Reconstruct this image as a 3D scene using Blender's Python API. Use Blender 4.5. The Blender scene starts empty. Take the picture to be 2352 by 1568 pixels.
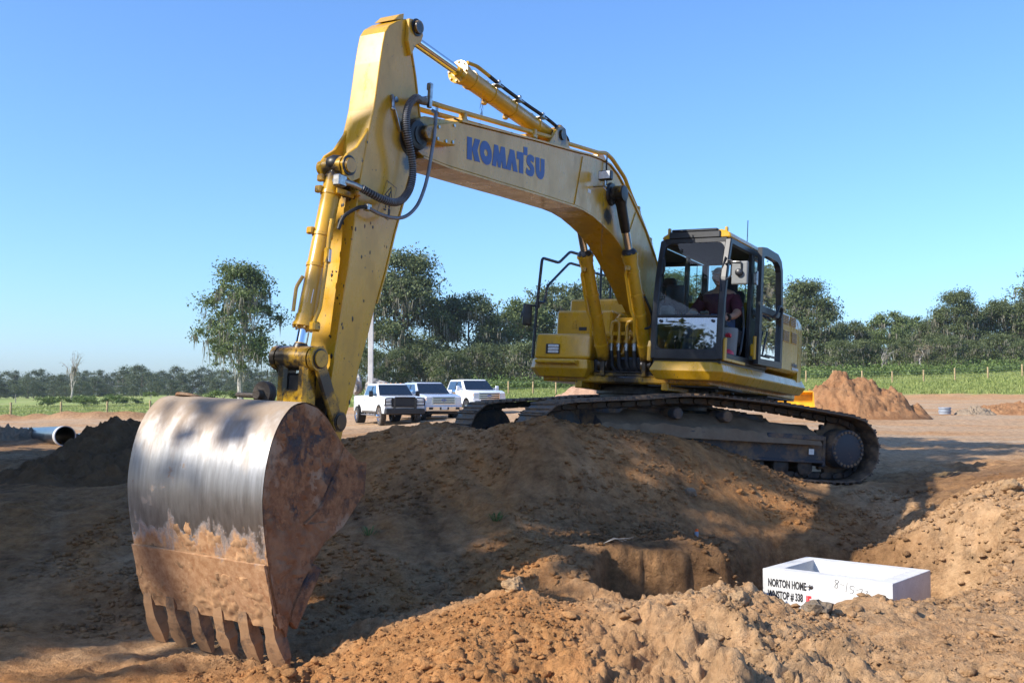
import bpy, bmesh, math, random
import numpy as np
from mathutils import Vector, Matrix, noise as mnoise
R = math.radians
PI = math.pi
random.seed(7)
scene = bpy.context.scene

# ------------------------------------------------------------------ camera
EYE = 1.09
FPX = 2396.5           # focal length in pixels of a 2352 px wide picture
PITCH = R(2.83)
cam_d = bpy.data.cameras.new('camera')
cam_d.sensor_width = 36.0
cam_d.lens = FPX / 2352 * 36
cam_d.clip_start = 0.05
cam_d.clip_end = 6000
cam = bpy.data.objects.new('camera', cam_d)
scene.collection.objects.link(cam)
cam.location = (0, 0, EYE)
cam.rotation_euler = (R(90) + PITCH, 0, 0)
scene.camera = cam

# ------------------------------------------------------------------ light
SUN_EL = R(36)
SUN_DIR = Vector((-0.90, -0.43, 0)).normalized() * math.cos(SUN_EL) + Vector((0, 0, math.sin(SUN_EL)))
world = bpy.data.worlds.new('World')
scene.world = world
world.use_nodes = True
wn = world.node_tree
wn.nodes.clear()
sky = wn.nodes.new('ShaderNodeTexSky')
sky.sky_type = 'NISHITA'
sky.sun_disc = False
sky.sun_elevation = SUN_EL
sky.sun_rotation = math.atan2(SUN_DIR.x, SUN_DIR.y)
sky.altitude = 0
sky.air_density = 1.0
sky.dust_density = 1.0
sky.ozone_density = 10.0
bg = wn.nodes.new('ShaderNodeBackground')
bg.inputs['Strength'].default_value = 0.145
wo = wn.nodes.new('ShaderNodeOutputWorld')
wn.links.new(sky.outputs[0], bg.inputs[0])
wn.links.new(bg.outputs[0], wo.inputs[0])
sun_d = bpy.data.lights.new('sun', 'SUN')
sun_d.energy = 4.0
sun_d.angle = R(0.53)
sun_d.color = (1.0, 0.93, 0.82)
sun = bpy.data.objects.new('sun', sun_d)
scene.collection.objects.link(sun)
sun.location = SUN_DIR * 60
sun.rotation_euler = SUN_DIR.to_track_quat('Z', 'Y').to_euler()
vs = scene.view_settings
vs.view_transform = 'Standard'
vs.look = 'None'
vs.exposure = 0.92
vs.gamma = 1.0
vs.use_curve_mapping = False

# ------------------------------------------------------------------ helpers
COL = scene.collection
def at(u, v, Y):
    """world point seen at (u, v) of a 2352 x 1568 view of the site at depth Y"""
    a = (u - 1176) / FPX; b = -(v - 784) / FPX
    cp, sp = math.cos(PITCH), math.sin(PITCH)
    d = Vector((a, cp - b * sp, sp + b * cp))
    return Vector((0, 0, EYE)) + d * (Y / d.y)

def tag(o, label=None, cat=None, group=None, kind=None):
    if label: o['label'] = label
    if cat: o['category'] = cat
    if group: o['group'] = group
    if kind: o['kind'] = kind
    return o
def empty(name, label=None, cat=None, group=None, loc=(0, 0, 0), rz=0, mat=None):
    o = bpy.data.objects.new(name, None)
    o.empty_display_size = 0.3
    COL.objects.link(o)
    if mat is not None: o.matrix_world = mat
    else:
        o.location = loc; o.rotation_euler = (0, 0, rz)
    return tag(o, label, cat, group)
def link(name, me, parent=None):
    o = bpy.data.objects.new(name, me)
    COL.objects.link(o)
    if parent is not None: o.parent = parent
    return o
def copy_tree(o, parent=None):
    c = o.copy(); COL.objects.link(c)
    c.parent = parent
    for ch in list(o.children): copy_tree(ch, c)
    return c

class MB:
    """collects shapes, builds ONE mesh object"""
    def __init__(s, xf=None):
        s.v = []; s.f = []; s.m = []; s.sm = []; s.xf = xf
    def add(s, vs, fs, mi=0, smooth=False):
        b = len(s.v)
        if s.xf is not None: vs = [s.xf @ Vector(v) for v in vs]
        s.v += [tuple(v) for v in vs]
        s.f += [tuple(i + b for i in f) for f in fs]
        s.m += [mi] * len(fs); s.sm += [smooth] * len(fs)
        return s
    def bm(s, bm, mi=0, smooth=False):
        bm.verts.index_update()
        s.add([v.co.copy() for v in bm.verts], [[v.index for v in f.verts] for f in bm.faces], mi, smooth)
        bm.free(); return s
    def box(s, c, d, bev=0.0, rot=None, mi=0, seg=1):
        """box centred at c with full sizes d"""
        bm = bmesh.new()
        bmesh.ops.create_cube(bm, size=1)
        for v in bm.verts: v.co = Vector((v.co.x * d[0], v.co.y * d[1], v.co.z * d[2]))
        if bev > 0:
            bmesh.ops.bevel(bm, geom=list(bm.edges), offset=min(bev, min(d) * .45), segments=seg, profile=.5, affect='EDGES')
        M = Matrix.Translation(Vector(c))
        if rot is not None: M = M @ rot.to_4x4()
        for v in bm.verts: v.co = M @ v.co
        return s.bm(bm, mi)
    def span(s, a, b, bev=0.0, mi=0):
        a = Vector(a); b = Vector(b)
        return s.box((a + b) / 2, [abs(b[i] - a[i]) for i in range(3)], bev, None, mi)
    def prism(s, prof, y0, y1, bev=0.0, axis='y', mi=0, smooth=False, seg=1):
        """2-D profile (x, z) extruded along y (or other axis)"""
        n = len(prof)
        def P(p, t):
            if axis == 'y': return (p[0], t, p[1])
            if axis == 'x': return (t, p[0], p[1])
            return (p[0], p[1], t)
        bm = bmesh.new()
        A = [bm.verts.new(P(p, y0)) for p in prof]
        B = [bm.verts.new(P(p, y1)) for p in prof]
        bm.faces.new(A); bm.faces.new(B[::-1])
        for i in range(n): bm.faces.new((A[i], B[i], B[(i + 1) % n], A[(i + 1) % n]))
        bmesh.ops.recalc_face_normals(bm, faces=list(bm.faces))
        if bev > 0:
            es = [e for e in bm.edges if e.calc_face_angle(0) > R(25)]
            bmesh.ops.bevel(bm, geom=es, offset=bev, segments=seg, profile=.5, affect='EDGES', clamp_overlap=True)
        return s.bm(bm, mi, smooth)
    def cyl(s, a, b, r, r2=None, n=20, caps=True, bev=0.0, mi=0):
        a = Vector(a); b = Vector(b); r2 = r if r2 is None else r2
        L = (b - a).length
        if bev > 0: pr = [(0, r - bev), (bev, r), (L - bev, r2), (L, r2 - bev)]
        else: pr = [(0, r), (L, r2)]
        return s.lathe(a, b - a, pr, n, caps, mi)
    def lathe(s, o, ax, prof, n=24, caps=True, mi=0):
        """profile list of (distance along axis, radius)"""
        o = Vector(o); ax = Vector(ax).normalized()
        t = ax.orthogonal().normalized(); w = ax.cross(t)
        vs = []; fs = []
        for (h, r) in prof:
            for k in range(n):
                q = 2 * PI * k / n
                vs.append(o + ax * h + (t * math.cos(q) + w * math.sin(q)) * r)
        m = len(prof)
        for j in range(m - 1):
            for k in range(n):
                k2 = (k + 1) % n
                fs.append((j * n + k, j * n + k2, (j + 1) * n + k2, (j + 1) * n + k))
        s.add(vs, fs, mi, True)
        if caps:
            b = len(s.v) - len(vs)
            s.f.append(tuple(b + k for k in range(n))[::-1]); s.m.append(mi); s.sm.append(False)
            s.f.append(tuple(b + (m - 1) * n + k for k in range(n))); s.m.append(mi); s.sm.append(False)
        return s
    def tube(s, pts, r, n=10, fillet=0.0, mi=0, closed=False, taper=None):
        P = [Vector(p) for p in pts]
        if fillet > 0: P = fillet_path(P, fillet)
        m = len(P); vs = []; fs = []
        up = None
        for i in range(m):
            d = (P[min(i + 1, m - 1)] - P[max(i - 1, 0)]).normalized()
            if up is None: up = d.orthogonal().normalized()
            up = (up - d * up.dot(d)).normalized()
            w = d.cross(up)
            rr = r if taper is None else r * taper[i if len(taper) == m else min(int(i * len(taper) / m), len(taper) - 1)]
            for k in range(n):
                q = 2 * PI * k / n
                vs.append(P[i] + (up * math.cos(q) + w * math.sin(q)) * rr)
        for i in range(m - 1):
            for k in range(n):
                k2 = (k + 1) % n
                fs.append((i * n + k, i * n + k2, (i + 1) * n + k2, (i + 1) * n + k))
        fs.append(tuple(range(n))[::-1]); fs.append(tuple((m - 1) * n + k for k in range(n)))
        return s.add(vs, fs, mi, True)
    def sphere(s, c, r, sc=(1, 1, 1), sub=2, mi=0):
        bm = bmesh.new()
        bmesh.ops.create_icosphere(bm, subdivisions=sub, radius=r)
        for v in bm.verts: v.co = Vector((v.co.x * sc[0], v.co.y * sc[1], v.co.z * sc[2])) + Vector(c)
        return s.bm(bm, mi, True)
    def build(s, name, mat, parent=None, sharp=35, smooth=None):
        me = bpy.data.meshes.new(name)
        me.from_pydata(s.v, [], s.f)
        mats = mat if isinstance(mat, (list, tuple)) else [mat]
        for m in mats: me.materials.append(m)
        me.polygons.foreach_set('material_index', s.m)
        sm = s.sm if smooth is None else [smooth] * len(s.f)
        me.polygons.foreach_set('use_smooth', sm)
        me.update()
        if any(sm):
            try: me.set_sharp_from_angle(angle=R(sharp))
            except Exception: pass
        return link(name, me, parent)

def fillet_path(P, r, k=5):
    out = [P[0]]
    for i in range(1, len(P) - 1):
        a = (P[i - 1] - P[i]); b = (P[i + 1] - P[i])
        t = min(r, a.length * .49, b.length * .49)
        p0 = P[i] + a.normalized() * t; p2 = P[i] + b.normalized() * t
        for j in range(k + 1):
            q = j / k
            out.append(p0 * (1 - q) ** 2 + P[i] * 2 * q * (1 - q) + p2 * q * q)
    out.append(P[-1]); return out
def spline(P, n=8):
    """Catmull-Rom through the points"""
    P = [Vector(p) for p in P]; out = []
    for i in range(len(P) - 1):
        p0 = P[max(i - 1, 0)]; p1 = P[i]; p2 = P[i + 1]; p3 = P[min(i + 2, len(P) - 1)]
        for j in range(n):
            t = j / n
            out.append(0.5 * ((2 * p1) + (p2 - p0) * t + (2 * p0 - 5 * p1 + 4 * p2 - p3) * t * t + (3 * p1 - p0 - 3 * p2 + p3) * t ** 3))
    out.append(P[-1]); return out

# ------------------------------------------------------------------ materials
M = {}
def nodes(name):
    m = bpy.data.materials.new(name); m.use_nodes = True
    nt = m.node_tree; nt.nodes.clear()
    out = nt.nodes.new('ShaderNodeOutputMaterial')
    b = nt.nodes.new('ShaderNodeBsdfPrincipled')
    nt.links.new(b.outputs[0], out.inputs[0])
    M[name] = m
    return m, nt, b
def N(nt, t, **kw):
    n = nt.nodes.new(t)
    for k, v in kw.items():
        if k in n.inputs: n.inputs[k].default_value = v
        else: setattr(n, k, v)
    return n
def ramp(nt, src, stops, interp='LINEAR'):
    r = nt.nodes.new('ShaderNodeValToRGB')
    r.color_ramp.interpolation = interp
    e = r.color_ramp.elements
    while len(e) < len(stops): e.new(0.5)
    for i, (p, c) in enumerate(stops):
        e[i].position = p; e[i].color = (c, c, c, 1) if isinstance(c, (int, float)) else (*c, 1)
    nt.links.new(src, r.inputs[0])
    return r.outputs[0]
def mixc(nt, fac, a, b):
    m = nt.nodes.new('ShaderNodeMix'); m.data_type = 'RGBA'
    for sock, val in ((m.inputs[0], fac), (m.inputs[6], a), (m.inputs[7], b)):
        if isinstance(val, bpy.types.NodeSocket): nt.links.new(val, sock)
        elif isinstance(val, (int, float)): sock.default_value = val
        else: sock.default_value = (*val, 1)
    return m.outputs[2]
def math_n(nt, op, a, b=0.5):
    m = nt.nodes.new('ShaderNodeMath'); m.operation = op
    for i, val in enumerate((a, b)):
        if isinstance(val, bpy.types.NodeSocket): nt.links.new(val, m.inputs[i])
        else: m.inputs[i].default_value = val
    return m.outputs[0]
def noise_n(nt, scale, detail=4, rough=.55, vec=None, stretch=None):
    n = N(nt, 'ShaderNodeTexNoise'); n.inputs['Scale'].default_value = scale
    n.inputs['Detail'].default_value = detail; n.inputs['Roughness'].default_value = rough
    if vec is None:
        tc = N(nt, 'ShaderNodeTexCoord'); vec = tc.outputs['Object']
    if stretch:
        mp = N(nt, 'ShaderNodeMapping'); mp.inputs['Scale'].default_value = stretch
        nt.links.new(vec, mp.inputs[0]); vec = mp.outputs[0]
    nt.links.new(vec, n.inputs['Vector'])
    return n.outputs['Fac']
def bump(nt, b, h, strength=.3, dist=.02):
    bp = N(nt, 'ShaderNodeBump'); bp.inputs['Strength'].default_value = strength
    bp.inputs['Distance'].default_value = dist
    nt.links.new(h, bp.inputs['Height']); nt.links.new(bp.outputs[0], b.inputs['Normal'])
def setp(b, **kw):
    for k, v in kw.items():
        k = k.replace('_', ' ')
        for key in b.inputs.keys():
            if key.lower() == k.lower():
                b.inputs[key].default_value = (*v, 1) if isinstance(v, tuple) and len(v) == 3 else v
def flat(name, col, rough=.5, metal=0., var=.12, vscale=6., coat=0., spec=.5):
    m, nt, b = nodes(name)
    f = noise_n(nt, vscale, 5, .6)
    lo = tuple(c * (1 - var * 1.6) for c in col); hi = tuple(min(1, c * (1 + var)) for c in col)
    nt.links.new(ramp(nt, f, [(.3, lo), (.7, hi)]), b.inputs['Base Color'])
    setp(b, roughness=rough, metallic=metal, coat_weight=coat, coat_roughness=.08, specular_ior_level=spec)
    return m
# ------------------------------------------------------------------ terrain
def vnoise(x, y, seed=0):
    """vectorised 2-D gradient noise, about -0.7..0.7"""
    x = np.asarray(x, float); y = np.asarray(y, float)
    xi = np.floor(x).astype(np.int64); yi = np.floor(y).astype(np.int64)
    xf = x - xi; yf = y - yi
    def g(ix, iy, dx, dy):
        h = (ix * 374761393 + iy * 668265263 + seed * 1442695041) & 0x7fffffff
        h = ((h ^ (h >> 13)) * 1274126177) & 0x7fffffff
        a = (h ^ (h >> 16)) % 6283 / 1000.0
        return np.cos(a) * dx + np.sin(a) * dy
    u = xf * xf * xf * (xf * (xf * 6 - 15) + 10); v = yf * yf * yf * (yf * (yf * 6 - 15) + 10)
    a = g(xi, yi, xf, yf); b = g(xi + 1, yi, xf - 1, yf)
    c = g(xi, yi + 1, xf, yf - 1); d = g(xi + 1, yi + 1, xf - 1, yf - 1)
    return (a * (1 - u) + b * u) * (1 - v) + (c * (1 - u) + d * u) * v
def fbm(x, y, oct=4, seed=0, gain=.5):
    s = 0; a = 1
    for i in range(oct):
        s = s + a * vnoise(x * 2 ** i + 17 * i, y * 2 ** i - 9 * i, seed + i); a *= gain
    return s
def sstep(a, b, x):
    t = np.clip((np.asarray(x, float) - a) / (b - a), 0, 1); return t * t * (3 - 2 * t)

# control points: (u, v, depth) as seen in the photograph
CP = [  # bottom of the picture and crest of the near berm
 (2352,1568,5.2),(1800,1568,5.3),(1176,1568,5.5),(820,1568,6.2),(600,1568,6.7),(300,1568,6.9),(0,1568,7.0),
 (2352,1470,6.3),(2000,1480,6.2),(1500,1480,6.3),(1200,1460,6.5),(2352,1400,7.3),
 (760,1510,7.1),(860,1465,7.15),(1000,1415,7.2),(1190,1352,7.4),(1340,1392,7.3),(1480,1376,7.4),(1580,1368,7.4),(1720,1350,7.5),
 (1800,1400,7.5),(1850,1416,7.5),(1920,1392,7.7),(2030,1392,8.0),(2140,1382,8.4),(2200,1345,8.8),(2300,1300,9.2),
 # ground the bucket digs in, shaded slope on the left
 (345,1475,8.1),(500,1500,7.8),(680,1535,7.45),(0,1480,7.9),(0,1380,8.9),(0,1250,10.7),(0,1120,13.2),(160,1300,9.9),(300,1180,11.8),
 (200,1420,8.6),(300,1050,17),(0,1055,17.5),(120,1030,23),(0,1005,29),(240,1000,29),
 (450,1300,9.9),(450,1120,13),(600,1400,8.7),(700,1250,10.2),(750,1130,12),
 # ramp between bucket and mound
 (800,1440,8.3),(900,1400,8.5),(1000,1370,8.7),(860,1250,10.0),(1000,1250,10.0),(1100,1300,9.3),(1150,1250,9.7),
 (860,1130,11.6),(1000,1120,11.4),(1150,1120,11.1),(1200,1200,10.2),
 # mound beside the tracks
 (760,1030,13.4),(820,1010,13.4),(900,992,13.4),(1000,978,13.4),(1030,984,14.1),(1100,984,12.6),(1180,990,12.0),(1250,990,11.75),(1300,988,11.9),
 (1400,990,12.25),(1470,998,12.45),(1550,1003,12.62),(1600,1012,12.75),(1650,1034,12.85),(1700,1052,12.95),(1760,1078,13.1),(1850,1113,13.3),(1990,1110,13.75),
 (1150,1050,11.6),(1300,1050,11.35),(1300,1130,10.9),(1300,1200,10.45),(1450,1080,11.6),(1450,1150,11.2),(1450,1215,10.7),
 (1600,1100,12.0),(1600,1170,11.5),(1600,1230,11.0),(1750,1150,12.3),(1750,1215,11.6),(1900,1180,12.3),(1900,1240,11.4),
 (2000,1150,12.9),(2050,1200,12.2),(2000,1250,11.3),
 # sunlit bank right of the concrete box
 (2352,1115,10.6),(2300,1125,10.55),(2230,1155,10.5),(2150,1195,10.6),(2060,1235,10.9),(2200,1260,9.8),(2352,1220,9.6),(2352,1310,8.6),
 (2352,1106,11.6),(2250,1125,12.0),(2100,1130,13.2),(2352,1075,14.0),(2100,1090,15),
 # graded ground behind
 (2352,1020,23),(2100,1020,24),(2352,975,40),(2050,985,36),(2352,935,60),(2352,915,75),(2352,906,85),(2060,908,84),(2200,960,46),
 (1800,965,40),(1500,975,37),(1500,950,50),(1200,962,48),(1050,964,51),(880,976,51),(800,968,58),(700,1000,33),
 (1700,930,70),(1400,925,75),(1000,940,70),(800,945,70),
 (0,970,62),(300,966,65),(0,966,76),(330,960,78),(600,955,80),
 # meadow beyond the fence
 (0,945,120),(300,938,125),(600,925,130),(0,918,260),(300,912,280),(600,902,260),(900,892,200),(900,908,120),(1200,908,98),(1350,905,100),
 (1200,893,130),(1200,885,180),(1600,895,100),(1600,878,140),(1860,890,97),(1860,880,108),(2100,878,108),(2352,864,108),(2100,893,95),(2352,888,93),
 (1900,862,135),(2352,848,132),(1900,846,200),(2352,832,200),(0,912,420),(600,898,420),(1200,876,420),(1900,850,420),(2352,836,420),
 (1300,1252,9.5),(1420,1246,9.55),(1540,1238,9.65),(1660,1236,9.85),(1250,1262,9.35),
 (600,1030,33),(600,1024,37),
]
_extra = [(u, Y, z) for u in (-900, 300, 1500, 3200) for (Y, z) in ((3.0, -.42), (1.5, -.45))]
_extra += [(-900, 9, -.6), (-900, 20, -.05), (-900, 70, -.9), (-900, 300, -.6), (3200, 7, -.3), (3200, 10, .25), (3200, 20, .1), (3200, 80, 1.4), (3200, 130, 4.5), (3200, 400, 12)]
_pts = []
for (u, v, Y) in CP:
    p = at(u, v, Y); _pts.append((u / 800.0, math.log(Y) * 1.6, p.z))
for (u, Y, z) in _extra: _pts.append((u / 800.0, math.log(Y) * 1.6, z))
for (X, Y, z) in ((.55, 8.15, -.58), (1.15, 8.2, -.62), (1.7, 8.25, -.68), (2.2, 8.35, -.78), (2.75, 8.6, -.85), (3.3, 8.8, -.75), (.1, 8.1, -.6), (1.8, 14.2, .1), (3.2, 14.6, -.1), (.0, 15.2, .15), (2.0, 15.2, -.02), (4.0, 15.6, -.15), (-1.1, 15.6, .2), (1.0, 17.2, .0), (3.5, 17.2, -.1), (5.6, 16.2, -.08), (-2.6, 15.5, .30), (-3.2, 17.5, .1), (6.2, 18.5, .0), (1.2, 20, .0), (-.3, 14.1, .35), (.6, 14.0, .3)):
    _pts.append(((X / Y * FPX + 1176) / 800.0, math.log(Y) * 1.6, z))
_pts = np.array(_pts)
def _phi(r): return np.where(r > 1e-9, r * r * np.log(np.maximum(r, 1e-9)), 0)
_n = len(_pts)
_A = np.zeros((_n + 3, _n + 3))
_A[:_n, :_n] = _phi(np.hypot(_pts[:, None, 0] - _pts[None, :, 0], _pts[:, None, 1] - _pts[None, :, 1])) + np.eye(_n) * 2e-4
_A[:_n, _n] = 1; _A[:_n, _n + 1:] = _pts[:, :2]; _A[_n, :_n] = 1; _A[_n + 1:, :_n] = _pts[:, :2].T
_w = np.linalg.solve(_A, np.concatenate([_pts[:, 2], np.zeros(3)]))
BOX_C = (3.15, 9.93); BOX_YAW = math.atan2(-.49, .567)
def base_h(X, Y):
    X = np.asarray(X, float); Y = np.asarray(Y, float)
    shp = X.shape; X = X.ravel(); Y = Y.ravel()
    Yc = np.clip(Y, 1.5, 430)
    u = np.clip(X / np.maximum(Y, 3.0) * FPX + 1176, -900, 3200) / 800.0
    t = np.log(Yc) * 1.6
    out = np.zeros(len(X))
    for i in range(0, len(X), 20000):
        a = u[i:i + 20000, None]; b = t[i:i + 20000, None]
        out[i:i + 20000] = _phi(np.hypot(a - _pts[None, :, 0], b - _pts[None, :, 1])) @ _w[:_n] + _w[_n] + a[:, 0] * _w[_n + 1] + b[:, 0] * _w[_n + 2]
    return out.reshape(shp)
def seg_d(X, Y, a, b):
    ax, ay = a; bx, by = b
    t = np.clip(((X - ax) * (bx - ax) + (Y - ay) * (by - ay)) / ((bx - ax) ** 2 + (by - ay) ** 2), 0, 1)
    return np.hypot(X - ax - t * (bx - ax), Y - ay - t * (by - ay)), t
def carve(X, Y, z):
    """the trench with its undercut wall and the pit the concrete box stands in"""
    wob = .16 * vnoise(X * 1.3, Y * 1.3, 5) + .10 * vnoise(X * 4, Y * 4, 6) + .04 * vnoise(X * 9, Y * 9, 7) + .015 * vnoise(X * 19, Y * 19, 8)
    d1, t = seg_d(X, Y, (1.05, 8.90), (2.60, 9.20))
    k = 1 - sstep(.32, .45, d1 + wob * 1.0)
    z = z * (1 - k) + np.minimum(z, -1.02 + .1 * wob) * k
    c, s = math.cos(BOX_YAW), math.sin(BOX_YAW)
    lx = (X - BOX_C[0]) * c + (Y - BOX_C[1]) * s; ly = -(X - BOX_C[0]) * s + (Y - BOX_C[1]) * c
    d2 = np.hypot(np.maximum(np.abs(lx) - .72, 0), np.maximum(np.abs(ly) - .58, 0)) + wob
    k = 1 - sstep(.12, .62, d2)
    z = z * (1 - k) + np.minimum(z, -1.5) * k
    return z
def detail_h(X, Y, z):
    dirt = 1 - sstep(60, 78, Y + X * .05)
    near = 1 - sstep(16, 40, Y)
    n1 = fbm(X * 1.1, Y * 1.1, 3, 11)
    wx = X + .10 * vnoise(X * 4.1, Y * 4.1, 14) + .03 * vnoise(X * 13, Y * 13, 16); wy = Y + .10 * vnoise(X * 4.1 + 7, Y * 4.1, 15) + .03 * vnoise(X * 13 + 5, Y * 13, 17)
    bil = 0; a_ = 1.0; f_ = 2.3
    for i in range(5):
        n_ = vnoise(wx * f_ + i * 5.3, wy * f_ - i * 3.1, 21 + i)
        bil = bil + a_ * (np.abs(n_) * .9 + n_ * .45 - .12); a_ *= .60; f_ *= 2.17
    rough = .30 + .90 * sstep(-.25, .35, vnoise(X * .5 + 3, Y * .5, 41) + .4 * vnoise(X * 1.6, Y * 1.6, 42))
    # loose clods on the near berm, smoother raked slope in the middle
    berm = (1 - sstep(7.4, 9.0, Y - .12 * X)) * sstep(-2.2, -.6, X)
    bank = sstep(3.6, 4.4, X) * (1 - sstep(11.0, 12.5, Y)) * sstep(8, 9, Y)
    amp = np.maximum(berm, bank) * .56 + .60
    lat = vnoise(X * 1.4 + 2 * Y, Y * 1.4 - X, 43)
    d = n1 * (.10 - .075 * berm) * amp + (bil - .12) * (.150 + .040 * berm) * rough * amp
    d += .022 * fbm(X * 21, Y * 21, 3, 51, .6) * amp
    # scrape marks running down the slope left of the mound
    rake = (vnoise(X * 3.5 + Y * 1.2 + .5 * vnoise(X, Y, 64), (Y * .7 - X * .2), 61) + .35 * vnoise(X * 12 + Y * 4, Y * .8, 62)) * sstep(-.3, .25, vnoise(X * .6, Y * .6, 63))
    rk = (1 - sstep(1.2, 2.4, X)) * sstep(7.6, 8.8, Y) * (1 - sstep(13, 16, Y))
    d += rake * .022 * rk
    far = vnoise(X * .12, Y * .12, 71) * .25 * sstep(70, 110, Y) + vnoise(X * .5, Y * .5, 72) * .07 * sstep(55, 80, Y)
    uu = X / np.maximum(Y, 3) * FPX + 1176
    ridge = np.exp(-((Y - 73.2 - 2.0 * vnoise(X * .15, Y * .0, 75)) / 1.1) ** 2) * (.42 + .5 * vnoise(X * .5, Y * .5, 76)) * (1 - sstep(700, 900, uu))
    ruts = ridge + vnoise(X * .25 + 4, Y * 2.2, 73) * .05 * (1 - near) * dirt
    return z + d * np.maximum(near, .0) * dirt + d * .5 * (1 - near) * dirt + far + ruts
def ground_z(x, y):
    X = np.array([x], float); Y = np.array([y], float)
    return float(carve(X, Y, base_h(X, Y))[0])
def ground_full(X, Y):
    return detail_h(X, Y, carve(X, Y, base_h(X, Y)))

def grid_mesh(name, xs_of, ys, nc):
    nr = len(ys)
    t = np.linspace(-1, 1, nc)
    t = np.sign(t) * (0.45 * np.abs(t) + .55 * np.abs(t) ** 3.2)
    Yg = np.repeat(ys[:, None], nc, 1)
    Xg = t[None, :] * xs_of(ys)[:, None]
    Zg = ground_full(Xg, Yg)
    co = np.stack([Xg, Yg, Zg], -1).reshape(-1, 3)
    idx = np.arange(nr * nc).reshape(nr, nc)
    q = np.stack([idx[:-1, :-1], idx[:-1, 1:], idx[1:, 1:], idx[1:, :-1]], -1).reshape(-1, 4)
    me = bpy.data.meshes.new(name)
    me.vertices.add(len(co)); me.vertices.foreach_set('co', co.ravel().astype(np.float32))
    me.loops.add(q.size); me.loops.foreach_set('vertex_index', q.ravel().astype(np.int32))
    me.polygons.add(len(q)); me.polygons.foreach_set('loop_start', np.arange(0, q.size, 4, dtype=np.int32))
    me.polygons.foreach_set('use_smooth', np.ones(len(q), bool))
    me.update(calc_edges=True)
    return me, Xg.ravel(), Yg.ravel()

# --- soil and grass material: colour comes from what lies where (attributes hold kind of soil, plus shade painted into the trench)
def make_ground_mat():
    m, nt, b = nodes('ground')
    at_ = N(nt, 'ShaderNodeAttribute'); at_.attribute_name = 'soil'
    sep = N(nt, 'ShaderNodeSeparateColor'); nt.links.new(at_.outputs['Color'], sep.inputs[0])
    geo = N(nt, 'ShaderNodeNewGeometry')
    pos = geo.outputs['Position']
    n_f = noise_n(nt, 9, 6, .65, pos); n_m = noise_n(nt, 1.6, 5, .6, pos); n_s = noise_n(nt, 45, 3, .7, pos)
    tan = mixc(nt, ramp(nt, n_f, [(.3, 0), (.7, 1)]), (.43, .262, .135), (.58, .385, .218))
    orange = mixc(nt, ramp(nt, n_f, [(.3, 0), (.7, 1)]), (.41, .178, .060), (.55, .280, .108))
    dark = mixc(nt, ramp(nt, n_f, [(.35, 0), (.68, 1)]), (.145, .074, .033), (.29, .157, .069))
    pale = mixc(nt, n_m, (.40, .30, .20), (.50, .39, .27))
    gr = mixc(nt, ramp(nt, noise_n(nt, .9, 6, .7, pos), [(.3, 0), (.7, 1)]), (.165, .235, .048), (.30, .345, .095))
    gr = mixc(nt, ramp(nt, noise_n(nt, .12, 4, .6, pos), [(.42, 0), (.66, 1)]), gr, (.33, .33, .125))
    c = mixc(nt, sep.outputs[0], tan, orange)
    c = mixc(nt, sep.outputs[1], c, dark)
    at2 = N(nt, 'ShaderNodeAttribute'); at2.attribute_name = 'cover'
    sep2 = N(nt, 'ShaderNodeSeparateColor'); nt.links.new(at2.outputs['Color'], sep2.inputs[0])
    c = mixc(nt, sep.outputs[2], c, pale)
    c = mixc(nt, sep2.outputs[0], c, gr)
    # crumb-sized mottling, specks and damp blotches
    mot = noise_n(nt, 5.5, 9, .78, pos)
    hsv = N(nt, 'ShaderNodeHueSaturation'); nt.links.new(c, hsv.inputs['Color']); nt.links.new(ramp(nt, mot, [(.36, .58), (.5, .95), (.66, 1.22)]), hsv.inputs['Value']); c = mixc(nt, sep2.outputs[0], hsv.outputs[0], c)
    c = mixc(nt, ramp(nt, n_s, [(.62, 0), (.75, .35)]), c, (.10, .065, .04))
    nt.links.new(c, b.inputs['Base Color'])
    setp(b, roughness=.95, specular_ior_level=.15)
    h = math_n(nt, 'ADD', noise_n(nt, 28, 6, .7, pos), math_n(nt, 'MULTIPLY', noise_n(nt, 110, 4, .7, pos), .35))
    bump(nt, b, h, .9, .045)
    return m
make_ground_mat()

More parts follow.
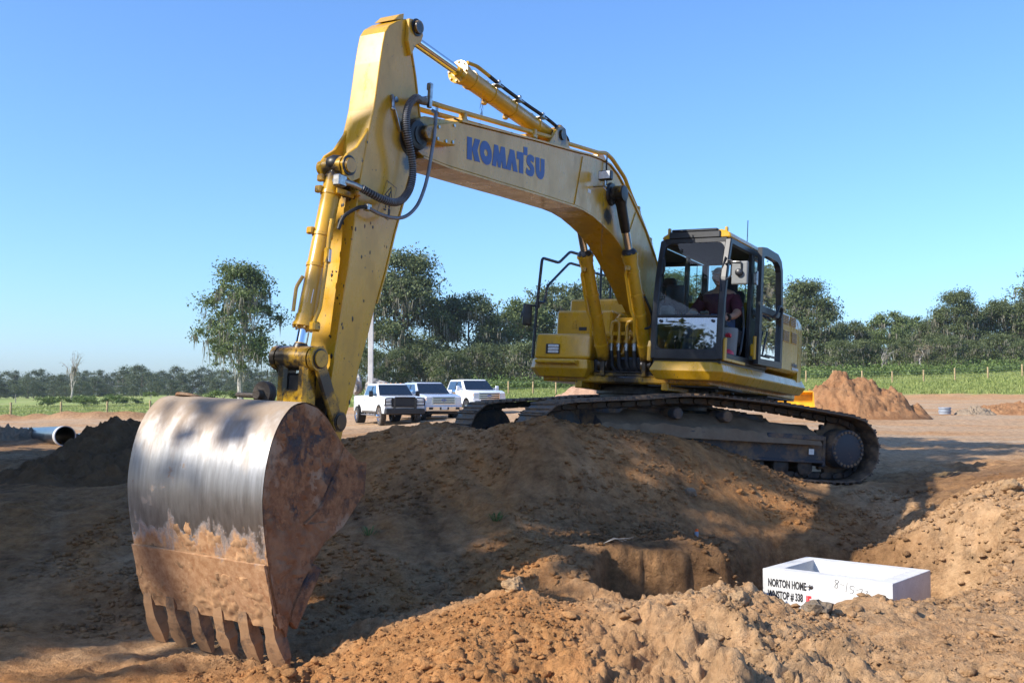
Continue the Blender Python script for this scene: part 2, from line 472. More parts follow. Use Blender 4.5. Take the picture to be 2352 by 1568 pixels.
def soil_attr(me, X, Y):
    n = vnoise(X * .55, Y * .55, 81) + .5 * vnoise(X * 1.7, Y * 1.7, 82); n2 = vnoise(X * .9 + 9, Y * .5, 83) + .4 * vnoise(X * 3, Y * 3, 84)
    streak = vnoise(X * 2.6 + Y * .9, Y * .35 - X * .1, 85) + .4 * vnoise(X * 7 + Y * 2.4, Y * .5, 86)
    orange = np.clip(.32 + n * .9, 0, 1)
    # the mound and ramp are streaked brown and orange, the near left of the berm is orange, the right is pale sand
    mound = (1 - sstep(3.3, 4.6, X)) * sstep(7.7, 8.6, Y + .25 * X) * (1 - sstep(15, 19, Y))
    orange = orange * (1 - mound) + mound * np.clip(.80 + streak * .8 + n * .6, 0, 1)
    nearl = (1 - sstep(7.0, 8.2, Y)) * (1 - sstep(.2, 1.1, X + .3 * n))
    orange = np.maximum(orange, nearl * .95)
    sand = (1 - sstep(8.6, 9.6, Y)) * sstep(.4, 1.3, X + .3 * n)
    bank = sstep(3.7, 4.4, X) * sstep(8.3, 9, Y) * (1 - sstep(11.2, 12, Y))
    orange *= 1 - .65 * np.maximum(sand, bank)
    dark = np.clip(.05 + n2 * .55, 0, .55)
    dark = dark * (1 - mound) + mound * np.clip(.27 + streak * -.85 + n2 * .9, 0, 1)
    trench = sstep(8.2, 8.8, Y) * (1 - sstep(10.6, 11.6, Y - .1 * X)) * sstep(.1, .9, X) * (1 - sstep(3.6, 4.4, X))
    dark = np.maximum(dark, trench * np.clip(.95 + n2 * .4, 0, 1)); orange = orange * (1 - .6 * trench)  # dark topsoil, deepened further to stand in for shade in the cut
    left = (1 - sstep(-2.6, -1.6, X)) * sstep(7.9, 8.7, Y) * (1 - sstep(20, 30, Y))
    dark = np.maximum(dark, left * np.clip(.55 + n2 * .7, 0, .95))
    dark = np.maximum(dark, sstep(11.3, 12, Y) * (1 - sstep(14, 17, Y)) * sstep(4.6, 5.2, X) * .75)
    dark *= 1 - .8 * np.maximum(sand * .9, nearl)
    mid = sstep(15, 20, Y)
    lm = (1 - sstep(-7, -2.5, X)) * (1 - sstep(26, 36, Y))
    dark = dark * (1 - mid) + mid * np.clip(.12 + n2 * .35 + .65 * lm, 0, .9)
    orange = orange * (1 - mid) + mid * np.clip(.42 + .5 * n, .1, .9)
    pale = mid * (1 - .8 * lm) * (1 - sstep(70, 80, Y)) * np.clip(.42 + .9 * vnoise(X * .12, Y * .5, 87), 0, .85)
    u = X / np.maximum(Y, 3) * FPX + 1176
    rdg = np.exp(-((Y - 73.2) / 2.2) ** 2) * (1 - sstep(700, 900, u)); pale = pale * (1 - rdg); dark = np.maximum(dark, .6 * rdg)
    edge = 74 + 11 * sstep(900, 2000, u) + 2.5 * vnoise(X * .18, Y * .18, 88) + 1.2 * vnoise(X * .7, Y * .7, 89)
    edge = np.where(u < -500, 74, edge)
    gcov = sstep(-.8, 1.2, Y - edge)
    gcov = gcov * (1 - .55 * sstep(.18, .4, vnoise(X * .3, Y * .8, 90)) * sstep(85, 87, Y) * (1 - sstep(92, 97, Y)) * sstep(1800, 1900, u))
    back = 1 - sstep(-9, -5, Y + .3 * vnoise(X, Y, 91))
    gcov = np.maximum(gcov, back * .9)
    for nm, (r, g, bl) in (('soil', (orange, dark, pale)), ('cover', (gcov, gcov, gcov))):
        a = me.attributes.new(nm, 'FLOAT_COLOR', 'POINT')
        arr = np.stack([r, g, bl, np.ones_like(r)], -1).astype(np.float32)
        a.data.foreach_set('color', arr.ravel())
_ys = np.concatenate([np.linspace(-220, -20, 30), np.linspace(-18, 4.2, 60), np.geomspace(4.26, 16, 520), np.geomspace(16.1, 120, 260), np.geomspace(121, 900, 50)])
_me, _gx, _gy = grid_mesh('ground', lambda y: np.where(y < 4.2, 7.6 + (4.2 - y) * 1.1, 5.2 + .57 * np.maximum(y, 4.2) + np.maximum(y - 90, 0) * .35), _ys, 640)
_me.materials.append(M['ground'])
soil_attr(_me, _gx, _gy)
ground = tag(link('ground', _me), kind='structure')
# ------------------------------------------------------------------ excavator materials
SWA = R(39.03)
GREASE = [(6.19, .16, 3.08, .26), (6.15, .18, 2.85, .16), (7.27, .0, .80, .24), (7.27, .10, .98, .16), (7.27, -.14, .98, .22), (7.17, .2, .78, .15), (6.975, .22, .49, .13), (7.05, .1, .6, .18), (6.98, .0, 2.60, .17), (6.93, .05, 2.42, .13), (2.16, .26, 3.40, .22), (2.22, .22, 3.15, .14), (1.05, .31, 1.40, .24), (1.05, -.31, 1.40, .24), (.8, 0, 1.4, .4), (3.41, .15, 3.84, .14), (6.25, .19, 4.06, .10), (1.1, .0, 1.25, .3), (7.26, .1, .55, .14)]
def paint_yellow(name, col, grime=.35, chips=.68):
    m, nt, b = nodes(name)
    f = noise_n(nt, 1.7, 5, .6)
    c = mixc(nt, ramp(nt, f, [(.35, 0), (.7, 1)]), tuple(x * .88 for x in col), col)
    g = noise_n(nt, 5, 7, .72, stretch=(1, 1, .45))
    c = mixc(nt, ramp(nt, g, [(.46, 0), (.78, grime * 1.3)]), c, (.17, .095, .03))
    ch = noise_n(nt, 26, 3, .6)
    c = mixc(nt, ramp(nt, ch, [(chips, 0), (chips + .03, .8)]), c, (.03, .025, .02))
    # black grease thrown out round the pins (places given in the machine's own coordinates)
    tc = N(nt, 'ShaderNodeTexCoord'); gm = None; gn = noise_n(nt, 9, 5, .7)
    for (x, y, z, r) in GREASE:
        v = Vector((x * math.cos(SWA) - y * math.sin(SWA), x * math.sin(SWA) + y * math.cos(SWA), z))
        d = N(nt, 'ShaderNodeVectorMath'); d.operation = 'DISTANCE'; nt.links.new(tc.outputs['Object'], d.inputs[0]); d.inputs[1].default_value = v
        k_ = math_n(nt, 'DIVIDE', d.outputs['Value'], r); gm = k_ if gm is None else math_n(nt, 'MINIMUM', gm, k_)
    gk = ramp(nt, math_n(nt, 'ADD', gm, math_n(nt, 'MULTIPLY', math_n(nt, 'SUBTRACT', gn, .5), 1.5)), [(.52, .97), (.95, 0)])
    c = mixc(nt, gk, c, (.016, .013, .011))
    nt.links.new(c, b.inputs['Base Color'])
    nt.links.new(ramp(nt, g, [(.4, .24), (.75, .5)]), b.inputs['Roughness'])
    setp(b, coat_weight=.30, coat_roughness=.12, specular_ior_level=.5)
    return m
paint_yellow('yellow', (.63, .345, .014))
paint_yellow('yellow_worn', (.57, .31, .013), .75, .60)
flat('grease', (.014, .012, .011), .42, 0, .5, 14)
flat('black_paint', (.012, .014, .018), .42, 0, .4, 9, .1)
steel_dirty_later = True
flat('rubber', (.015, .015, .016), .6, 0, .3, 12)
flat('chrome', (.75, .75, .76), .09, 1, .05, 3)
flat('zinc', (.42, .42, .42), .32, 1, .25, 20)
flat('grey_metal', (.20, .20, .21), .45, .6, .2, 12)
flat('seat_fabric', (.03, .032, .036), .85, 0, .25, 30)
flat('trim_grey', (.16, .17, .17), .55, 0, .1, 8)
flat('decal_blue', (.035, .075, .27), .4, 0, .12, 8)
flat('decal_white', (.72, .72, .7), .45, 0, .1, 15)
flat('decal_black', (.02, .02, .02), .5, 0, .2, 15)
flat('red_plastic', (.55, .02, .04), .4, 0, .1, 8)
flat('lamp_glass', (.72, .74, .76), .12, .2, .15, 40, .5)
flat('swing_steel', (.045, .048, .052), .5, .3, .5, 10)
def steel_dirty(name, base, dirt, lo, hi, metal=.0, rough=.5, scale=3.5):
    m, nt, b = nodes(name)
    f = noise_n(nt, scale, 7, .68)
    k = ramp(nt, f, [(lo, 0), (hi, 1)])
    d = mixc(nt, noise_n(nt, 17, 4, .6), tuple(x * .6 for x in dirt), dirt)
    nt.links.new(mixc(nt, k, base, d), b.inputs['Base Color'])
    nt.links.new(ramp(nt, k, [(0, rough), (1, .95)]), b.inputs['Roughness'])
    nt.links.new(ramp(nt, k, [(0, metal), (1, 0)]), b.inputs['Metallic'])
    h = math_n(nt, 'ADD', k, math_n(nt, 'MULTIPLY', noise_n(nt, 35, 5, .7), .5))
    bump(nt, b, h, .5, .012)
    return m
steel_dirty('track_frame_paint', (.024, .030, .042), (.27, .175, .10), .46, .62)
steel_dirty('track_dirty', (.035, .035, .037), (.25, .165, .098), .36, .56, .3, .45, 5)
steel_dirty('track_chain', (.024, .023, .023), (.16, .105, .065), .46, .68, .3, .45, 6)
steel_dirty('packed_soil', (.16, .105, .064), (.27, .19, .12), .35, .65, 0, .95, 4)
steel_dirty('tooth_dirty', (.07, .062, .058), (.38, .22, .11), .30, .50, .5, .45, 6)
steel_dirty('shackle_steel', (.045, .036, .030), (.10, .075, .05), .45, .7, .4, .5, 7)
def glass(name, tint, refl=1.0, ior=1.34):
    m = bpy.data.materials.new(name); m.use_nodes = True; nt = m.node_tree; nt.nodes.clear()
    out = nt.nodes.new('ShaderNodeOutputMaterial')
    t = N(nt, 'ShaderNodeBsdfTransparent'); t.inputs[0].default_value = (*tint, 1)
    g = N(nt, 'ShaderNodeBsdfGlossy'); g.inputs['Roughness'].default_value = .015; g.inputs[0].default_value = (refl, refl, refl, 1)
    fr = N(nt, 'ShaderNodeFresnel'); fr.inputs[0].default_value = ior
    mx = N(nt, 'ShaderNodeMixShader')
    nt.links.new(fr.outputs[0], mx.inputs[0]); nt.links.new(t.outputs[0], mx.inputs[1]); nt.links.new(g.outputs[0], mx.inputs[2])
    nt.links.new(mx.outputs[0], out.inputs[0]); M[name] = m
glass('cab_glass', (.66, .76, .74))
glass('cab_glass_dark', (.32, .40, .37))
glass('cab_glass_low', (.34, .40, .40), 1.0, 2.5)
def bucket_mat():
    """worn bright steel above, earth caked on below, rust bleeding between"""
    m, nt, b = nodes('bucket_steel')
    tc = N(nt, 'ShaderNodeTexCoord'); sx = N(nt, 'ShaderNodeSeparateXYZ'); nt.links.new(tc.outputs['Object'], sx.inputs[0])
    z = sx.outputs[2]
    big = noise_n(nt, 2.2, 6, .65); fine = noise_n(nt, 16, 5, .7)
    drip = noise_n(nt, 7, 5, .6, stretch=(1, 1, .28))
    # earth line about z = -0.40, ragged
    k = math_n(nt, 'ADD', z, math_n(nt, 'MULTIPLY', math_n(nt, 'SUBTRACT', drip, .5), -.75))
    k = math_n(nt, 'ADD', k, math_n(nt, 'MULTIPLY', math_n(nt, 'SUBTRACT', fine, .5), -.16))
    dirt = ramp(nt, math_n(nt, 'ADD', math_n(nt, 'MULTIPLY', k, -1), 0.0), [(.30, 0), (.42, 1)])
    # smeared dry soil near the top roll
    top = ramp(nt, math_n(nt, 'ADD', z, math_n(nt, 'MULTIPLY', math_n(nt, 'SUBTRACT', drip, .5), .7)), [(.16, 0), (.55, .8)])
    blot = ramp(nt, noise_n(nt, 3.3, 6, .7), [(.64, 0), (.70, .8)])
    top = math_n(nt, 'MAXIMUM', top, blot)
    steel = mixc(nt, ramp(nt, noise_n(nt, 26, 6, .7, stretch=(1, 1, .07)), [(.3, 0), (.7, 1)]), (.30, .295, .29), (.50, .50, .505))
    brown = mixc(nt, big, (.30, .20, .115), (.40, .29, .18))
    earth = mixc(nt, ramp(nt, fine, [(.35, 0), (.68, 1)]), (.27, .13, .055), (.46, .275, .145))
    c = mixc(nt, top, steel, brown); c = mixc(nt, dirt, c, earth)
    nt.links.new(c, b.inputs['Base Color'])
    cov = math_n(nt, 'MAXIMUM', dirt, math_n(nt, 'MULTIPLY', top, .8))
    nt.links.new(math_n(nt, 'SUBTRACT', 1.0, cov), b.inputs['Metallic'])
    scr = ramp(nt, noise_n(nt, 34, 5, .7, stretch=(1, 1, .06)), [(.3, -.10), (.7, .16)])
    nt.links.new(math_n(nt, 'ADD', ramp(nt, cov, [(0, .38), (.6, .75), (1, .95)]), math_n(nt, 'MULTIPLY', noise_n(nt, 34, 5, .7, stretch=(1, 1, .06)), .22)), b.inputs['Roughness'])
    setp(b, anisotropic=.45)
    h = math_n(nt, 'ADD', math_n(nt, 'MULTIPLY', dirt, math_n(nt, 'ADD', fine, .8)), math_n(nt, 'MULTIPLY', noise_n(nt, 60, 3, .6), .05))
    bump(nt, b, h, .35, .01)
bucket_mat()
def bucket_side():
    m, nt, b = nodes('bucket_side')
    f = noise_n(nt, 4.2, 8, .72); g = noise_n(nt, 21, 6, .75); big = noise_n(nt, 1.3, 3, .5)
    k = ramp(nt, math_n(nt, 'ADD', f, math_n(nt, 'MULTIPLY', math_n(nt, 'SUBTRACT', big, .5), .9)), [(.38, 0), (.52, 1)])
    earth = mixc(nt, ramp(nt, g, [(.35, 0), (.65, 1)]), (.17, .075, .03), (.34, .18, .085))
    dry = mixc(nt, ramp(nt, noise_n(nt, 2.6, 5, .6), [(.55, 0), (.66, 1)]), earth, (.33, .25, .17))
    nt.links.new(mixc(nt, k, (.055, .052, .056), dry), b.inputs['Base Color'])
    nt.links.new(ramp(nt, k, [(0, .38), (.5, .9)]), b.inputs['Roughness'])
    nt.links.new(ramp(nt, k, [(0, .45), (.4, 0)]), b.inputs['Metallic'])
    bump(nt, b, math_n(nt, 'ADD', k, g), .8, .025)
bucket_side()
flat('earth', (.36, .205, .10), .95, 0, .35, 11)

# ------------------------------------------------------------------ excavator: frames
yT, TP, TR, SW = R(199.9), R(3.65), R(.41), R(39.03)
MT = Matrix.Translation((1.961, 14.597, 0)) @ Matrix.Rotation(yT, 4, 'Z') @ Matrix.Rotation(-TP, 4, 'Y') @ Matrix.Rotation(TR, 4, 'X')
XS = Matrix.Rotation(SW, 4, 'Z')            # upper structure, turned against the tracks
exc = empty('excavator', 'big yellow crawler excavator standing on a dirt mound with its bucket down', 'excavator', mat=MT)
def S(): return MB(XS)
def part(mb, name, mat, parent=None, **kw): return mb.build(name, M[mat] if isinstance(mat, str) else [M[k] for k in mat], parent or exc, **kw)

# --- crawler tracks
LX, GY = 2.015, 1.295
top_pts = [(-2.015, .90), (-1.63, .935), (-1.1, .985), (-.67, 1.012), (-.29, 1.022), (.016, 1.036), (.32, 1.030), (.61, 1.006), (.87, .966), (1.13, .934), (1.47, .906), (1.8, .868), (2.015, .846)]
path = [Vector((x, 0, z)) for x, z in top_pts]
for i in range(1, 14):
    a = PI / 2 - PI * i / 14
    path.append(Vector((LX + .40 * math.cos(a), 0, .446 + .40 * math.sin(a))))
for i in range(0, 15): path.append(Vector((LX - i * (2 * LX) / 14, 0, .040)))
for i in range(1, 14):
    a = -PI / 2 - PI * i / 14
    path.append(Vector((-LX + .43 * math.cos(a), 0, .47 + .43 * math.sin(a))))
path.append(path[0])
cum = [0]
for i in range(1, len(path)): cum.append(cum[-1] + (path[i] - path[i - 1]).length)
n_shoe = round(cum[-1] / .203); pitch = cum[-1] / n_shoe
def along(s):
    s %= cum[-1]
    for i in range(1, len(cum)):
        if s <= cum[i]:
            t = (s - cum[i - 1]) / (cum[i] - cum[i - 1])
            return path[i - 1].lerp(path[i], t)
    return path[-1]
sh = MB()   # triple grouser shoe: local x along the chain, z outward
pr = [(-.108, .0), (-.100, .032), (-.088, .032), (-.080, .006), (-.014, .006), (-.008, .030), (.006, .030), (.012, .006), (.070, .006), (.076, .032), (.088, .032), (.094, .006), (.112, -.010), (.104, -.016), (.080, -.010), (-.08, -.010)]
sh.prism(pr, -.40, .40)
_shoe_src = sh.build('track_shoe', M['track_dirty'])
shoe_me = _shoe_src.data
bpy.data.objects.remove(_shoe_src)
for side in (1, -1):
    ch = MB()
    for i in range(n_shoe):
        p = along(i * pitch); q = along((i + 1) * pitch); c = (p + q) / 2
        d = (q - p).normalized(); nrm = Vector((-d.z, 0, d.x))
        if nrm.dot(c - Vector((0, 0, .5))) < 0 : nrm = -nrm
        rot = Matrix((d, Vector((0, 1, 0)), nrm)).transposed()
        for y in (-.095, .095): ch.box(c - nrm * .062 + Vector((0, y + (.02 if i % 2 else -.02) * 0, 0)), (pitch * .9, .035, .085), .012, rot)
        ch.cyl(p - nrm * .062 + Vector((0, -.135, 0)), p - nrm * .062 + Vector((0, .135, 0)), .028, n=10)
    track = part(ch, 'crawler_track', 'track_chain')
    track.location = (0, side * GY, 0)
    for i in range(n_shoe):
        p = along(i * pitch); q = along((i + 1) * pitch); c = (p + q) / 2
        d = (q - p).normalized(); nrm = Vector((-d.z, 0, d.x))
        if nrm.dot(c - Vector((0, 0, .5))) < 0: nrm = -nrm
        o = link('track_shoe', shoe_me, track)
        yax = nrm.cross(d)
        o.matrix_local = Matrix.Translation(c) @ Matrix((d, yax, nrm)).transposed().to_4x4()
    # frame
    f = MB(Matrix.Translation((0, side * GY, 0)))
    s = side
    f.prism([(-1.70, .28), (1.55, .27), (1.62, .40), (1.60, .50), (1.05, .56), (-1.60, .60), (-1.72, .52)], -.20, .20, .02)
    f.span((-1.66, s * .20, .56), (-.80, s * .27, .63), .01)
    f.span((.10, s * .20, .52), (.62, s * .26, .60), .01)
    f.span((-1.70, s * .20, .265), (1.5, s * .23, .30), .008)
    f.box((-1.71, s * .1, .42), (.05, .24, .40), .01)
    for x in (.476, -.238): f.box((x, -s * .03, .70), (.10, .06, .24), .02)
    fr = part(f, 'track_frame', 'track_frame_paint')
    for x in (.476, -.238):
        r = MB(Matrix.Translation((0, side * GY, 0)))
        r.lathe((x, -s * .16, .80), (0, s, 0), [(0, .055), (.02, .075), (.12, .078), (.16, .06), (.22, .06), (.24, .078), (.345, .080), (.372, .066), (.38, .035)], 20)
        part(r, 'carrier_roller', 'track_frame_paint')
    for k in range(8):
        x = -1.46 + k * .37
        r = MB(Matrix.Translation((0, side * GY, 0)))
        r.lathe((x, -.18, .205), (0, 1, 0), [(0, .06), (.02, .115), (.07, .118), (.09, .085), (.27, .085), (.29, .118), (.34, .115), (.36, .06)], 18)
        part(r, 'track_roller', 'track_chain')
    # soil packed on the frame
    sm = MB(Matrix.Translation((0, side * GY, 0)))
    nx, ny = 46, 9; vs_ = []; fs_ = []
    for i in range(nx):
        x = -1.62 + 3.15 * i / (nx - 1)
        for j in range(ny):
            y = -.19 + .49 * j / (ny - 1)
            h = .58 + .27 * (1 - j / (ny - 1)) ** .8 + .07 * mnoise.noise((x * 2.2, y * 5, side)) + .035 * mnoise.noise((x * 8, y * 12, 3))
            h -= .10 * max(0, (abs(x) - 1.2)) 
            if j == ny - 1: h = .50
            vs_.append((x, s * y, min(h, .82 if abs(x) < 1.1 else .76)))
    for i in range(nx - 1):
        for j in range(ny - 1):
            fs_.append((i * ny + j, i * ny + j + 1, (i + 1) * ny + j + 1, (i + 1) * ny + j))
    sm.add(vs_, fs_, 0, True)
    part(sm, 'packed_soil', 'packed_soil')
    # sprocket, hub cover, idler
    n = 21; prof = []
    for k in range(n * 4):
        a = 2 * PI * k / (n * 4); r = .375 if k % 4 in (0, 1) else .335
        prof.append((-LX + r * math.cos(a), .47 + r * math.sin(a)))
    sp = MB(Matrix.Translation((0, side * GY, 0)))
    sp.prism(prof, -.03, .03)
    spk = part(sp, 'sprocket', 'track_dirty')
    hb = MB(Matrix.Translation((0, side * GY, 0)))
    hb.lathe((-LX, -s * .25, .47), (0, s, 0), [(0, .24), (.26, .26), (.30, .262), (.53, .255), (.555, .248), (.56, .235)], 40)
    part(hb, 'hub_cover', 'track_frame_paint', spk)
    bl = MB(Matrix.Translation((0, side * GY, 0)))
    for k in range(24):
        a = 2 * PI * k / 24
        bl.cyl((-LX + .222 * math.cos(a), s * .305, .47 + .222 * math.sin(a)), (-LX + .222 * math.cos(a), s * .326, .47 + .222 * math.sin(a)), .019, n=6)
    part(bl, 'bolt_ring', 'track_dirty', spk)['kind'] = 'stuff'
    idl = MB(Matrix.Translation((0, side * GY, 0)))
    idl.lathe((LX, -.09, .446), (0, 1, 0), [(0, .10), (.0, .26), (.02, .325), (.05, .33), (.06, .345), (.12, .345), (.13, .33), (.16, .325), (.18, .26), (.18, .10)], 36)
    idl.lathe((LX, -.16, .446), (0, 1, 0), [(0, .07), (.32, .07)], 20)
    part(idl, 'front_idler', 'track_chain')
lb = MB(); lb.span((-1.535, GY + .232, .375), (-1.457, GY + .236, .448))
part(lb, 'maintenance_label', 'decal_white')
cb = MB()
cb.prism([(-.62, -.62), (.62, -.62), (.75, -1.1), (1.0, -1.1), (1.0, -1.16), (.5, -1.16), (.3, -.8), (-.3, -.8), (-.5, -1.16), (-1.0, -1.16), (-1.0, -1.1), (-.75, -1.1)], .52, .86, .02, axis='z')
cb.prism([(-.62, .62), (.62, .62), (.75, 1.1), (1.0, 1.1), (1.0, 1.16), (.5, 1.16), (.3, .8), (-.3, .8), (-.5, 1.16), (-1.0, 1.16), (-1.0, 1.1), (-.75, 1.1)], .52, .86, .02, axis='z')
cb.box((0, 0, .69), (1.3, 1.3, .36), .03)
cb.lathe((0, 0, .86), (0, 0, 1), [(0, .70), (.10, .70)], 40)
part(cb, 'carbody', 'track_frame_paint')
sb = MB(); sb.lathe((0, 0, .93), (0, 0, 1), [(0, .76), (.04, .78), (.10, .78), (.11, .84), (.20, .84), (.24, .80)], 48)
part(sb, 'swing_bearing', 'swing_steel')
# ------------------------------------------------------------------ excavator: upper structure (x forward, y left, z up)
fr = S()
fr.span((-2.6, -1.2, 1.16), (1.15, 1.2, 1.25), .02)
for y in (-.62, .62): fr.span((-2.3, y - .05, 1.08), (1.2, y + .05, 1.18), .01)
part(fr, 'revolving_frame', 'yellow_worn')
# belly plates and struts seen from below
bp = S()
bp.span((-2.2, .3, 1.13), (-.9, 1.3, 1.15)); bp.span((.2, .35, 1.14), (1.1, 1.3, 1.16))
bp.span((-2.2, -1.3, 1.13), (-.9, -.3, 1.15))
for x in (-2.1, -1.6, -1.1, .3, .9):
    for y in (.5, .9, 1.2): bp.cyl((x, y, 1.10), (x, y, 1.13), .025, n=8)
part(bp, 'belly_plate', 'swing_steel')
def skirt(name, plan, zt, zm, zb, it, ib):
    """plan: outer polyline (x, y); three rings: top inset, widest, bottom inset towards the middle"""
    mb = S(); n = len(plan)
    cx = sum(p[0] for p in plan) / n; cy = sum(p[1] for p in plan) / n
    def ins(p, d):
        dx, dy = p[0] - cx, p[1] - cy; return (p[0] - math.copysign(min(d, abs(dx)), dx), p[1] - math.copysign(min(d, abs(dy)), dy))
    rings = [[(*ins(p, it), zt) for p in plan], [(*p, zm) for p in plan], [(*ins(p, ib), zb) for p in plan]]
    bm = bmesh.new()
    V = [[bm.verts.new(v) for v in r] for r in rings]
    for a in range(2):
        for i in range(n): bm.faces.new((V[a][i], V[a][(i + 1) % n], V[a + 1][(i + 1) % n], V[a + 1][i]))
    bm.faces.new(V[0]); bm.faces.new(V[2][::-1])
    bmesh.ops.recalc_face_normals(bm, faces=list(bm.faces))
    bmesh.ops.bevel(bm, geom=list(bm.edges), offset=.012, segments=2, profile=.5, affect='EDGES')
    mb.bm(bm)
    return part(mb, name, 'yellow')
skirt('side_skirt', [(1.50, .52), (1.50, 1.36), (1.42, 1.47), (-2.22, 1.47), (-2.22, 1.1), (1.2, 1.1), (1.2, .52)], 1.44, 1.325, 1.215, .05, .07)
skirt('front_step', [(1.30, -.44), (1.34, -1.22), (1.24, -1.34), (.2, -1.36), (.2, -.44)], 1.455, 1.33, 1.215, .02, .07)
st = S(); st.prism([(1.28, 1.44), (1.42, 1.43), (1.42, 1.395), (1.30, 1.37)], -1.18, -.58, .006)
part(st, 'step_ledge', 'yellow')
# right-hand tanks and boxes
tk = S()
bm = bmesh.new(); bmesh.ops.create_cube(bm, size=1)
for v in bm.verts: v.co = Vector((.70 + v.co.x * 1.0, -.90 + v.co.y * .86, 1.635 + v.co.z * .345))
for v in bm.verts:
    if v.co.z > 1.7 and v.co.x > 1: v.co.x -= .05
bmesh.ops.bevel(bm, geom=list(bm.edges), offset=.045, segments=4, profile=.5, affect='EDGES'); tk.bm(bm, 0, True)
tank = part(tk, 'fuel_tank', 'yellow', sharp=60)
hl = S()
for k in range(3): hl.box((1.203, -1.02, 1.555 + k * .04), (.03, .16, .034), .006)
part(hl, 'headlight', 'lamp_glass', tank)
hr = S(); hr.box((1.196, -1.035, 1.595), (.012, .21, .135), .004); part(hr, 'headlight_recess', 'decal_black', tank)
tb = S(); tb.span((-.45, -1.33, 1.80), (.60, -.46, 2.19), .03); tb.span((-.45, -1.28, 2.18), (.52, -.5, 2.2), .005)
toolbox = part(tb, 'battery_box', 'yellow')
lt = S(); lt.box((.604, -1.03, 1.99), (.012, .07, .12), .004); part(lt, 'latch', 'yellow_worn', toolbox)
lt = S(); lt.box((.603, -.90, 1.93), (.012, .12, .05), .004); part(lt, 'vent_slot', 'decal_black', toolbox)
th = S(); th.prism([(-1.9, 1.6), (-.45, 1.6), (-.45, 2.18), (.10, 2.19), (.09, 2.42), (-1.9, 2.42)], -1.40, -.42, .03)
part(th, 'pump_cover', 'yellow')
mc = S(); mc.lathe((-.25, -.75, 2.40), (0, 0, 1), [(0, .06), (.12, .06), (.125, .07), (.15, .07), (.155, .05)], 18); part(mc, 'filler_cap', 'yellow_worn')
# engine hood and left side doors
eh = S()
prof = [(-1.40, 1.5), (1.40, 1.5), (1.44, 1.54), (1.44, 2.18), (1.41, 2.30), (1.33, 2.385), (1.20, 2.42), (-1.40, 2.42)]
eh.prism(prof, -1.83, -.42, .01, axis='x')
hood = part(eh, 'engine_hood', 'yellow')
ha = S(); ha.span((-1.7, -.9, 2.42), (-.7, .7, 2.56), .05); part(ha, 'hood_top', 'yellow')
for (x0, x1, z0, z1) in ((-1.30, -.90, 2.19, 2.325), (-1.66, -1.37, 2.19, 2.33), (-1.345, -1.04, 1.94, 2.11), (-1.735, -1.45, 1.945, 2.115)):
    pn = S(); pn.span((x0, 1.437, z0), (x1, 1.446, z1), .002); lo = part(pn, 'louvre', 'yellow_worn', hood)
    for k in range(6):
        z = z0 + (z1 - z0) * (k + .5) / 6
        sl = S(); sl.box(((x0 + x1) / 2, 1.450, z), (abs(x1 - x0) * .92, .010, (z1 - z0) / 6 * .5), .002, Matrix.Rotation(R(-30), 3, 'X'))
        sl.build('slat', M['yellow'], hood)
    dk = S(); dk.span((x0 + .012, 1.4465, z0 + .008), (x1 - .012, 1.4475, z1 - .008)); dk.build('louvre_gap', M['decal_black'], hood)
lk = S(); lk.box((-.98, 1.447, 1.83), (.075, .012, .12), .004); lk.cyl((-.98, 1.45, 1.83), (-.98, 1.458, 1.83), .012, n=10)
part(lk, 'door_latch', 'yellow_worn', hood)
wl = S(); wl.span((-1.885, 1.4455, 1.578), (-1.52, 1.4465, 1.598)); 
cw = S()
plan = [(-1.84, 1.44), (-2.06, 1.43), (-2.25, 1.36), (-2.5, 1.18), (-2.75, .85), (-2.92, .42), (-2.97, 0)]
plan = plan + [(x, -y) for x, y in plan[-2::-1]]
bm = bmesh.new(); n = len(plan)
rings = [(1.0, 1.28), (1.0, 2.18), (.985, 2.28), (.955, 2.35), (.90, 2.39)]
V = []
for (k, z) in rings: V.append([bm.verts.new((-1.84 + (x + 1.84) * k, y * k, z)) for x, y in plan])
for a in range(len(V) - 1):
    for i in range(n - 1): bm.faces.new((V[a][i], V[a][i + 1], V[a + 1][i + 1], V[a + 1][i]))
    bm.faces.new((V[a][n - 1], V[a][0], V[a + 1][0], V[a + 1][n - 1]))
bm.faces.new(V[0]); bm.faces.new(V[-1][::-1])
bmesh.ops.recalc_face_normals(bm, faces=list(bm.faces)); cw.bm(bm, 0, True)
part(cw, 'counterweight', 'yellow', sharp=40)
# lettering "intelligent" and the label below it
def text_mesh(txt, size, mat, name, parent, Mx, xscale=1.0, bold=0.0, extrude=.0008, align='LEFT', shear=0.):
    cu = bpy.data.curves.new(name, 'FONT'); cu.body = txt; cu.size = size; cu.extrude = extrude; cu.offset = bold
    cu.align_x = align; cu.resolution_u = 3; cu.shear = shear
    o = bpy.data.objects.new(name, cu); COL.objects.link(o)
    dg = bpy.context.evaluated_depsgraph_get()
    me = bpy.data.meshes.new_from_object(o.evaluated_get(dg))
    bpy.data.objects.remove(o); bpy.data.curves.remove(cu)
    me.transform(Mx @ Matrix.Diagonal((xscale, 1, 1, 1)))
    me.materials.clear(); me.materials.append(mat)
    me.name = name
    return link(name, me, parent)
def on_left(x, y, z, slope=0.):      # text plane on the machine's left flank, reading towards the rear
    return XS @ Matrix.Translation((x, y, z)) @ Matrix.Rotation(PI, 4, 'Z') @ Matrix.Rotation(PI / 2, 4, 'X')
text_mesh('intelligent', .085, M['grey_metal'], 'lettering', hood, on_left(-1.52, 1.4462, 1.615), .85, .002)
lw = S()
for k in range(6): lw.span((-1.54 - k * .056, 1.4455, 1.566), (-1.588 - k * .056, 1.4467, 1.60))
part(lw, 'label_strip', 'decal_white', hood)
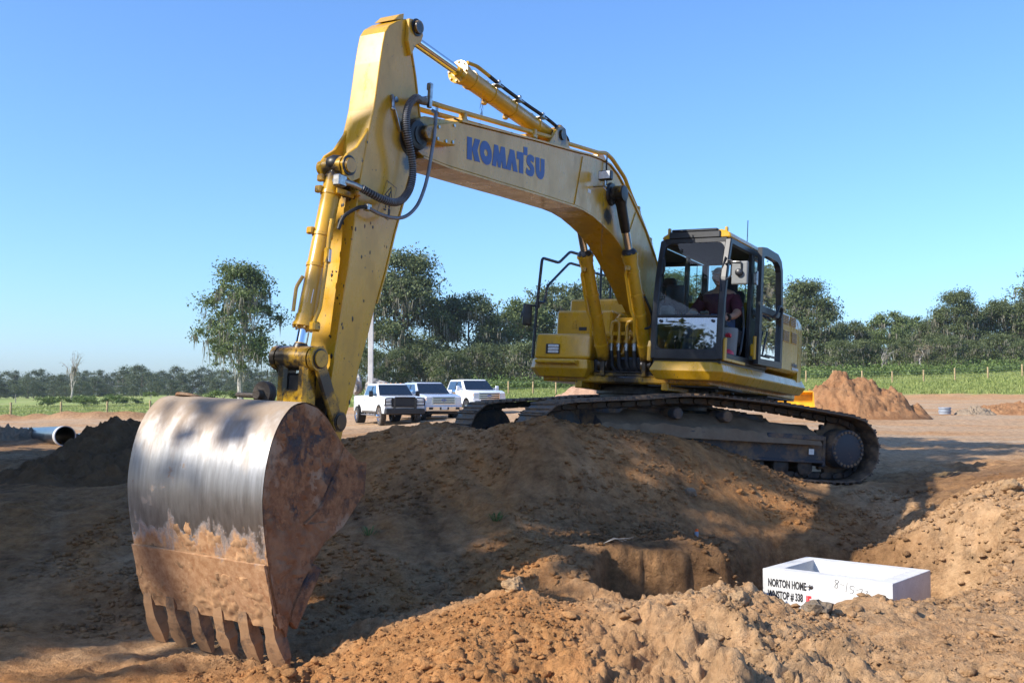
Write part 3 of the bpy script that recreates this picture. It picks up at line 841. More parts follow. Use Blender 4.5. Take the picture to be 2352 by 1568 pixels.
# deck, boom brackets
dk = S(); dk.span((-.42, -.45, 1.25), (1.1, .50, 1.30), .01)
for y in (-.30, .30):
    dk.prism([(-.35, 1.25), (1.16, 1.25), (1.16, 1.45), (.95, 1.50), (.50, 1.62), (.30, 1.95), (.05, 1.95), (-.3, 1.6)], y - .03, y + .03, .008)
part(dk, 'boom_bracket', 'yellow_worn')
db = S(); db.span((-.40, -.44, 1.30), (-.36, .49, 2.1)); db.box((.45, 0, 1.42), (.7, .45, .22), .03); db.cyl((.7, -.36, 1.42), (.7, .36, 1.42), .06)
part(db, 'valve_block', 'grease')
gb = S(); gb.box((1.0, -.43, 1.38), (.18, .1, .2), .03); gb.box((1.05, .43, 1.36), (.16, .12, .18), .03); gb.span((.5, -.43, 1.301), (1.12, .46, 1.318), .004)
part(gb, 'grease', 'grease')
# hydraulic lines on the deck front
for i, (y, zt) in enumerate(((-.276, 1.83), (-.169, 1.97), (-.055, 1.97), (.059, 1.83))):
    pp = S()
    if i in (1, 2):
        yy = y + (.10 if i == 2 else -.10)
        pp.tube([(.95, yy - (.02 if i == 1 else -.02), 1.80), (.95, yy, 1.99), (.95, y, 1.99), (.95, y, 1.70)], .026, 10, .08)
    else: pp.tube([(.72, y, 2.1), (.93, y, 1.95), (.95, y, 1.70)], .022, 10, .08)
    pp.cyl((.95, y, 1.70), (.95, y, 1.74), .042, n=6); 
    part(pp, 'hydraulic_pipe', 'yellow')
    hf = S(); hf.cyl((.95, y, 1.60), (.95, y, 1.70), .03, n=12); hf.cyl((.95, y, 1.655), (.95, y, 1.675), .04, n=6); part(hf, 'hose_fitting', 'zinc')
    hs = S(); hs.tube(spline([(.95, y, 1.61), (.96, y + .02, 1.50), (1.0, y + .05, 1.40), (.95, y + .09, 1.33), (.8, y + .12, 1.34)], 6), .027, 10); part(hs, 'hydraulic_hose', 'rubber')
mf = S(); mf.box((.93, -.11, 1.83), (.05, .52, .05), .008); mf.box((.90, -.10, 2.02), (.02, .30, .06), .006); part(mf, 'pipe_clamp_bar', 'yellow')
# rails on the right-hand walkway
rl = S(); rl.tube([(1.16, -1.36, 1.47), (1.12, -1.36, 2.22), (1.05, -1.36, 2.875), (.56, -1.36, 2.885), (.24, -1.36, 3.10), (-.30, -1.36, 3.12), (-.33, -1.36, 2.42)], .021, 10, .06)
rl.tube([(1.10, -1.36, 2.25), (.91, -1.36, 2.26), (.87, -1.36, 2.50), (.24, -1.36, 2.935), (-.32, -1.36, 2.95)], .019, 10, .07)
part(rl, 'handrail', 'black_paint')
rl = S(); rl.tube([(-.40, -1.34, 2.42), (-.36, -1.34, 3.28), (-.75, -1.34, 3.22), (-.78, -1.34, 2.42)], .02, 8, .06); rl.tube([(-.38, -1.34, 2.9), (-1.1, -1.34, 2.93), (-1.13, -1.34, 2.42)], .018, 8, .05)
part(rl, 'handrail', 'black_paint')
mr = S(); mr.box((1.20, -1.46, 2.06), (.05, .13, .30), .03, Matrix.Rotation(R(40), 3, 'Z'), seg=3); mr.tube([(1.11, -1.37, 2.20), (1.18, -1.47, 2.18), (1.20, -1.54, 2.10), (1.22, -1.55, 2.02)], .014, 8, .03)
mr.cyl((1.115, -1.36, 2.16), (1.115, -1.36, 2.24), .034, n=12); mr.box((1.2, -1.53, 2.08), (.05, .05, .05), .01)
part(mr, 'rear_view_mirror', 'black_paint')

# ------------------------------------------------------------------ cab
CY0, CY1, CZ0, CZ1, CXR = .505, 1.44, 1.47, 3.01, -.36
def FX(z): 
    t = max(0, (z - 1.9) / 1.1); return 1.445 - .03 * max(0, (1.9 - z)) * 0 - .17 * t * t - .02 * t
def beam(mb, a, b, w, d, up=(0, 0, 1), bev=.012):
    a = Vector(a); b = Vector(b); ax = (b - a); L = ax.length; ax.normalize()
    u = Vector(up) - ax * ax.dot(Vector(up)); u.normalize(); v = ax.cross(u)
    mb.box((a + b) / 2, (L, d, w), bev, Matrix((ax, v, u)).transposed())
cabf = S()
zs = [1.47, 1.9, 2.2, 2.5, 2.75, 3.0]
for y in (CY0 + .035, CY1 - .035):
    bm = bmesh.new(); pts = []
    for z in zs: pts.append((FX(z), z))
    prof = [(x, z) for x, z in pts] + [(x - .075, z) for x, z in pts[::-1]]
    cabf.prism(prof, y - .04, y + .04, .012)
for z, h in ((1.53, .13), (2.005, .035), (2.985, .07)):
    x = FX(z); cabf.span((x - .05, CY0 + .05, z - h / 2), (x - .004, CY1 - .05, z + h / 2), .01)
for y in (CY0 + .03, CY1 - .03):
    cabf.span((CXR, y - .03, CZ0), (CXR + .09, y + .03, 2.98), .012)          # rear posts
    cabf.span((CXR, y - .03, 2.93), (FX(2.95) - .03, y + .03, 3.01), .012)     # roof rails
    cabf.span((CXR, y - .03, CZ0), (1.40, y + .03, CZ0 + .10), .012)          # sills
cabf.span((.30, CY1 - .06, CZ0), (.40, CY1, 2.98), .012)                        # centre post
cabf.span((.33, CY0, CZ0), (.40, CY0 + .05, 2.98), .012)
cabf.span((CXR, CY0 + .03, 2.93), (CXR + .06, CY1 - .03, 3.01), .01); cabf.span((CXR, CY0, CZ0), (CXR + .04, CY1, 2.05), .01)
cabf.span((CXR, CY0, CZ0), (.33, CY0 + .03, 2.05), .008); cabf.span((CXR, CY1 - .03, CZ0), (.33, CY1, 2.1), .008)
cabf.span((CXR, CY0 + .02, CZ0 - .02), (1.38, CY1 - .02, CZ0 + .04), .005)      # floor
cab = part(cabf, 'cab', 'black_paint')
bs = S(); bs.span((-.36, CY0 + .02, 1.42), (1.40, CY1 - .02, 1.475), .006); part(bs, 'cab_base', 'black_paint')
rf = S()
prof = [(CY0 + .01, 3.012), (CY0 + .01, 3.05), (CY0 + .10, 3.10), (CY1 - .12, 3.12), (CY1 - .02, 3.075), (CY1 - .005, 3.012)]
rf.prism(prof, CXR + .02, FX(3.0) - .01, .015, axis='x')
part(rf, 'roof', 'yellow', cab)
hd_ = S(); hd_.span((CXR + .05, CY0 + .05, 2.985), (FX(2.95) - .06, CY1 - .05, 3.005), .004); part(hd_, 'headliner', 'seat_fabric', cab)
rt = S(); rt.span((.1, CY0 + .14, 3.10), (FX(3.0) + .012, CY1 - .18, 3.135), .012); part(rt, 'roof_hatch', 'black_paint', cab)
rt = S(); rt.span((FX(3.0) - .06, CY0 + .11, 3.013), (FX(3.0) + .012, CY1 - .14, 3.105), .012); part(rt, 'front_visor', 'black_paint', cab)
for (x, y) in ((1.2, CY0 + .09), (1.15, CY1 - .10)):
    rk = S(); rk.box((x, y, 3.12), (.05, .035, .09), .008); part(rk, 'roof_bracket', 'yellow', cab)
ws = S(); ws.span((-.42, CY1 - .42, 3.07), (-.25, CY1 - .02, 3.12), .02); part(ws, 'roof_light_bar', 'black_paint', cab)
for (z0, z1, nm) in ((2.025, 2.955, 'windscreen'), (1.595, 1.985, 'lower_windscreen')):
    g = S(); vs_ = []; fs_ = []
    m = 9
    for i in range(m):
        z = z0 + (z1 - z0) * i / (m - 1)
        vs_ += [(FX(z) - .018, CY0 + .07, z), (FX(z) - .018, CY1 - .07, z)]
    fs_ = [(2 * i, 2 * i + 1, 2 * i + 3, 2 * i + 2) for i in range(m - 1)]
    g.add(vs_, fs_, 0, True); part(g, nm, 'cab_glass' if z0 > 2 else 'cab_glass_low', cab)
g = S(); g.add([(.42, CY0 + .02, 2.06), (1.30, CY0 + .02, 2.06), (1.20, CY0 + .02, 2.92), (.42, CY0 + .02, 2.92)], [(0, 1, 2, 3)]); part(g, 'right_window', 'cab_glass', cab)
g = S(); g.add([(-.26, CY0 + .02, 2.06), (.33, CY0 + .02, 2.06), (.33, CY0 + .02, 2.92), (-.26, CY0 + .02, 2.92)], [(0, 1, 2, 3)]); part(g, 'right_window', 'cab_glass', cab)
g = S(); g.add([(CXR + .02, CY0 + .08, 2.06), (CXR + .02, CY1 - .08, 2.06), (CXR + .02, CY1 - .08, 2.92), (CXR + .02, CY0 + .08, 2.92)], [(0, 1, 2, 3)]); part(g, 'rear_window', 'cab_glass', cab)
g = S(); g.add([(-.26, CY1 - .02, 2.1), (.30, CY1 - .02, 2.1), (.30, CY1 - .02, 2.92), (-.26, CY1 - .02, 2.92)], [(0, 1, 2, 3)]); part(g, 'side_window', 'cab_glass_dark', cab)
# rounded inner corners of the windscreen frame
for (z0, z1) in ((2.025, 2.955), (1.595, 1.985)):
    for (ya, sy) in ((CY0 + .07, 1), (CY1 - .07, -1)):
        for (za, sz) in ((z0, 1), (z1, -1)):
            if (z0 > 2 and sz == 1) or (z0 < 2 and sz == -1): continue
            r = .10
            pts = [(ya, za)] + [(ya + sy * r * (1 - math.sin(a)), za + sz * r * (1 - math.cos(a))) for a in [i * PI / 2 / 6 for i in range(7)]]
            x = FX(za); vs_ = [(x - .012 - (FX(za) - FX(p[1])), p[0], p[1]) for p in pts]
            cf = S(); cf.add(vs_, [(0, i, i + 1) for i in range(1, 7)]); part(cf, 'windscreen_corner', 'black_paint', cab)
for y in (CY0 + .125, CY1 - .125):
    kn = S(); kn.cyl((FX(1.95) - .02, y, 1.945), (FX(1.95) + .012, y, 1.945), .018, n=12); part(kn, 'screen_catch', 'black_paint', cab)
wi = S(); wi.tube([(FX(2.4) + .03, CY1 - .05, 2.32), (FX(2.6) + .03, CY1 - .06, 2.42), (FX(2.75) + .03, CY1 - .09, 2.50), (FX(2.75) + .02, CY1 - .03, 2.75)], .010, 8, .03)
part(wi, 'wiper', 'black_paint', cab)
gr = S(); gr.tube([(FX(2.6) + .0, CY0 + .09, 2.76), (FX(2.6) + .05, CY0 + .13, 2.72), (FX(2.6) + .05, CY0 + .13, 2.58), (FX(2.5) + .0, CY0 + .09, 2.53)], .012, 8, .03); part(gr, 'grab_handle', 'black_paint', cab)
gr = S(); gr.tube([(1.36, CY1 + .01, 2.70), (1.36, CY1 + .06, 2.70), (1.38, CY1 + .06, 2.50), (1.40, CY1 + .01, 2.46)], .012, 8, .03); part(gr, 'grab_handle', 'black_paint', cab); gr = S(); gr.tube([(.62, CY1 - .10, 1.55), (.70, CY1 - .02, 1.60), (.56, CY1 - .03, 1.95), (.60, CY1 - .04, 2.20), (.50, CY1 - .08, 2.22)], .016, 8, .06); part(gr, 'grab_handle', 'black_paint', cab)
ma = S(); ma.tube([(1.36, CY1 - .02, 2.655), (1.46, CY1 + .08, 2.665), (1.47, 1.655, 2.66), (1.46, 1.66, 2.56)], .011, 8, .03); ma.lathe((1.45, 1.632, 2.53), (1, 0, 0), [(0, .045), (.04, .045), (.05, .03)], 16)
part(ma, 'mirror_arm', 'black_paint', cab)
mi = S(); mi.box((1.432, 1.632, 2.53), (.045, .205, .29), .03, seg=3); part(mi, 'rear_view_mirror', 'trim_grey', cab)
# yellow guard strips at the cab corner
ys = S(); ys.prism([(1.46, 1.44), (1.46, 1.62), (1.43, 1.70), (1.40, 1.70), (1.40, 1.44)], CY0 - .035, CY0 + .012, .006); part(ys, 'sill_guard', 'yellow', cab); ys = S(); ys.prism([(1.40, 1.465), (1.40, 1.73), (1.36, 1.75), (1.33, 1.75), (1.33, 1.50), (.62, 1.50), (.62, 1.462)], CY1 - .004, CY1 + .03, .005)
part(ys, 'sill_guard', 'yellow', cab)
# open door folded back along the cab side
dr = S(); DY = 1.505
outer = [(.40, 1.50), (.40, 3.03), (.20, 3.055), (-.30, 3.05), (-.46, 2.98), (-.53, 2.86), (-.61, 2.28), (-.64, 2.12), (-.635, 1.515)]
def ring(mb, outer, inner, y0, y1):
    n = len(outer); bm = bmesh.new()
    A = [bm.verts.new((x, y0, z)) for x, z in outer]; B = [bm.verts.new((x, y0, z)) for x, z in inner]
    C = [bm.verts.new((x, y1, z)) for x, z in outer]; D = [bm.verts.new((x, y1, z)) for x, z in inner]
    for i in range(n):
        j = (i + 1) % n
        bm.faces.new((A[i], A[j], B[j], B[i])); bm.faces.new((C[i], D[i], D[j], C[j]))
        bm.faces.new((A[i], C[i], C[j], A[j])); bm.faces.new((B[i], B[j], D[j], D[i]))
    bmesh.ops.recalc_face_normals(bm, faces=list(bm.faces))
    mb.bm(bm)
inner = [(.30, 1.58), (.30, 2.92), (.17, 2.945), (-.28, 2.94), (-.39, 2.90), (-.45, 2.82), (-.53, 2.28), (-.555, 2.10), (-.545, 1.60)]
ring(dr, outer, inner, DY, DY + .06)
dr.span((-.57, DY + .005, 2.18), (.35, DY + .055, 2.28), .01)
door = part(dr, 'cab_door', 'black_paint', exc)
g = S(); g.add([(x, DY + .02, z) for x, z in ((.31, 2.27), (.31, 2.93), (-.36, 2.93), (-.46, 2.82), (-.53, 2.27))], [(0, 1, 2, 3, 4)]); part(g, 'door_glass', 'cab_glass_dark', door)
g = S(); g.add([(x, DY + .02, z) for x, z in ((.31, 1.57), (.31, 2.19), (-.54, 2.19), (-.55, 1.58))], [(0, 1, 2, 3)]); part(g, 'door_glass', 'cab_glass_dark', door)
h = S(); h.tube([(-.10, DY + .06, 2.16), (-.12, DY + .12, 2.20), (-.20, DY + .13, 2.33), (-.36, DY + .13, 2.31), (-.34, DY + .11, 2.18), (-.34, DY + .06, 2.15)], .018, 8, .04); part(h, 'door_handle', 'black_paint', door)
h = S(); h.box((.375, 1.49, 1.68), (.10, .07, .16), .015); h.cyl((.40, 1.51, 1.56), (.40, 1.51, 1.86), .024, n=12); part(h, 'door_hinge', 'yellow', door)
h = S(); h.box((.375, 1.49, 2.62), (.10, .06, .15), .012); h.cyl((.40, 1.51, 2.53), (.40, 1.51, 2.71), .02, n=12); part(h, 'door_hinge', 'zinc', door)
ct = S(); ct.box((-.1, DY + .055, 1.64), (.42, .012, .03), .004, Matrix.Rotation(R(0), 3, 'Y')); ct.box((.12, DY + .05, 1.80), (.03, .02, .36), .006, Matrix.Rotation(R(-28), 3, 'Y')); part(ct, 'door_tray', 'black_paint', door)
# inside: seat, consoles, levers, monitor
se = S(); se.box((.33, .97, 1.86), (.52, .50, .14), .05, seg=3); se.box((.08, .97, 2.20), (.14, .50, .62), .05, Matrix.Rotation(R(-10), 3, 'Y'), seg=3); se.box((.0, .97, 2.60), (.10, .28, .22), .04, seg=3); se.box((.30, .97, 1.66), (.4, .4, .28), .04)
part(se, 'operator_seat', 'seat_fabric', cab)
co = S(); co.box((.55, .68, 1.86), (.55, .14, .24), .04); co.box((.55, 1.26, 1.84), (.50, .13, .22), .04); part(co, 'console', 'seat_fabric', cab)
mo = S(); mo.box((1.08, .66, 2.28), (.06, .26, .34), .03, seg=2); mo.box((1.16, .60, 2.10), (.2, .14, .2), .03); mo.cyl((1.05, .66, 1.9), (1.07, .66, 2.2), .025); part(mo, 'monitor', 'black_paint', cab)
mo = S(); mo.box((1.22, .62, 2.06), (.16, .16, .20), .03); 
for k in range(5): mo.box((1.302, .62, 2.0 + k * .03), (.004, .09, .010), .0)
part(mo, 'air_vent', 'trim_grey', cab)
for y in (.70, 1.25):
    jo = S(); jo.lathe((.86, y, 1.90), (.1, 0, 1), [(0, .055), (.02, .05), (.05, .054), (.07, .042), (.10, .044), (.12, .02), (.20, .02), (.21, .03), (.30, .026), (.31, .012)], 14); part(jo, 'control_lever', 'rubber', cab)
for y in (.90, 1.04):
    pl = S(); pl.tube([(1.0, y, 1.52), (1.02, y, 1.80), (1.02, y, 2.08)], .011, 8); pl.box((1.02, y, 2.10), (.03, .11, .03), .008); pl.box((1.1, y, 1.56), (.2, .09, .02), .005); part(pl, 'travel_lever', 'trim_grey', cab)
cb = S(); cb.lathe((.80, CY1 - .17, 1.52), (0, 0, 1), [(0, .125), (.36, .145), (.40, .14)], 22); part(cb, 'water_cooler', 'trim_grey', cab)
bl = S(); bl.box((.93, CY1 - .10, 1.94 - .12), (.06, .07, .045), .01); bl.tube([(.95, CY1 - .10, 1.84), (1.02, CY1 - .04, 1.79)], .01, 8); bl.sphere((.86, CY1 - .09, 1.85), .03); part(bl, 'spray_nozzle', 'red_plastic', cab)
rh = S(); rh.sphere((.92, CY1 - .13, 1.575), .12, (1, .9, .65)); part(rh, 'red_hard_hat', 'red_plastic', cab)
dl = S(); dl.box((-.325, .78, 2.46), (.01, .14, .09), .002); part(dl, 'warning_label', 'decal_white', cab)
an = S(); an.tube([(-.95, .9, 2.42), (-.94, .9, 3.68)], .006, 6); an.tube([(-.62, .98, 3.0), (-.72, .98, 3.42)], .010, 6, taper=[1, .4]); part(an, 'antenna', 'black_paint')
# ------------------------------------------------------------------ boom, arm, bucket
boom_prof = [(6.28, 3.20), (6.05, 3.30), (5.48, 3.40), (4.09, 3.59), (3.06, 3.717), (2.8, 3.755), (2.48, 3.782), (2.23, 3.775), (2.0, 3.704), (1.83, 3.616), (1.61, 3.52), (1.39, 3.378), (1.08, 3.173), (.75, 2.886), (.34, 2.45), (.02, 2.02), (-.05, 1.80), (.04, 1.62), (.22, 1.58), (.38, 1.72), (.55, 1.96), (.7, 2.118), (.89, 2.247), (1.12, 2.426), (1.38, 2.596), (1.63, 2.747), (1.9, 2.888), (2.14, 2.973), (2.4, 3.034), (2.64, 3.08), (2.88, 3.10), (3.10, 3.098), (4.03, 3.043), (4.92, 2.981), (5.65, 2.935), (6.06, 2.93), (6.27, 2.98), (6.33, 3.08)]
bo = S()
bo.prism([p for p in boom_prof], -.20, .20, .008)
boom = part(bo, 'boom', 'yellow')
# flange lips along top and bottom plates
lp = S()
def strip(mb, pts, y0, y1, t, off=0.):
    """plate of thickness t lying along a profile line"""
    n = len(pts); A = []; 
    for i, (x, z) in enumerate(pts):
        a = pts[max(i - 1, 0)]; b = pts[min(i + 1, n - 1)]
        d = Vector((b[0] - a[0], b[1] - a[1])).normalized(); nn = Vector((-d.y, d.x))
        A.append(((x + nn.x * off, z + nn.y * off), (x + nn.x * (off + t), z + nn.y * (off + t))))
    vs_ = []; fs_ = []
    for (p, q) in A: vs_ += [(p[0], y0, p[1]), (p[0], y1, p[1]), (q[0], y1, q[1]), (q[0], y0, q[1])]
    for i in range(n - 1):
        for k in range(4): fs_.append((4 * i + k, 4 * i + (k + 1) % 4, 4 * i + 4 + (k + 1) % 4, 4 * i + 4 + k))
    fs_ += [(3, 2, 1, 0), tuple(4 * (n - 1) + k for k in range(4))]
    mb.add(vs_, fs_)
strip(lp, boom_prof[2:14], -.218, .218, .018, -.022); strip(lp, boom_prof[22:36], -.218, .218, .018, -.024)
part(lp, 'flange', 'yellow', boom)
for (xa, za, xb, zb) in ((2.96, 3.70, 3.10, 3.11), (1.42, 3.36, 1.72, 2.82)):
    lp = S(); beam(lp, (xa, .2012, za), (xb, .2012, zb), .02, .004, (0, 1, 0), .0); part(lp, 'weld_seam', 'yellow_worn', boom)
for poly, nm in ((1, 'x'),):
    letters = {}
K1 = [(5.361, 3.295), (5.276, 3.305), (5.256, 3.087), (5.342, 3.078)]
K2 = [(5.225, 3.311), (5.131, 3.32), (5.17, 3.207), (5.109, 3.102), (5.206, 3.092), (5.264, 3.197)]
O1 = [(4.904, 3.233), (4.914, 3.263), (4.932, 3.289), (4.955, 3.311), (4.983, 3.327), (5.012, 3.335), (5.042, 3.336), (5.07, 3.329), (5.094, 3.314), (5.112, 3.293), (5.125, 3.267), (5.129, 3.239), (5.126, 3.209), (5.116, 3.179), (5.099, 3.153), (5.076, 3.131), (5.049, 3.115), (5.02, 3.106), (4.99, 3.105), (4.962, 3.112), (4.937, 3.126), (4.918, 3.147), (4.906, 3.173), (4.901, 3.202)]
O2 = [(4.982, 3.224), (4.985, 3.233), (4.991, 3.241), (4.998, 3.247), (5.006, 3.252), (5.015, 3.254), (5.024, 3.254), (5.032, 3.252), (5.039, 3.248), (5.045, 3.242), (5.049, 3.234), (5.05, 3.226), (5.049, 3.217), (5.045, 3.209), (5.04, 3.201), (5.033, 3.195), (5.025, 3.19), (5.016, 3.188), (5.007, 3.188), (4.998, 3.19), (4.991, 3.194), (4.986, 3.2), (4.982, 3.207), (4.981, 3.216)]
MA = [(4.871, 3.346), (4.8, 3.354), (4.761, 3.269), (4.741, 3.358), (4.667, 3.367), (4.615, 3.165), (4.566, 3.375), (4.482, 3.384), (4.389, 3.173), (4.477, 3.165), (4.514, 3.259), (4.53, 3.159), (4.689, 3.144), (4.71, 3.219), (4.729, 3.138), (4.774, 3.135), (4.804, 3.212), (4.811, 3.132), (4.886, 3.124)]
TT = [(4.428, 3.389), (4.291, 3.404), (4.297, 3.472), (4.218, 3.481), (4.21, 3.396), (4.291, 3.386), (4.274, 3.184), (4.358, 3.176), (4.372, 3.313), (4.421, 3.309)]
SS = [(4.058, 3.408), (4.077, 3.351), (4.11, 3.362), (4.131, 3.363), (4.141, 3.349), (4.124, 3.339), (4.087, 3.328), (4.055, 3.301), (4.046, 3.271), (4.052, 3.237), (4.077, 3.207), (4.115, 3.192), (4.171, 3.191), (4.224, 3.21), (4.207, 3.267), (4.174, 3.254), (4.146, 3.252), (4.131, 3.263), (4.134, 3.274), (4.166, 3.289), (4.203, 3.306), (4.223, 3.337), (4.219, 3.374), (4.195, 3.405), (4.157, 3.423), (4.109, 3.424)]
UU = [(4.036, 3.426), (3.951, 3.435), (3.935, 3.297), (3.928, 3.289), (3.916, 3.292), (3.911, 3.303), (3.924, 3.437), (3.84, 3.446), (3.828, 3.302), (3.838, 3.259), (3.863, 3.228), (3.899, 3.211), (3.948, 3.212), (3.987, 3.232), (4.013, 3.267), (4.025, 3.317)]
lt = S()
for pl in (K1, K2, MA, TT, SS, UU): lt.prism(pl, .2005, .2035)
vs_ = [(x, .2035, z) for x, z in O1] + [(x, .2035, z) for x, z in O2]
lt.add(vs_, [(i, (i + 1) % 24, 24 + (i + 1) % 24, 24 + i) for i in range(24)])
part(lt, 'lettering', 'decal_blue', boom)
# nose cover box and bosses
nb = S(); nb.prism([(6.17, 3.17), (5.93, 3.255), (5.675, 3.345), (5.71, 3.10), (5.90, 3.07), (6.15, 3.05), (6.20, 3.11)], .20, .32, .01)
ncov = part(nb, 'nose_cover', 'yellow', boom)
for (x, z) in ((5.76, 3.28), (5.77, 3.12), (5.88, 3.10), (6.0, 3.20), (6.01, 3.09)):
    nbb = S(); nbb.cyl((x, .32, z), (x, .332, z), .016, n=6); part(nbb, 'bolt', 'zinc', boom)
pn = S(); pn.cyl((6.19, -.30, 3.08), (6.19, .27, 3.08), .085, n=24); pn.lathe((6.19, .20, 3.08), (0, 1, 0), [(0, .14), (.05, .13), (.06, .09)], 24); pn.lathe((6.19, -.20, 3.08), (0, -1, 0), [(0, .14), (.05, .13)], 24)
part(pn, 'boom_tip_pin', 'grease')
pb = S(); pb.cyl((2.16, -.37, 3.43), (2.16, .37, 3.43), .075, n=24); pb.lathe((2.16, .19, 3.43), (0, 1, 0), [(0, .15), (.04, .13)], 24); pb.lathe((2.16, .37, 3.43), (0, 1, 0), [(0, .095), (.02, .095), (.025, .06)], 20)
part(pb, 'boom_cylinder_pin', 'grease')
bf = S(); bf.cyl((.15, -.35, 1.78), (.15, .35, 1.78), .09, n=24); part(bf, 'boom_foot_pin', 'grease')
# work lamp on the boom side
wlm = S(); wlm.box((2.62, .345, 3.545), (.075, .17, .115), .015, Matrix.Rotation(R(0), 3, 'Z'), seg=2); lamp = part(wlm, 'work_lamp', 'black_paint', boom)
g = S(); g.box((2.6605, .345, 3.545), (.006, .145, .09), .002); part(g, 'lamp_lens', 'lamp_glass', boom)
br = S(); br.tube([(2.62, .345, 3.49), (2.62, .345, 3.43)], .012, 8); br.box((2.62, .27, 3.42), (.05, .18, .012), .003); br.tube([(2.60, .30, 3.42), (2.52, .32, 3.38), (2.46, .26, 3.42), (2.40, .22, 3.56)], .008, 6, .02); part(br, 'lamp_bracket', 'zinc', boom)
ca = S(); ca.tube(spline([(2.34, .22, 3.50), (2.36, .23, 3.62), (2.38, .23, 3.72), (2.36, .22, 3.88)], 4), .010, 6); part(ca, 'lamp_cable', 'rubber', boom)
sk = S(); sk.span((2.70, .2005, 3.318), (2.78, .2025, 3.362)); part(sk, 'small_sticker', 'decal_white', boom)
# steel tubes along the boom top
tz = .03
for y, dz in ((.13, 0), (-.13, 0)):
    t = S(); t.tube([(5.98, y, 3.47), (5.65, y, 3.505), (4.65, y, 3.63), (3.96, y, 3.715), (3.40, y, 3.79), (3.2, y, 3.80), (2.42, y, 3.89), (2.22, y, 3.94), (2.03, y, 3.91), (1.64, y, 3.76), (1.45, y, 3.60), (1.25, y, 3.46), (.78, y, 3.10), (.40, y, 2.72), (.05, y, 2.3)], .026, 10, .06)
    part(t, 'hydraulic_pipe', 'yellow', boom)
for (x, z) in ((5.35, 3.46), (4.0, 3.67), (1.22, 3.40), (.80, 3.06)):
    t = S(); t.box((x, 0, z), (.09, .34, .05), .01); t.box((x, .13, z + .045), (.05, .08, .07), .01); part(t, 'pipe_clamp', 'yellow_worn', boom)
t = S(); t.prism([(2.28, 3.77), (2.0, 3.71), (1.9, 3.82), (2.1, 3.95), (2.26, 3.93)], -.11, .05, .01); part(t, 'pipe_guard', 'yellow', boom)
t = S(); t.tube(spline([(5.55, .17, 3.42), (5.3, .17, 3.44), (5.0, .17, 3.47), (4.7, .17, 3.50), (4.3, .17, 3.565), (3.9, .17, 3.62)], 6), .010, 6)
for x, z in ((5.1, 3.465), (4.8, 3.50), (4.5, 3.545), (4.15, 3.59)): t.box((x, .17, z + .012), (.05, .03, .03), .006)
part(t, 'cable', 'rubber', boom)

def ram(name, a, b, y, r, rr, head, rings=(), parent=None, pipe=None, tail=.10, boss=.11):
    """hydraulic cylinder in the swing plane: a = base pin, b = rod pin (x, z); head = fraction of length taken by the barrel"""
    A = Vector((a[0], y, a[1])); B = Vector((b[0], y, b[1])); d = B - A; L = d.length; u = d.normalized()
    t = S()
    t.lathe(A, u, [(tail * .3, r * .55), (tail * .9, r * .95), (tail, r), (L * head - .10, r), (L * head - .098, r * 1.12), (L * head - .03, r * 1.14), (L * head - .028, r * 1.28), (L * head, r * 1.28), (L * head + .005, rr * 1.25), (L * head + .02, rr * 1.2)], 28)
    for q in rings: t.lathe(A + u * (L * q), u, [(0, r), (.001, r * 1.09), (.03, r * 1.09), (.031, r)], 28, False)
    t.cyl(A + Vector((0, -boss, 0)), A + Vector((0, boss, 0)), r * 1.02, n=24)
    o = part(t, name, 'yellow')
    q = S()
    for k in range(8):
        an = 2 * PI * k / 8; w = u.orthogonal().normalized(); w2 = u.cross(w)
        c = A + u * (L * head) + (w * math.cos(an) + w2 * math.sin(an)) * r * 1.08
        q.cyl(c, c + u * .018, r * .13, n=6)
    part(q, 'bolt_ring', 'yellow_worn', o)['kind'] = 'stuff'
    p = S(); p.cyl(A + u * (L * head - .05), B - u * (rr * 1.4), rr, n=24); part(p, 'rod', 'chrome', o)
    e = S(); e.lathe(B - u * rr * 2.6, u, [(0, rr * 1.05), (rr * .8, rr * 1.3), (rr * 2.6, rr * 1.4)], 20); e.cyl(B + Vector((0, -boss * .8, 0)), B + Vector((0, boss * .8, 0)), rr * 1.55, n=24); part(e, 'rod_eye', 'yellow_worn', o)
    return o, A, u, L
for y in (.31, -.31):
    o, A, u, L = ram('boom_cylinder', (1.05, 1.40), (2.16, 3.45), y, .085, .050, .66, (.12, .3, .42, .55), boss=.07)
    gs = S(); gs.lathe(A + u * (L * .66 - .01), u, [(0, .085), (.02, .10), (.05, .085), (.07, .06)], 14); part(gs, 'grease', 'grease', o)
    gs = S(); gs.lathe(A + u * (L * .78 + .0), u, [(0, .056), (.06, .062), (.34, .066), (.42, .085)], 16); 
    if y > 0: part(gs, 'greasy_boot', 'grease', o)
    sd = Vector((0, -1 if y > 0 else -1, 0)); f = u.cross(Vector((0, 1, 0)))
    if f.x < 0: f = -f
    tp = S(); tp.tube([A + u * (L * .59) + f * .10 , A + u * (L * .57) + f * .115 + Vector((0, -.04, 0)), A + u * (L * .35) + f * .12 + Vector((0, -.05, 0)), A + u * (L * .30) + f * .12 + Vector((0, -.02, 0)), A + u * (L * .20) + f * .13 + Vector((0, -.06, 0))], .017, 8, .04); part(tp, 'cylinder_pipe', 'yellow', o)
    cl = S(); cl.box(A + u * (L * .59) + f * .09, (.07, .07, .07), .012); part(cl, 'pipe_flange', 'yellow_worn', o)
o, A, u, L = ram('arm_cylinder', (3.41, 3.84), (6.25, 4.06), 0, .092, .050, .665, (.12, .30, .45, .58), boss=.13)
f = Vector((-u.z, 0, u.x))
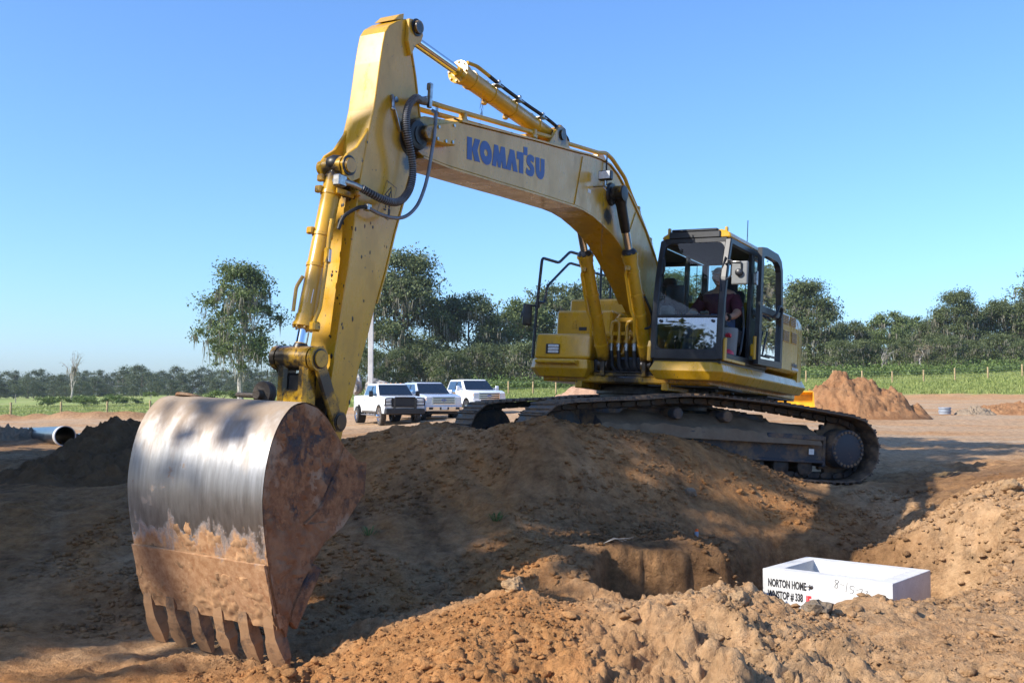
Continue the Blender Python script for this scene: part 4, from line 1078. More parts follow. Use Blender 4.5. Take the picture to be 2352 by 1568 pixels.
tp = S(); tp.tube([A + u * (L * .63) + f * .13 + Vector((0, .03, 0)), A + u * (L * .58) + f * .15 + Vector((0, .05, 0)), A + u * (L * .50) + f * .12 + Vector((0, .08, 0))], .020, 8, .04); part(tp, 'cylinder_pipe', 'yellow', o)
tp = S(); tp.tube(spline([A + u * (L * .51) + f * .12 + Vector((0, .08, 0)), A + u * (L * .40) + f * .105 + Vector((0, .085, 0)), A + u * (L * .25) + f * .105 + Vector((0, .085, 0)), A + u * (L * .06) + f * .11 + Vector((0, .09, 0)), A + u * (-.07 * L) + f * .06 + Vector((0, .10, 0)), A + u * (-.10 * L) - f * .02 + Vector((0, .10, 0))], 6), .020, 8); part(tp, 'hydraulic_hose', 'rubber', o)
for q in (.45, .30, .12):
    cl = S(); cl.box(A + u * (L * q) + f * .085 + Vector((0, .085, 0)), (.12, .07, .012), .003); cl.box(A + u * (L * q) + f * .115 + Vector((0, .085, 0)), (.04, .05, .06), .008); part(cl, 'pipe_bracket', 'zinc', o)
    for sgn in (1, -1):
        cl = S(); cl.box(A + u * (L * (q + .02)) + f * .108 * sgn - Vector((0, .03, 0)), (.055, .05, .045), .01); part(cl, 'clamp_lug', 'yellow_worn', o)
bk = S()
for y in (-.15, .15): bk.prism([(3.75, 3.62), (3.55, 3.86), (3.45, 3.95), (3.34, 3.93), (3.28, 3.80), (3.15, 3.68)], y - .02, y + .02, .006)
bk.cyl((3.41, -.19, 3.84), (3.41, .19, 3.84), .06, n=20)
part(bk, 'arm_cylinder_bracket', 'yellow_worn')
gs = S(); gs.lathe((3.41, .12, 3.84), (0, 1, 0), [(0, .115), (.012, .12), (.02, .10)], 20); part(gs, 'grease', 'grease'); gs = S(); gs.box((3.3, .05, 3.72), (.35, .2, .05), .02); part(gs, 'grease', 'grease')

# --- arm
arm_prof = [(6.353, 4.112), (6.486, 4.041), (6.588, 3.963), (6.635, 3.889), (6.657, 3.767), (6.676, 3.613), (6.70, 3.356), (6.718, 3.182), (6.76, 3.0), (6.79, 2.8), (6.827, 2.57), (6.867, 2.157), (6.896, 1.816), (6.933, 1.543), (6.965, 1.285), (7.0, .971), (7.06, .5), (7.10, .1), (7.07, -.06), (6.98, -.11), (6.89, -.05), (6.845, .15), (6.837, .355), (6.797, .547), (6.72, .751), (6.668, .973), (6.58, 1.25), (6.507, 1.523), (6.414, 1.816), (6.324, 2.172), (6.227, 2.479), (6.158, 2.727), (6.06, 2.92), (6.03, 3.08), (6.06, 3.26), (6.176, 3.637), (6.309, 3.971)]
ar = S(); ar.prism(arm_prof, -.145, .145, .01, seg=2)
arm = part(ar, 'arm', 'yellow')
fl = S(); strip(fl, arm_prof[27:32], -.155, .155, .014, .0); strip(fl, arm_prof[33:37], -.155, .155, .014, .0)
part(fl, 'flange', 'yellow', arm)
lg = S()
for y in (-.165, .165): lg.prism([(6.36, 4.105), (6.25, 4.13), (6.17, 4.09), (6.14, 4.02), (6.17, 3.94), (6.24, 3.90), (6.30, 3.78), (6.36, 3.9)], y - .022, y + .022, .006)
lg.prism([(6.36, 4.10), (6.50, 4.05), (6.42, 4.13), (6.36, 4.16)], -.10, .12, .004)
part(lg, 'arm_top_lug', 'yellow', arm)
pn = S(); pn.cyl((6.25, -.23, 4.06), (6.25, .225, 4.06), .058, n=24); part(pn, 'arm_cylinder_pin', 'yellow_worn', arm)
gs = S(); gs.lathe((6.25, .187, 4.06), (0, 1, 0), [(0, .078), (.008, .078), (.010, .062)], 24, False); part(gs, 'grease', 'grease', arm)
lg = S()
for y in (-.12, .12): lg.prism([(6.70, 3.12), (6.78, 2.96), (6.89, 2.80), (7.0, 2.72), (7.06, 2.63), (7.02, 2.53), (6.93, 2.49), (6.80, 2.56)], y - .016, y + .016, .005)
part(lg, 'bucket_cylinder_bracket', 'yellow', arm)
pn = S(); pn.cyl((6.98, -.17, 2.62), (6.98, .165, 2.62), .062, n=22); part(pn, 'bucket_cylinder_pin', 'yellow_worn', arm)
gs = S(); gs.lathe((6.98, .137, 2.62), (0, 1, 0), [(0, .085), (.01, .085), (.012, .066)], 22, False); gs.sphere((6.98, 0, 2.64), .10, (1, 1, .8)); gs.box((6.90, .0, 2.50), (.1, .2, .12), .03); part(gs, 'grease', 'grease', arm)
# lever on the arm side, warning sign
lv = S(); beam(lv, (6.515, .155, 3.36), (6.36, .165, 3.07), .03, .012, (0, 1, 0), .003); lv.tube([(6.50, .16, 3.36), (6.53, .20, 3.30), (6.55, .22, 3.22)], .014, 8, .02); lv.cyl((6.47, .145, 3.33), (6.47, .19, 3.33), .026, n=14); lv.sphere((6.55, .22, 3.22), .020); part(lv, 'sensor_lever', 'zinc', arm)
wq = S(); wq.add([(6.479, .1465, 2.612), (6.328, .1465, 2.572), (6.423, .1465, 2.261), (6.581, .1465, 2.313)], [(0, 1, 2, 3)]); part(wq, 'warning_plate', 'yellow', arm)
wq = S(); 
def fram(mb, P, y, w):
    c = Vector((sum(p[0] for p in P) / len(P), sum(p[1] for p in P) / len(P))); n = len(P)
    I = [Vector(p) + (c - Vector(p)) * w for p in P]
    mb.add([(p[0], y, p[1]) for p in P] + [(q.x, y, q.y) for q in I], [(i, (i + 1) % n, n + (i + 1) % n, n + i) for i in range(n)])
fram(wq, [(6.411, 2.57), (6.501, 2.476), (6.389, 2.455)], .1475, .28)
fram(wq, [(6.479, 2.612), (6.328, 2.572), (6.423, 2.261), (6.581, 2.313)], .1472, .04)
for (x, z, w, h) in ((6.42, 2.39, .028, .028), (6.42, 2.33, .03, .08), (6.48, 2.35, .04, .015), (6.47, 2.39, .015, .05), (6.43, 2.49, .02, .03), (6.415, 2.515, .02, .02)): wq.span((x - w / 2, .1472, z - h / 2), (x + w / 2, .1476, z + h / 2))
part(wq, 'warning_pictogram', 'decal_black', arm)
# grease runs below the boom pin and along the arm
gs = S(); gs.lathe((6.17, .1455, 3.06), (0, 1, 0), [(0, .17), (.003, .165), (.006, .10)], 22); part(gs, 'grease', 'grease', arm)
rnd = random.Random(4)
sp = S()
for k in range(46):
    z = rnd.uniform(1.0, 2.5); x = np.interp(z, [.97, 1.54, 2.16, 2.57], [7.0, 6.933, 6.867, 6.827])
    y = rnd.uniform(-.04, .135); r = rnd.uniform(.006, .028) * (1 if rnd.random() < .3 else .6)
    sp.sphere((x, y, z), r, (.12, rnd.uniform(.4, 1.0), rnd.uniform(.8, 2.2)), 1)
for k in range(24):
    z = rnd.uniform(.6, 2.9); t_ = rnd.random(); x = np.interp(z, [.55, .97, 1.5, 2.2, 2.7], [6.80, 6.67, 6.51, 6.32, 6.16]) * (1 - t_) + np.interp(z, [.97, 1.54, 2.16, 2.57], [7.0, 6.933, 6.867, 6.827]) * t_
    sp.sphere((x, .1455, z), rnd.uniform(.004, .012), (1, .2, rnd.uniform(1, 2.4)), 1)
part(sp, 'grease_spatter', 'grease', arm, smooth=False)['kind'] = 'stuff'

o, A, u, L = ram('bucket_cylinder', (6.98, 2.62), (7.27, .98), 0, .080, .048, .845, (.14, .36, .52), boss=.10)
f = Vector((u.z, 0, -u.x)); 
if f.x < 0: f = -f
tp = S(); tp.tube([A + u * (L * .30) + f * .06 + Vector((0, .125, 0)), A + u * (L * .38) + f * .04 + Vector((0, .11, 0)), A + u * (L * .48) + f * .03 + Vector((0, .125, 0)), A + u * (L * .75) + f * .0 + Vector((0, .125, 0)), A + u * (L * .82) + f * .02 + Vector((0, .11, 0))], .017, 8, .03); part(tp, 'cylinder_pipe', 'yellow', o)
tp = S(); tp.box(A + u * (L * .485) + Vector((0, .125, 0)) + f * .03, (.05, .05, .13), .01); tp.box(A + u * (L * .485) + Vector((0, .152, 0)) + f * .03, (.03, .004, .10), .001, mi=1); part(tp, 'check_valve', ('yellow_worn', 'decal_white'), o)
tp = S(); tp.tube([A + u * (L * .60) + f * .09 - Vector((0, .04, 0)), A + u * (L * .66) + f * .12 - Vector((0, .06, 0)), A + u * (L * .78) + f * .10 - Vector((0, .06, 0))], .015, 8, .03); part(tp, 'cylinder_pipe', 'yellow', o)
for q in (.08, .14, .36): tp = S(); tp.box(A + u * (L * q) + f * .085 - Vector((0, .06, 0)), (.05, .07, .06), .01); part(tp, 'clamp_lug', 'yellow_worn', o)
tp = S(); tp.box(A + u * (L * .84) + Vector((.0, .09, 0)), (.09, .10, .08), .015); part(tp, 'clamp_lug', 'yellow_worn', o)
tp = S(); tp.box(A + u * (L * .14) + Vector((-.05, .11, .0)), (.22, .02, .05), .006); tp.box(A + u * (L * .14) + Vector((-.17, .14, .02)), (.05, .05, .05), .01); part(tp, 'hose_bracket', 'yellow', o)
lb = S(); lb.add([(A + u * (L * q) + f * .0795 * math.cos(an) + Vector((0, 1, 0)) * .0815 * math.sin(an)) for q, an in ((.66, .5), (.66, .95), (.73, .95), (.73, .5))], [(0, 1, 2, 3)]); part(lb, 'serial_label', 'decal_white', o)
gs = S(); gs.lathe(A + u * (L * .93), u, [(0, .055), (.03, .065), (.06, .06)], 14); gs.box(A + u * (L * .03) + f * -.04, (.1, .17, .1), .03); part(gs, 'grease', 'grease', o)
# links
for y in (-.205, .205):
    lk = S(); beam(lk, (7.28, y, 1.00), (6.975, y, .47), .13, .04, (1, 0, .6), .012); lk.cyl((7.27, y - .025, .98), (7.27, y + .025, .98), .10, n=22); lk.cyl((6.975, y - .025, .49), (6.975, y + .025, .49), .085, n=22); part(lk, 'side_link', 'yellow_worn')
pn = S(); pn.cyl((7.27, -.245, .98), (7.27, .25, .98), .068, n=22); part(pn, 'link_pin', 'yellow')
pn = S(); pn.cyl((6.975, -.245, .49), (6.975, .248, .49), .06, n=22); part(pn, 'link_pin', 'yellow')
for (x, z, r) in ((7.27, .98, .082), (6.975, .49, .072)):
    gs = S(); gs.lathe((x, .231, z), (0, 1, 0), [(0, r), (.006, r), (.008, r - .014)], 22, False); part(gs, 'grease', 'grease')
gs = S(); gs.cyl((7.27, -.17, .98), (7.27, .17, .98), .082, n=20); part(gs, 'grease', 'grease')
gs = S(); beam(gs, (7.27, .0, .86), (7.27, .0, .70), .06, .24, (1, 0, 0), .02); part(gs, 'grease', 'grease')
hl_ = S()
for y in (-.11, .11):
    beam(hl_, (7.27, y, .98), (7.26, y, .34), .15, .10, (1, 0, .2), .025)
hl_.box((7.265, 0, .60), (.13, .2, .26), .02); hl_.cyl((7.27, -.165, .98), (7.27, .165, .98), .10, n=22); hl_.cyl((7.26, -.17, .33), (7.26, .17, .33), .085, n=22)
part(hl_, 'bucket_link', 'yellow_worn')

# --- bucket
BW = .715; BF = .66        # left and right faces of the bucket
arc = [(7.30, .205), (7.40, .262), (7.477, .312), (7.589, .419), (7.687, .517), (7.802, .591), (7.931, .622), (8.05, .598), (8.125, .54), (8.19, .455), (8.243, .34), (8.275, .215), (8.292, .085), (8.293, -.06), (8.27, -.207), (8.236, -.345), (8.188, -.504), (8.127, -.682), (8.062, -.855), (8.030, -.925)]
arc_s = [(p.x, p.y) for p in spline([(a, b, 0) for a, b in arc], 3)]
bu = S()
n = len(arc_s); vs_ = []; fs_ = []
for (x, z) in arc_s: vs_ += [(x, -BF, z), (x, BW, z)]
fs_ = [(2 * i, 2 * i + 1, 2 * i + 3, 2 * i + 2) for i in range(n - 1)]
bu.add(vs_, fs_, 0, True)
ins = []
for i, (x, z) in enumerate(arc_s):
    a = arc_s[max(i - 1, 0)]; b = arc_s[min(i + 1, n - 1)]; d = Vector((b[0] - a[0], b[1] - a[1])).normalized()
    ins.append((x - (-d.y) * .03 * -1 if False else x + d.y * .03, z - d.x * .03))
vs_ = []
for (x, z) in ins: vs_ += [(x, -BF, z), (x, BW, z)]
bu.add(vs_, [f[::-1] for f in fs_], 0, True)
bucket = part(bu, 'bucket', 'bucket_steel', sharp=50)
side_prof = arc + [(7.955, -1.02), (7.94, -.915), (7.875, -.975), (7.655, -.575), (7.742, -.53), (7.62, -.385), (7.425, -.282), (7.20, -.04), (7.20, .195)]
for s in (1, -1):
    sp = S(); sp.prism([(x - .006 if x > 8 else x, z - (.006 if z > .5 else 0)) for x, z in side_prof], (BW - .03) if s > 0 else -BF, BW if s > 0 else -BF + .03)
    part(sp, 'side_plate', 'bucket_side', bucket)
sm_ = S(); sm_.tube(spline([(7.478, BW + .004, .30), (7.539, BW + .004, .159), (7.631, BW + .004, -.012), (7.723, BW + .004, -.151), (7.86, BW + .004, -.245)], 5), .012, 8); part(sm_, 'weld_bead', 'bucket_side', bucket)
for s in (1, -1):
    sc = S(); sc.prism([(7.655, -.575), (7.742, -.53), (7.80, -.60), (7.93, -.84), (7.94, -.915), (7.875, -.975)], BW - .02 if s > 0 else -BF - .022, BW + .022 if s > 0 else -BF + .02, .004)
    part(sc, 'side_cutter', 'bucket_side', bucket)
wp = S(); strip(wp, [(8.196, -.50), (8.150, -.63), (8.094, -.78), (8.055, -.87)], -BF + .01, BW - .01, .022, .002)
part(wp, 'wear_plate', 'bucket_steel', bucket)
lp = S(); strip(lp, [(8.064, -.85), (8.020, -.955)], -BF, BW, .05, -.04); part(lp, 'lip', 'bucket_steel', bucket)
for y in (-.595, -.347, -.098, .150, .399, .647):
    tt = S()
    d = Vector((-.36, 0, -.93)).normalized(); nn = Vector((.93, 0, -.36))
    def seg(s_, w, h, o=0): 
        c = Vector((8.055, y, -.86)) + d * s_ + nn * o
        return [c + Vector((0, w, 0)) + nn * h, c + Vector((0, -w, 0)) + nn * h, c + Vector((0, -w, 0)) - nn * h, c + Vector((0, w, 0)) - nn * h]
    j_ = .008 * math.sin(y * 31)
    rings_ = [seg(.0, .040, .020, .010), seg(.08, .048, .040, .006), seg(.16, .046, .048), seg(.20, .052 + j_, .050), seg(.25, .066, .046), seg(.33, .066 + j_ * 2, .034), seg(.42 + j_, .058, .012)]
    vs_ = [v for r_ in rings_ for v in r_]; fs_ = []
    for i in range(len(rings_) - 1):
        for k in range(4): fs_.append((4 * i + k, 4 * i + (k + 1) % 4, 4 * i + 4 + (k + 1) % 4, 4 * i + 4 + k))
    fs_ += [(3, 2, 1, 0), tuple(4 * (len(rings_) - 1) + k for k in range(4))]
    tt.add(vs_, fs_); part(tt, 'tooth', 'tooth_dirty', bucket)
ea = S()
for y in (-.20, .20): ea.prism([(7.34, .20), (7.50, .34), (7.40, .41), (7.28, .42), (7.18, .38), (7.05, .14), (6.93, .10), (6.88, .02), (6.93, -.08), (7.06, -.10), (7.20, -.05)], y - .025, y + .025, .006)
part(ea, 'bucket_ear', 'yellow_worn', bucket)
# caked earth on the bucket back and side (sheets that stand proud of the steel)
steel_dirty('earth_side', (.17, .075, .032), (.33, .19, .10), .35, .62, 0, .95, 5)
ek = S()
ny, ns = 110, 62; vs_ = []; fs_ = []
for i in range(ns):
    z = -.26 - .69 * i / (ns - 1)
    x = float(np.interp(-z, [-.08, .06, .207, .345, .504, .682, .855, .985, 1.05], [8.292, 8.293, 8.27, 8.236, 8.188, 8.127, 8.062, 8.0, 7.97]))
    for j in range(ny):
        y = -BF + .005 + (BF + BW - .01) * j / (ny - 1)
        n1 = mnoise.fractal(Vector((y * 2.2, z * 2.2, 1.3)), .8, 2.1, 5); n2 = abs(mnoise.fractal(Vector((y * 9, z * 9, 4.1)), .7, 2.2, 4))
        drip = mnoise.noise((y * 6.5, z * .8, 9.0))
        cover = (-.42 - z + .16 * drip + .10 * n1) * 3.2
        h = min(1, max(-.4, cover)) * .014 + .020 * n2 + .010 * n1 - .010
        h += .020 * max(0, min(1, (-.49 - z) * 20)) * (0.2 if (y > .05 and -.60 < z < -.50) else 1)
        vs_.append((x + h * .95, y, z - h * .25))
for i in range(ns - 1):
    for j in range(ny - 1): fs_.append((i * ny + j, i * ny + j + 1, (i + 1) * ny + j + 1, (i + 1) * ny + j))
ek.add(vs_, fs_, 0, True)
part(ek, 'caked_earth', 'earth', bucket)
ek = S(); nx_, nz_ = 80, 110; idx = {}; vs_ = []; fs_ = []
def inside(px, pz, P):
    c = False; n = len(P); j = n - 1
    for i in range(n):
        if (P[i][1] > pz) != (P[j][1] > pz) and px < (P[j][0] - P[i][0]) * (pz - P[i][1]) / (P[j][1] - P[i][1]) + P[i][0]: c = not c
        j = i
    return c
for i in range(nx_):
    for j in range(nz_):
        x = 7.2 + 1.08 * i / (nx_ - 1); z = -.98 + 1.58 * j / (nz_ - 1)
        if not inside(x, z, side_prof): continue
        n1 = mnoise.fractal(Vector((x * 2.4, z * 2.4, 7.7)), .8, 2.1, 5); n2 = abs(mnoise.fractal(Vector((x * 8, z * 8, 2.1)), .7, 2.2, 4))
        seam = float(np.interp(z, [-.25, -.15, 0, .16, .3], [7.86, 7.72, 7.63, 7.54, 7.47]))
        keep = min(1, (x - seam) * 9) if z > -.24 else 1.0
        h = .016 * n1 + .030 * n2 * max(0, keep) - .006 - (.02 if keep < 0 else 0) - (.012 if x > 7.95 and z > .1 and n1 < .2 else 0)
        if not all(inside(x + ddx, z + ddz, side_prof) for ddx, ddz in ((.03, 0), (-.03, 0), (0, .03), (0, -.03))): h = -.004
        idx[(i, j)] = len(vs_); vs_.append((x, BW + h, z))
for (i, j), k in idx.items():
    if (i + 1, j) in idx and (i, j + 1) in idx and (i + 1, j + 1) in idx: fs_.append((k, idx[(i + 1, j)], idx[(i + 1, j + 1)], idx[(i, j + 1)]))
ek.add(vs_, fs_, 0, True)
part(ek, 'caked_earth', 'earth_side', bucket)
# shackle and sheave lying on the bucket top
SX, SY, SZ = 7.80, .17, .655
shk = S()
shk.tube([(SX + .06 * math.sin(a), SY - .17 + .075 * math.cos(a), SZ) for a in [PI * .5 + i * PI / 10 for i in range(11)]] + [(SX - .06, SY, SZ)], .019, 10)
shk.tube([(SX + .06, SY - .17, SZ), (SX + .06, SY, SZ)], .019, 10)
shk.cyl((SX - .09, SY + .01, SZ + .01), (SX + .09, SY + .01, SZ + .01), .036, n=18)
shackle = part(shk, 'lifting_shackle', 'shackle_steel')
sv = S(); sv.lathe((SX - .035, SY + .01, SZ + .02), (1, 0, .0), [(0, .06), (.0, .088), (.015, .092), (.035, .08), (.055, .092), (.07, .088), (.07, .06)], 30); part(sv, 'sheave', 'shackle_steel', shackle)
ey = S(); ey.lathe((7.86, -.50, .595), (-.25, 0, 1), [(0, .15), (.02, .15), (.022, .12)], 24); part(ey, 'cover_plate', 'bucket_side')

# hoses between boom tip and arm
h1 = spline([(5.95, .13, 3.47), (6.187, .24, 3.40), (6.302, .27, 3.385), (6.406, .28, 3.291), (6.448, .29, 3.165), (6.433, .30, 3.021), (6.36, .30, 2.869), (6.314, .30, 2.709), (6.344, .30, 2.553), (6.443, .30, 2.435), (6.568, .30, 2.385), (6.745, .28, 2.391), (6.90, .22, 2.44)], 8)
hs = S(); hs.tube(h1, .030, 12)
hose = part(hs, 'hydraulic_hose', 'rubber')
co_ = S(); acc = 0
for i in range(1, len(h1)):
    a, b = h1[i - 1], h1[i]; k_n = max(1, int((b - a).length / .016))
    for k in range(k_n):
        c = a.lerp(b, k / k_n); co_.lathe(c, (b - a), [(0, .030), (.002, .036), (.007, .036), (.009, .030)], 10, False)
part(co_, 'spring_guard', 'grey_metal', hose)
fb = S(); fb.tube([(6.88, .23, 2.43), (6.95, .20, 2.455), (7.06, .14, 2.47), (7.10, .08, 2.46)], .024, 10, .04); fb.box((7.07, .13, 2.47), (.10, .08, .10), .012); part(fb, 'hose_fitting', 'zinc', hose)
fb = S(); fb.tube([(6.10, .21, 3.42), (6.0, .15, 3.465)], .027, 10); fb.box((6.0, .15, 3.465), (.06, .08, .07), .01); fb.box((6.0, .20, 3.50), (.04, .04, .22), .006); fb.box((5.97, .17, 3.60), (.05, .05, .07), .008); part(fb, 'hose_fitting', 'zinc', hose)
h2 = spline([(6.0, .24, 3.36), (6.028, .30, 3.318), (6.056, .32, 3.204), (6.072, .33, 3.081), (6.096, .33, 2.935), (6.125, .33, 2.752), (6.175, .33, 2.58), (6.266, .33, 2.414), (6.403, .32, 2.295), (6.562, .30, 2.252), (6.722, .26, 2.264), (6.80, .22, 2.30)], 6)
hs = S(); hs.tube(h2, .016, 10); part(hs, 'hydraulic_hose', 'grey_metal')
hs = S(); hs.tube(spline([(6.80, .22, 2.30), (6.88, .19, 2.281), (6.985, .15, 2.205), (7.02, .13, 2.14), (7.04, .125, 2.07)], 6), .016, 10); part(hs, 'hydraulic_hose', 'rubber')
cl = S(); cl.box((6.79, .21, 2.30), (.05, .06, .06), .008); part(cl, 'hose_clamp', 'zinc')
hs = S(); hs.tube(spline([(1.32, .24, 1.95), (1.35, .36, 1.86), (1.30, .44, 1.90), (1.35, .46, 2.05), (1.5, .42, 2.25)], 6), .016, 8); part(hs, 'hydraulic_hose', 'rubber')
# moss caught on the machine
ms = S(); rnd = random.Random(3)
def moss_strand(mb, p, L, n=26, spread=.02):
    for k in range(n):
        q = Vector(p) + Vector((rnd.uniform(-spread, spread), rnd.uniform(0, spread), rnd.uniform(-L, 0)))
        e = q + Vector((rnd.uniform(-.03, .03), rnd.uniform(-.01, .02), rnd.uniform(-.10, -.02))); w = .003
        mb.add([q + Vector((w, 0, 0)), q - Vector((w, 0, 0)), e, ], [(0, 1, 2)])
moss_strand(ms, (2.45, .24, 3.42), .75, 70); moss_strand(ms, (2.28, .26, 3.50), .45, 60, .04); moss_strand(ms, (5.95, .22, 3.45), .15, 60, .06); moss_strand(ms, (5.0, .10, 3.86), .28, 30)
flat('moss_dry', (.10, .085, .06), .95, 0, .3, 20)
mo_ = part(ms, 'caught_moss', 'moss_dry'); mo_['kind'] = 'stuff'
# ------------------------------------------------------------------ vegetation
def leaf_mat(name, lo, hi, trans=.3):
    m = bpy.data.materials.new(name); m.use_nodes = True; nt = m.node_tree; nt.nodes.clear(); M[name] = m
    out = nt.nodes.new('ShaderNodeOutputMaterial')
    g = N(nt, 'ShaderNodeNewGeometry'); tc = N(nt, 'ShaderNodeTexCoord')
    f = math_n(nt, 'ADD', math_n(nt, 'MULTIPLY', g.outputs['Random Per Island'], .6), math_n(nt, 'MULTIPLY', noise_n(nt, .45, 3, .6, tc.outputs['Object']), .55))
    c = ramp(nt, f, [(.2, lo), (.85, hi)])
    d = N(nt, 'ShaderNodeBsdfPrincipled'); setp(d, roughness=.6, specular_ior_level=.3); t = N(nt, 'ShaderNodeBsdfTranslucent')
    nt.links.new(c, d.inputs['Base Color']); nt.links.new(c, t.inputs[0])
    mx = N(nt, 'ShaderNodeMixShader'); mx.inputs[0].default_value = trans
    nt.links.new(d.outputs[0], mx.inputs[1]); nt.links.new(t.outputs[0], mx.inputs[2]); nt.links.new(mx.outputs[0], out.inputs[0])
leaf_mat('leaf_oak', (.042, .062, .024), (.165, .195, .078))
leaf_mat('leaf_light', (.052, .082, .026), (.195, .240, .082))
leaf_mat('leaf_far', (0.041, 0.058, 0.033), (0.142, 0.173, 0.082))
leaf_mat('leaf_bush', (.055, .095, .022), (.17, .23, .065))
leaf_mat('grass_blade', (.15, .20, .045), (.34, .37, .12))
leaf_mat('leaf_moss', (.14, .13, .095), (.34, .31, .235), .35)
leaf_mat('leaf_brown', (.13, .10, .06), (.24, .19, .11))
flat('bark', (.15, .125, .10), .9, 0, .4, 3); flat('bark_pale', (.36, .33, .29), .9, 0, .35, 4)

def np_mesh(name, verts, nper, mat, smooth=False):
    """verts (k, nper, 3): k separate polygons"""
    k = len(verts); co = np.ascontiguousarray(verts.reshape(-1, 3), dtype=np.float32)
    me = bpy.data.meshes.new(name)
    me.vertices.add(len(co)); me.vertices.foreach_set('co', co.ravel())
    me.loops.add(k * nper); me.loops.foreach_set('vertex_index', np.arange(k * nper, dtype=np.int32))
    me.polygons.add(k); me.polygons.foreach_set('loop_start', np.arange(0, k * nper, nper, dtype=np.int32))
    me.materials.append(mat); me.update(calc_edges=True)
    return me
def cards(rg, P, size, up=.35):
    """bent leaf-spray polygons at points P"""
    n = len(P)
    a = rg.normal(size=(n, 3)); a /= np.linalg.norm(a, axis=1)[:, None]
    b = rg.normal(size=(n, 3)); b -= a * (a * b).sum(1)[:, None]; b /= np.linalg.norm(b, axis=1)[:, None]
    s = (size * rg.uniform(.55, 1.35, n))[:, None]; w = s * rg.uniform(.35, .7, (n, 1))
    return np.stack([P - a * s * .5, P + b * w * .5 + a * s * .05, P + a * s * .5, P - b * w * .5 - a * s * .08], 1)
def moss_cards(rg, P, L, w):
    n = len(P); ang = rg.uniform(0, 6.28, n); d = np.stack([np.cos(ang), np.sin(ang), np.zeros(n)], 1)
    l = (L * rg.uniform(.35, 1.3, n))[:, None]; ww = (w * rg.uniform(.6, 1.4, n))[:, None]
    dn = np.array([[0, 0, -1.]]); dr = rg.normal(size=(n, 3)) * .06 * l
    return np.stack([P - d * ww * .5, P + d * ww * .5, P + dn * l * .6 + d * ww * .35 + dr, P + dn * l + dr, P + dn * l * .55 - d * ww * .4 + dr], 1)
def clump_points(rg, cs, n):
    """points spread through ellipsoid clumps (x, y, z, rx, ry, rz), denser towards their skin"""
    vol = np.array([c[3] * c[4] * c[5] for c in cs]) ** .75; cnt = (n * vol / vol.sum()).astype(int) + 1
    out = []
    for c, k in zip(cs, cnt):
        d = rg.normal(size=(k, 3)); d /= np.linalg.norm(d, axis=1)[:, None]
        r = np.minimum(np.abs(rg.normal(size=(k, 1))) * .55, .85 + .30 * rg.random((k, 1)))
        q = d * r * np.array([c[3:6]]) * 1.15; q += np.array([c[:3]])
        out.append(q)
    return np.concatenate(out)
def tree_proto(name, seed, H, RW, base_frac, n_leaf, size, leaf='leaf_oak', moss=0, n_clump=40, lean=.0, shape='round', limbs=9, bark='bark', clump=1.0):
    """H height, RW crown radius, crown from base_frac*H to H"""
    rg = np.random.default_rng(seed); rd = random.Random(seed)
    root = bpy.data.objects.new(name, None); COL.objects.link(root)
    cs = []
    for k in range(n_clump):
        t = rd.random() ** .85
        z = H * (base_frac + (1 - base_frac) * t * .95)
        if shape == 'cone': rad = RW * (1.02 - t) ** .62
        elif shape == 'tall': rad = RW * (1.0 - .72 * abs(t - .35) ** 1.1 - .25 * t)
        else: rad = RW * math.sqrt(max(.03, 1 - (1.75 * t - .75) ** 2 * .93))
        a = rd.uniform(0, 6.283); r = rad * math.sqrt(rd.uniform(.1, 1.0))
        q = clump * RW * rd.uniform(.19, .34)
        cs.append((r * math.cos(a) + lean * t * H, r * math.sin(a), min(z, H - q * .4), q * rd.uniform(.9, 1.7), q * rd.uniform(.9, 1.7), q * rd.uniform(.55, 1.05)))
    P = clump_points(rg, cs, n_leaf)
    link('crown', np_mesh(name + '_crown', cards(rg, P, size), 4, M[leaf]), root)
    tr = MB()
    tops = Vector((lean * H * .6, 0, H * .72))
    pts = [Vector((0, 0, -.5)), Vector((rd.uniform(-.2, .2), rd.uniform(-.2, .2), H * .22)), Vector((tops.x * .5 + rd.uniform(-.3, .3), rd.uniform(-.3, .3), H * .45)), tops]
    sp_ = spline(pts, 5); r0 = H * .022
    tr.tube(sp_, r0, 8, taper=[1.25 if i == 0 else 1 - .8 * i / len(sp_) for i in range(len(sp_))])
    for c in sorted(cs, key=lambda c: -c[3])[:limbs]:
        st_ = sp_[min(len(sp_) - 2, max(2, int(len(sp_) * min(.95, max(.12, (c[2] / H - .12) * 1.1)))))]
        e = Vector(c[:3]); m_ = st_.lerp(e, .55) + Vector((0, 0, -.04 * H * rd.random()))
        bp_ = spline([st_, m_, e], 4); tr.tube(bp_, r0 * .36, 5, taper=[1 - .85 * i / len(bp_) for i in range(len(bp_))])
    t_ = tr.build('trunk', M[bark], root)
    if moss:
        cl = [c for c in cs if c[2] < H * .85]
        q = np.array([[c[0] + rd.uniform(-1, 1) * c[3] * .8, c[1] + rd.uniform(-1, 1) * c[4] * .8, c[2] - c[5] * rd.uniform(.1, .9)] for c in [rd.choice(cl) for _ in range(moss)]])
        q = np.repeat(q, 5, 0) + rg.normal(size=(len(q) * 5, 3)) * .16
        link('moss', np_mesh(name + '_moss', moss_cards(rg, q, .095 * H if H < 20 else 1.7, .11), 5, M['leaf_moss']), root)['kind'] = 'stuff'
    return root
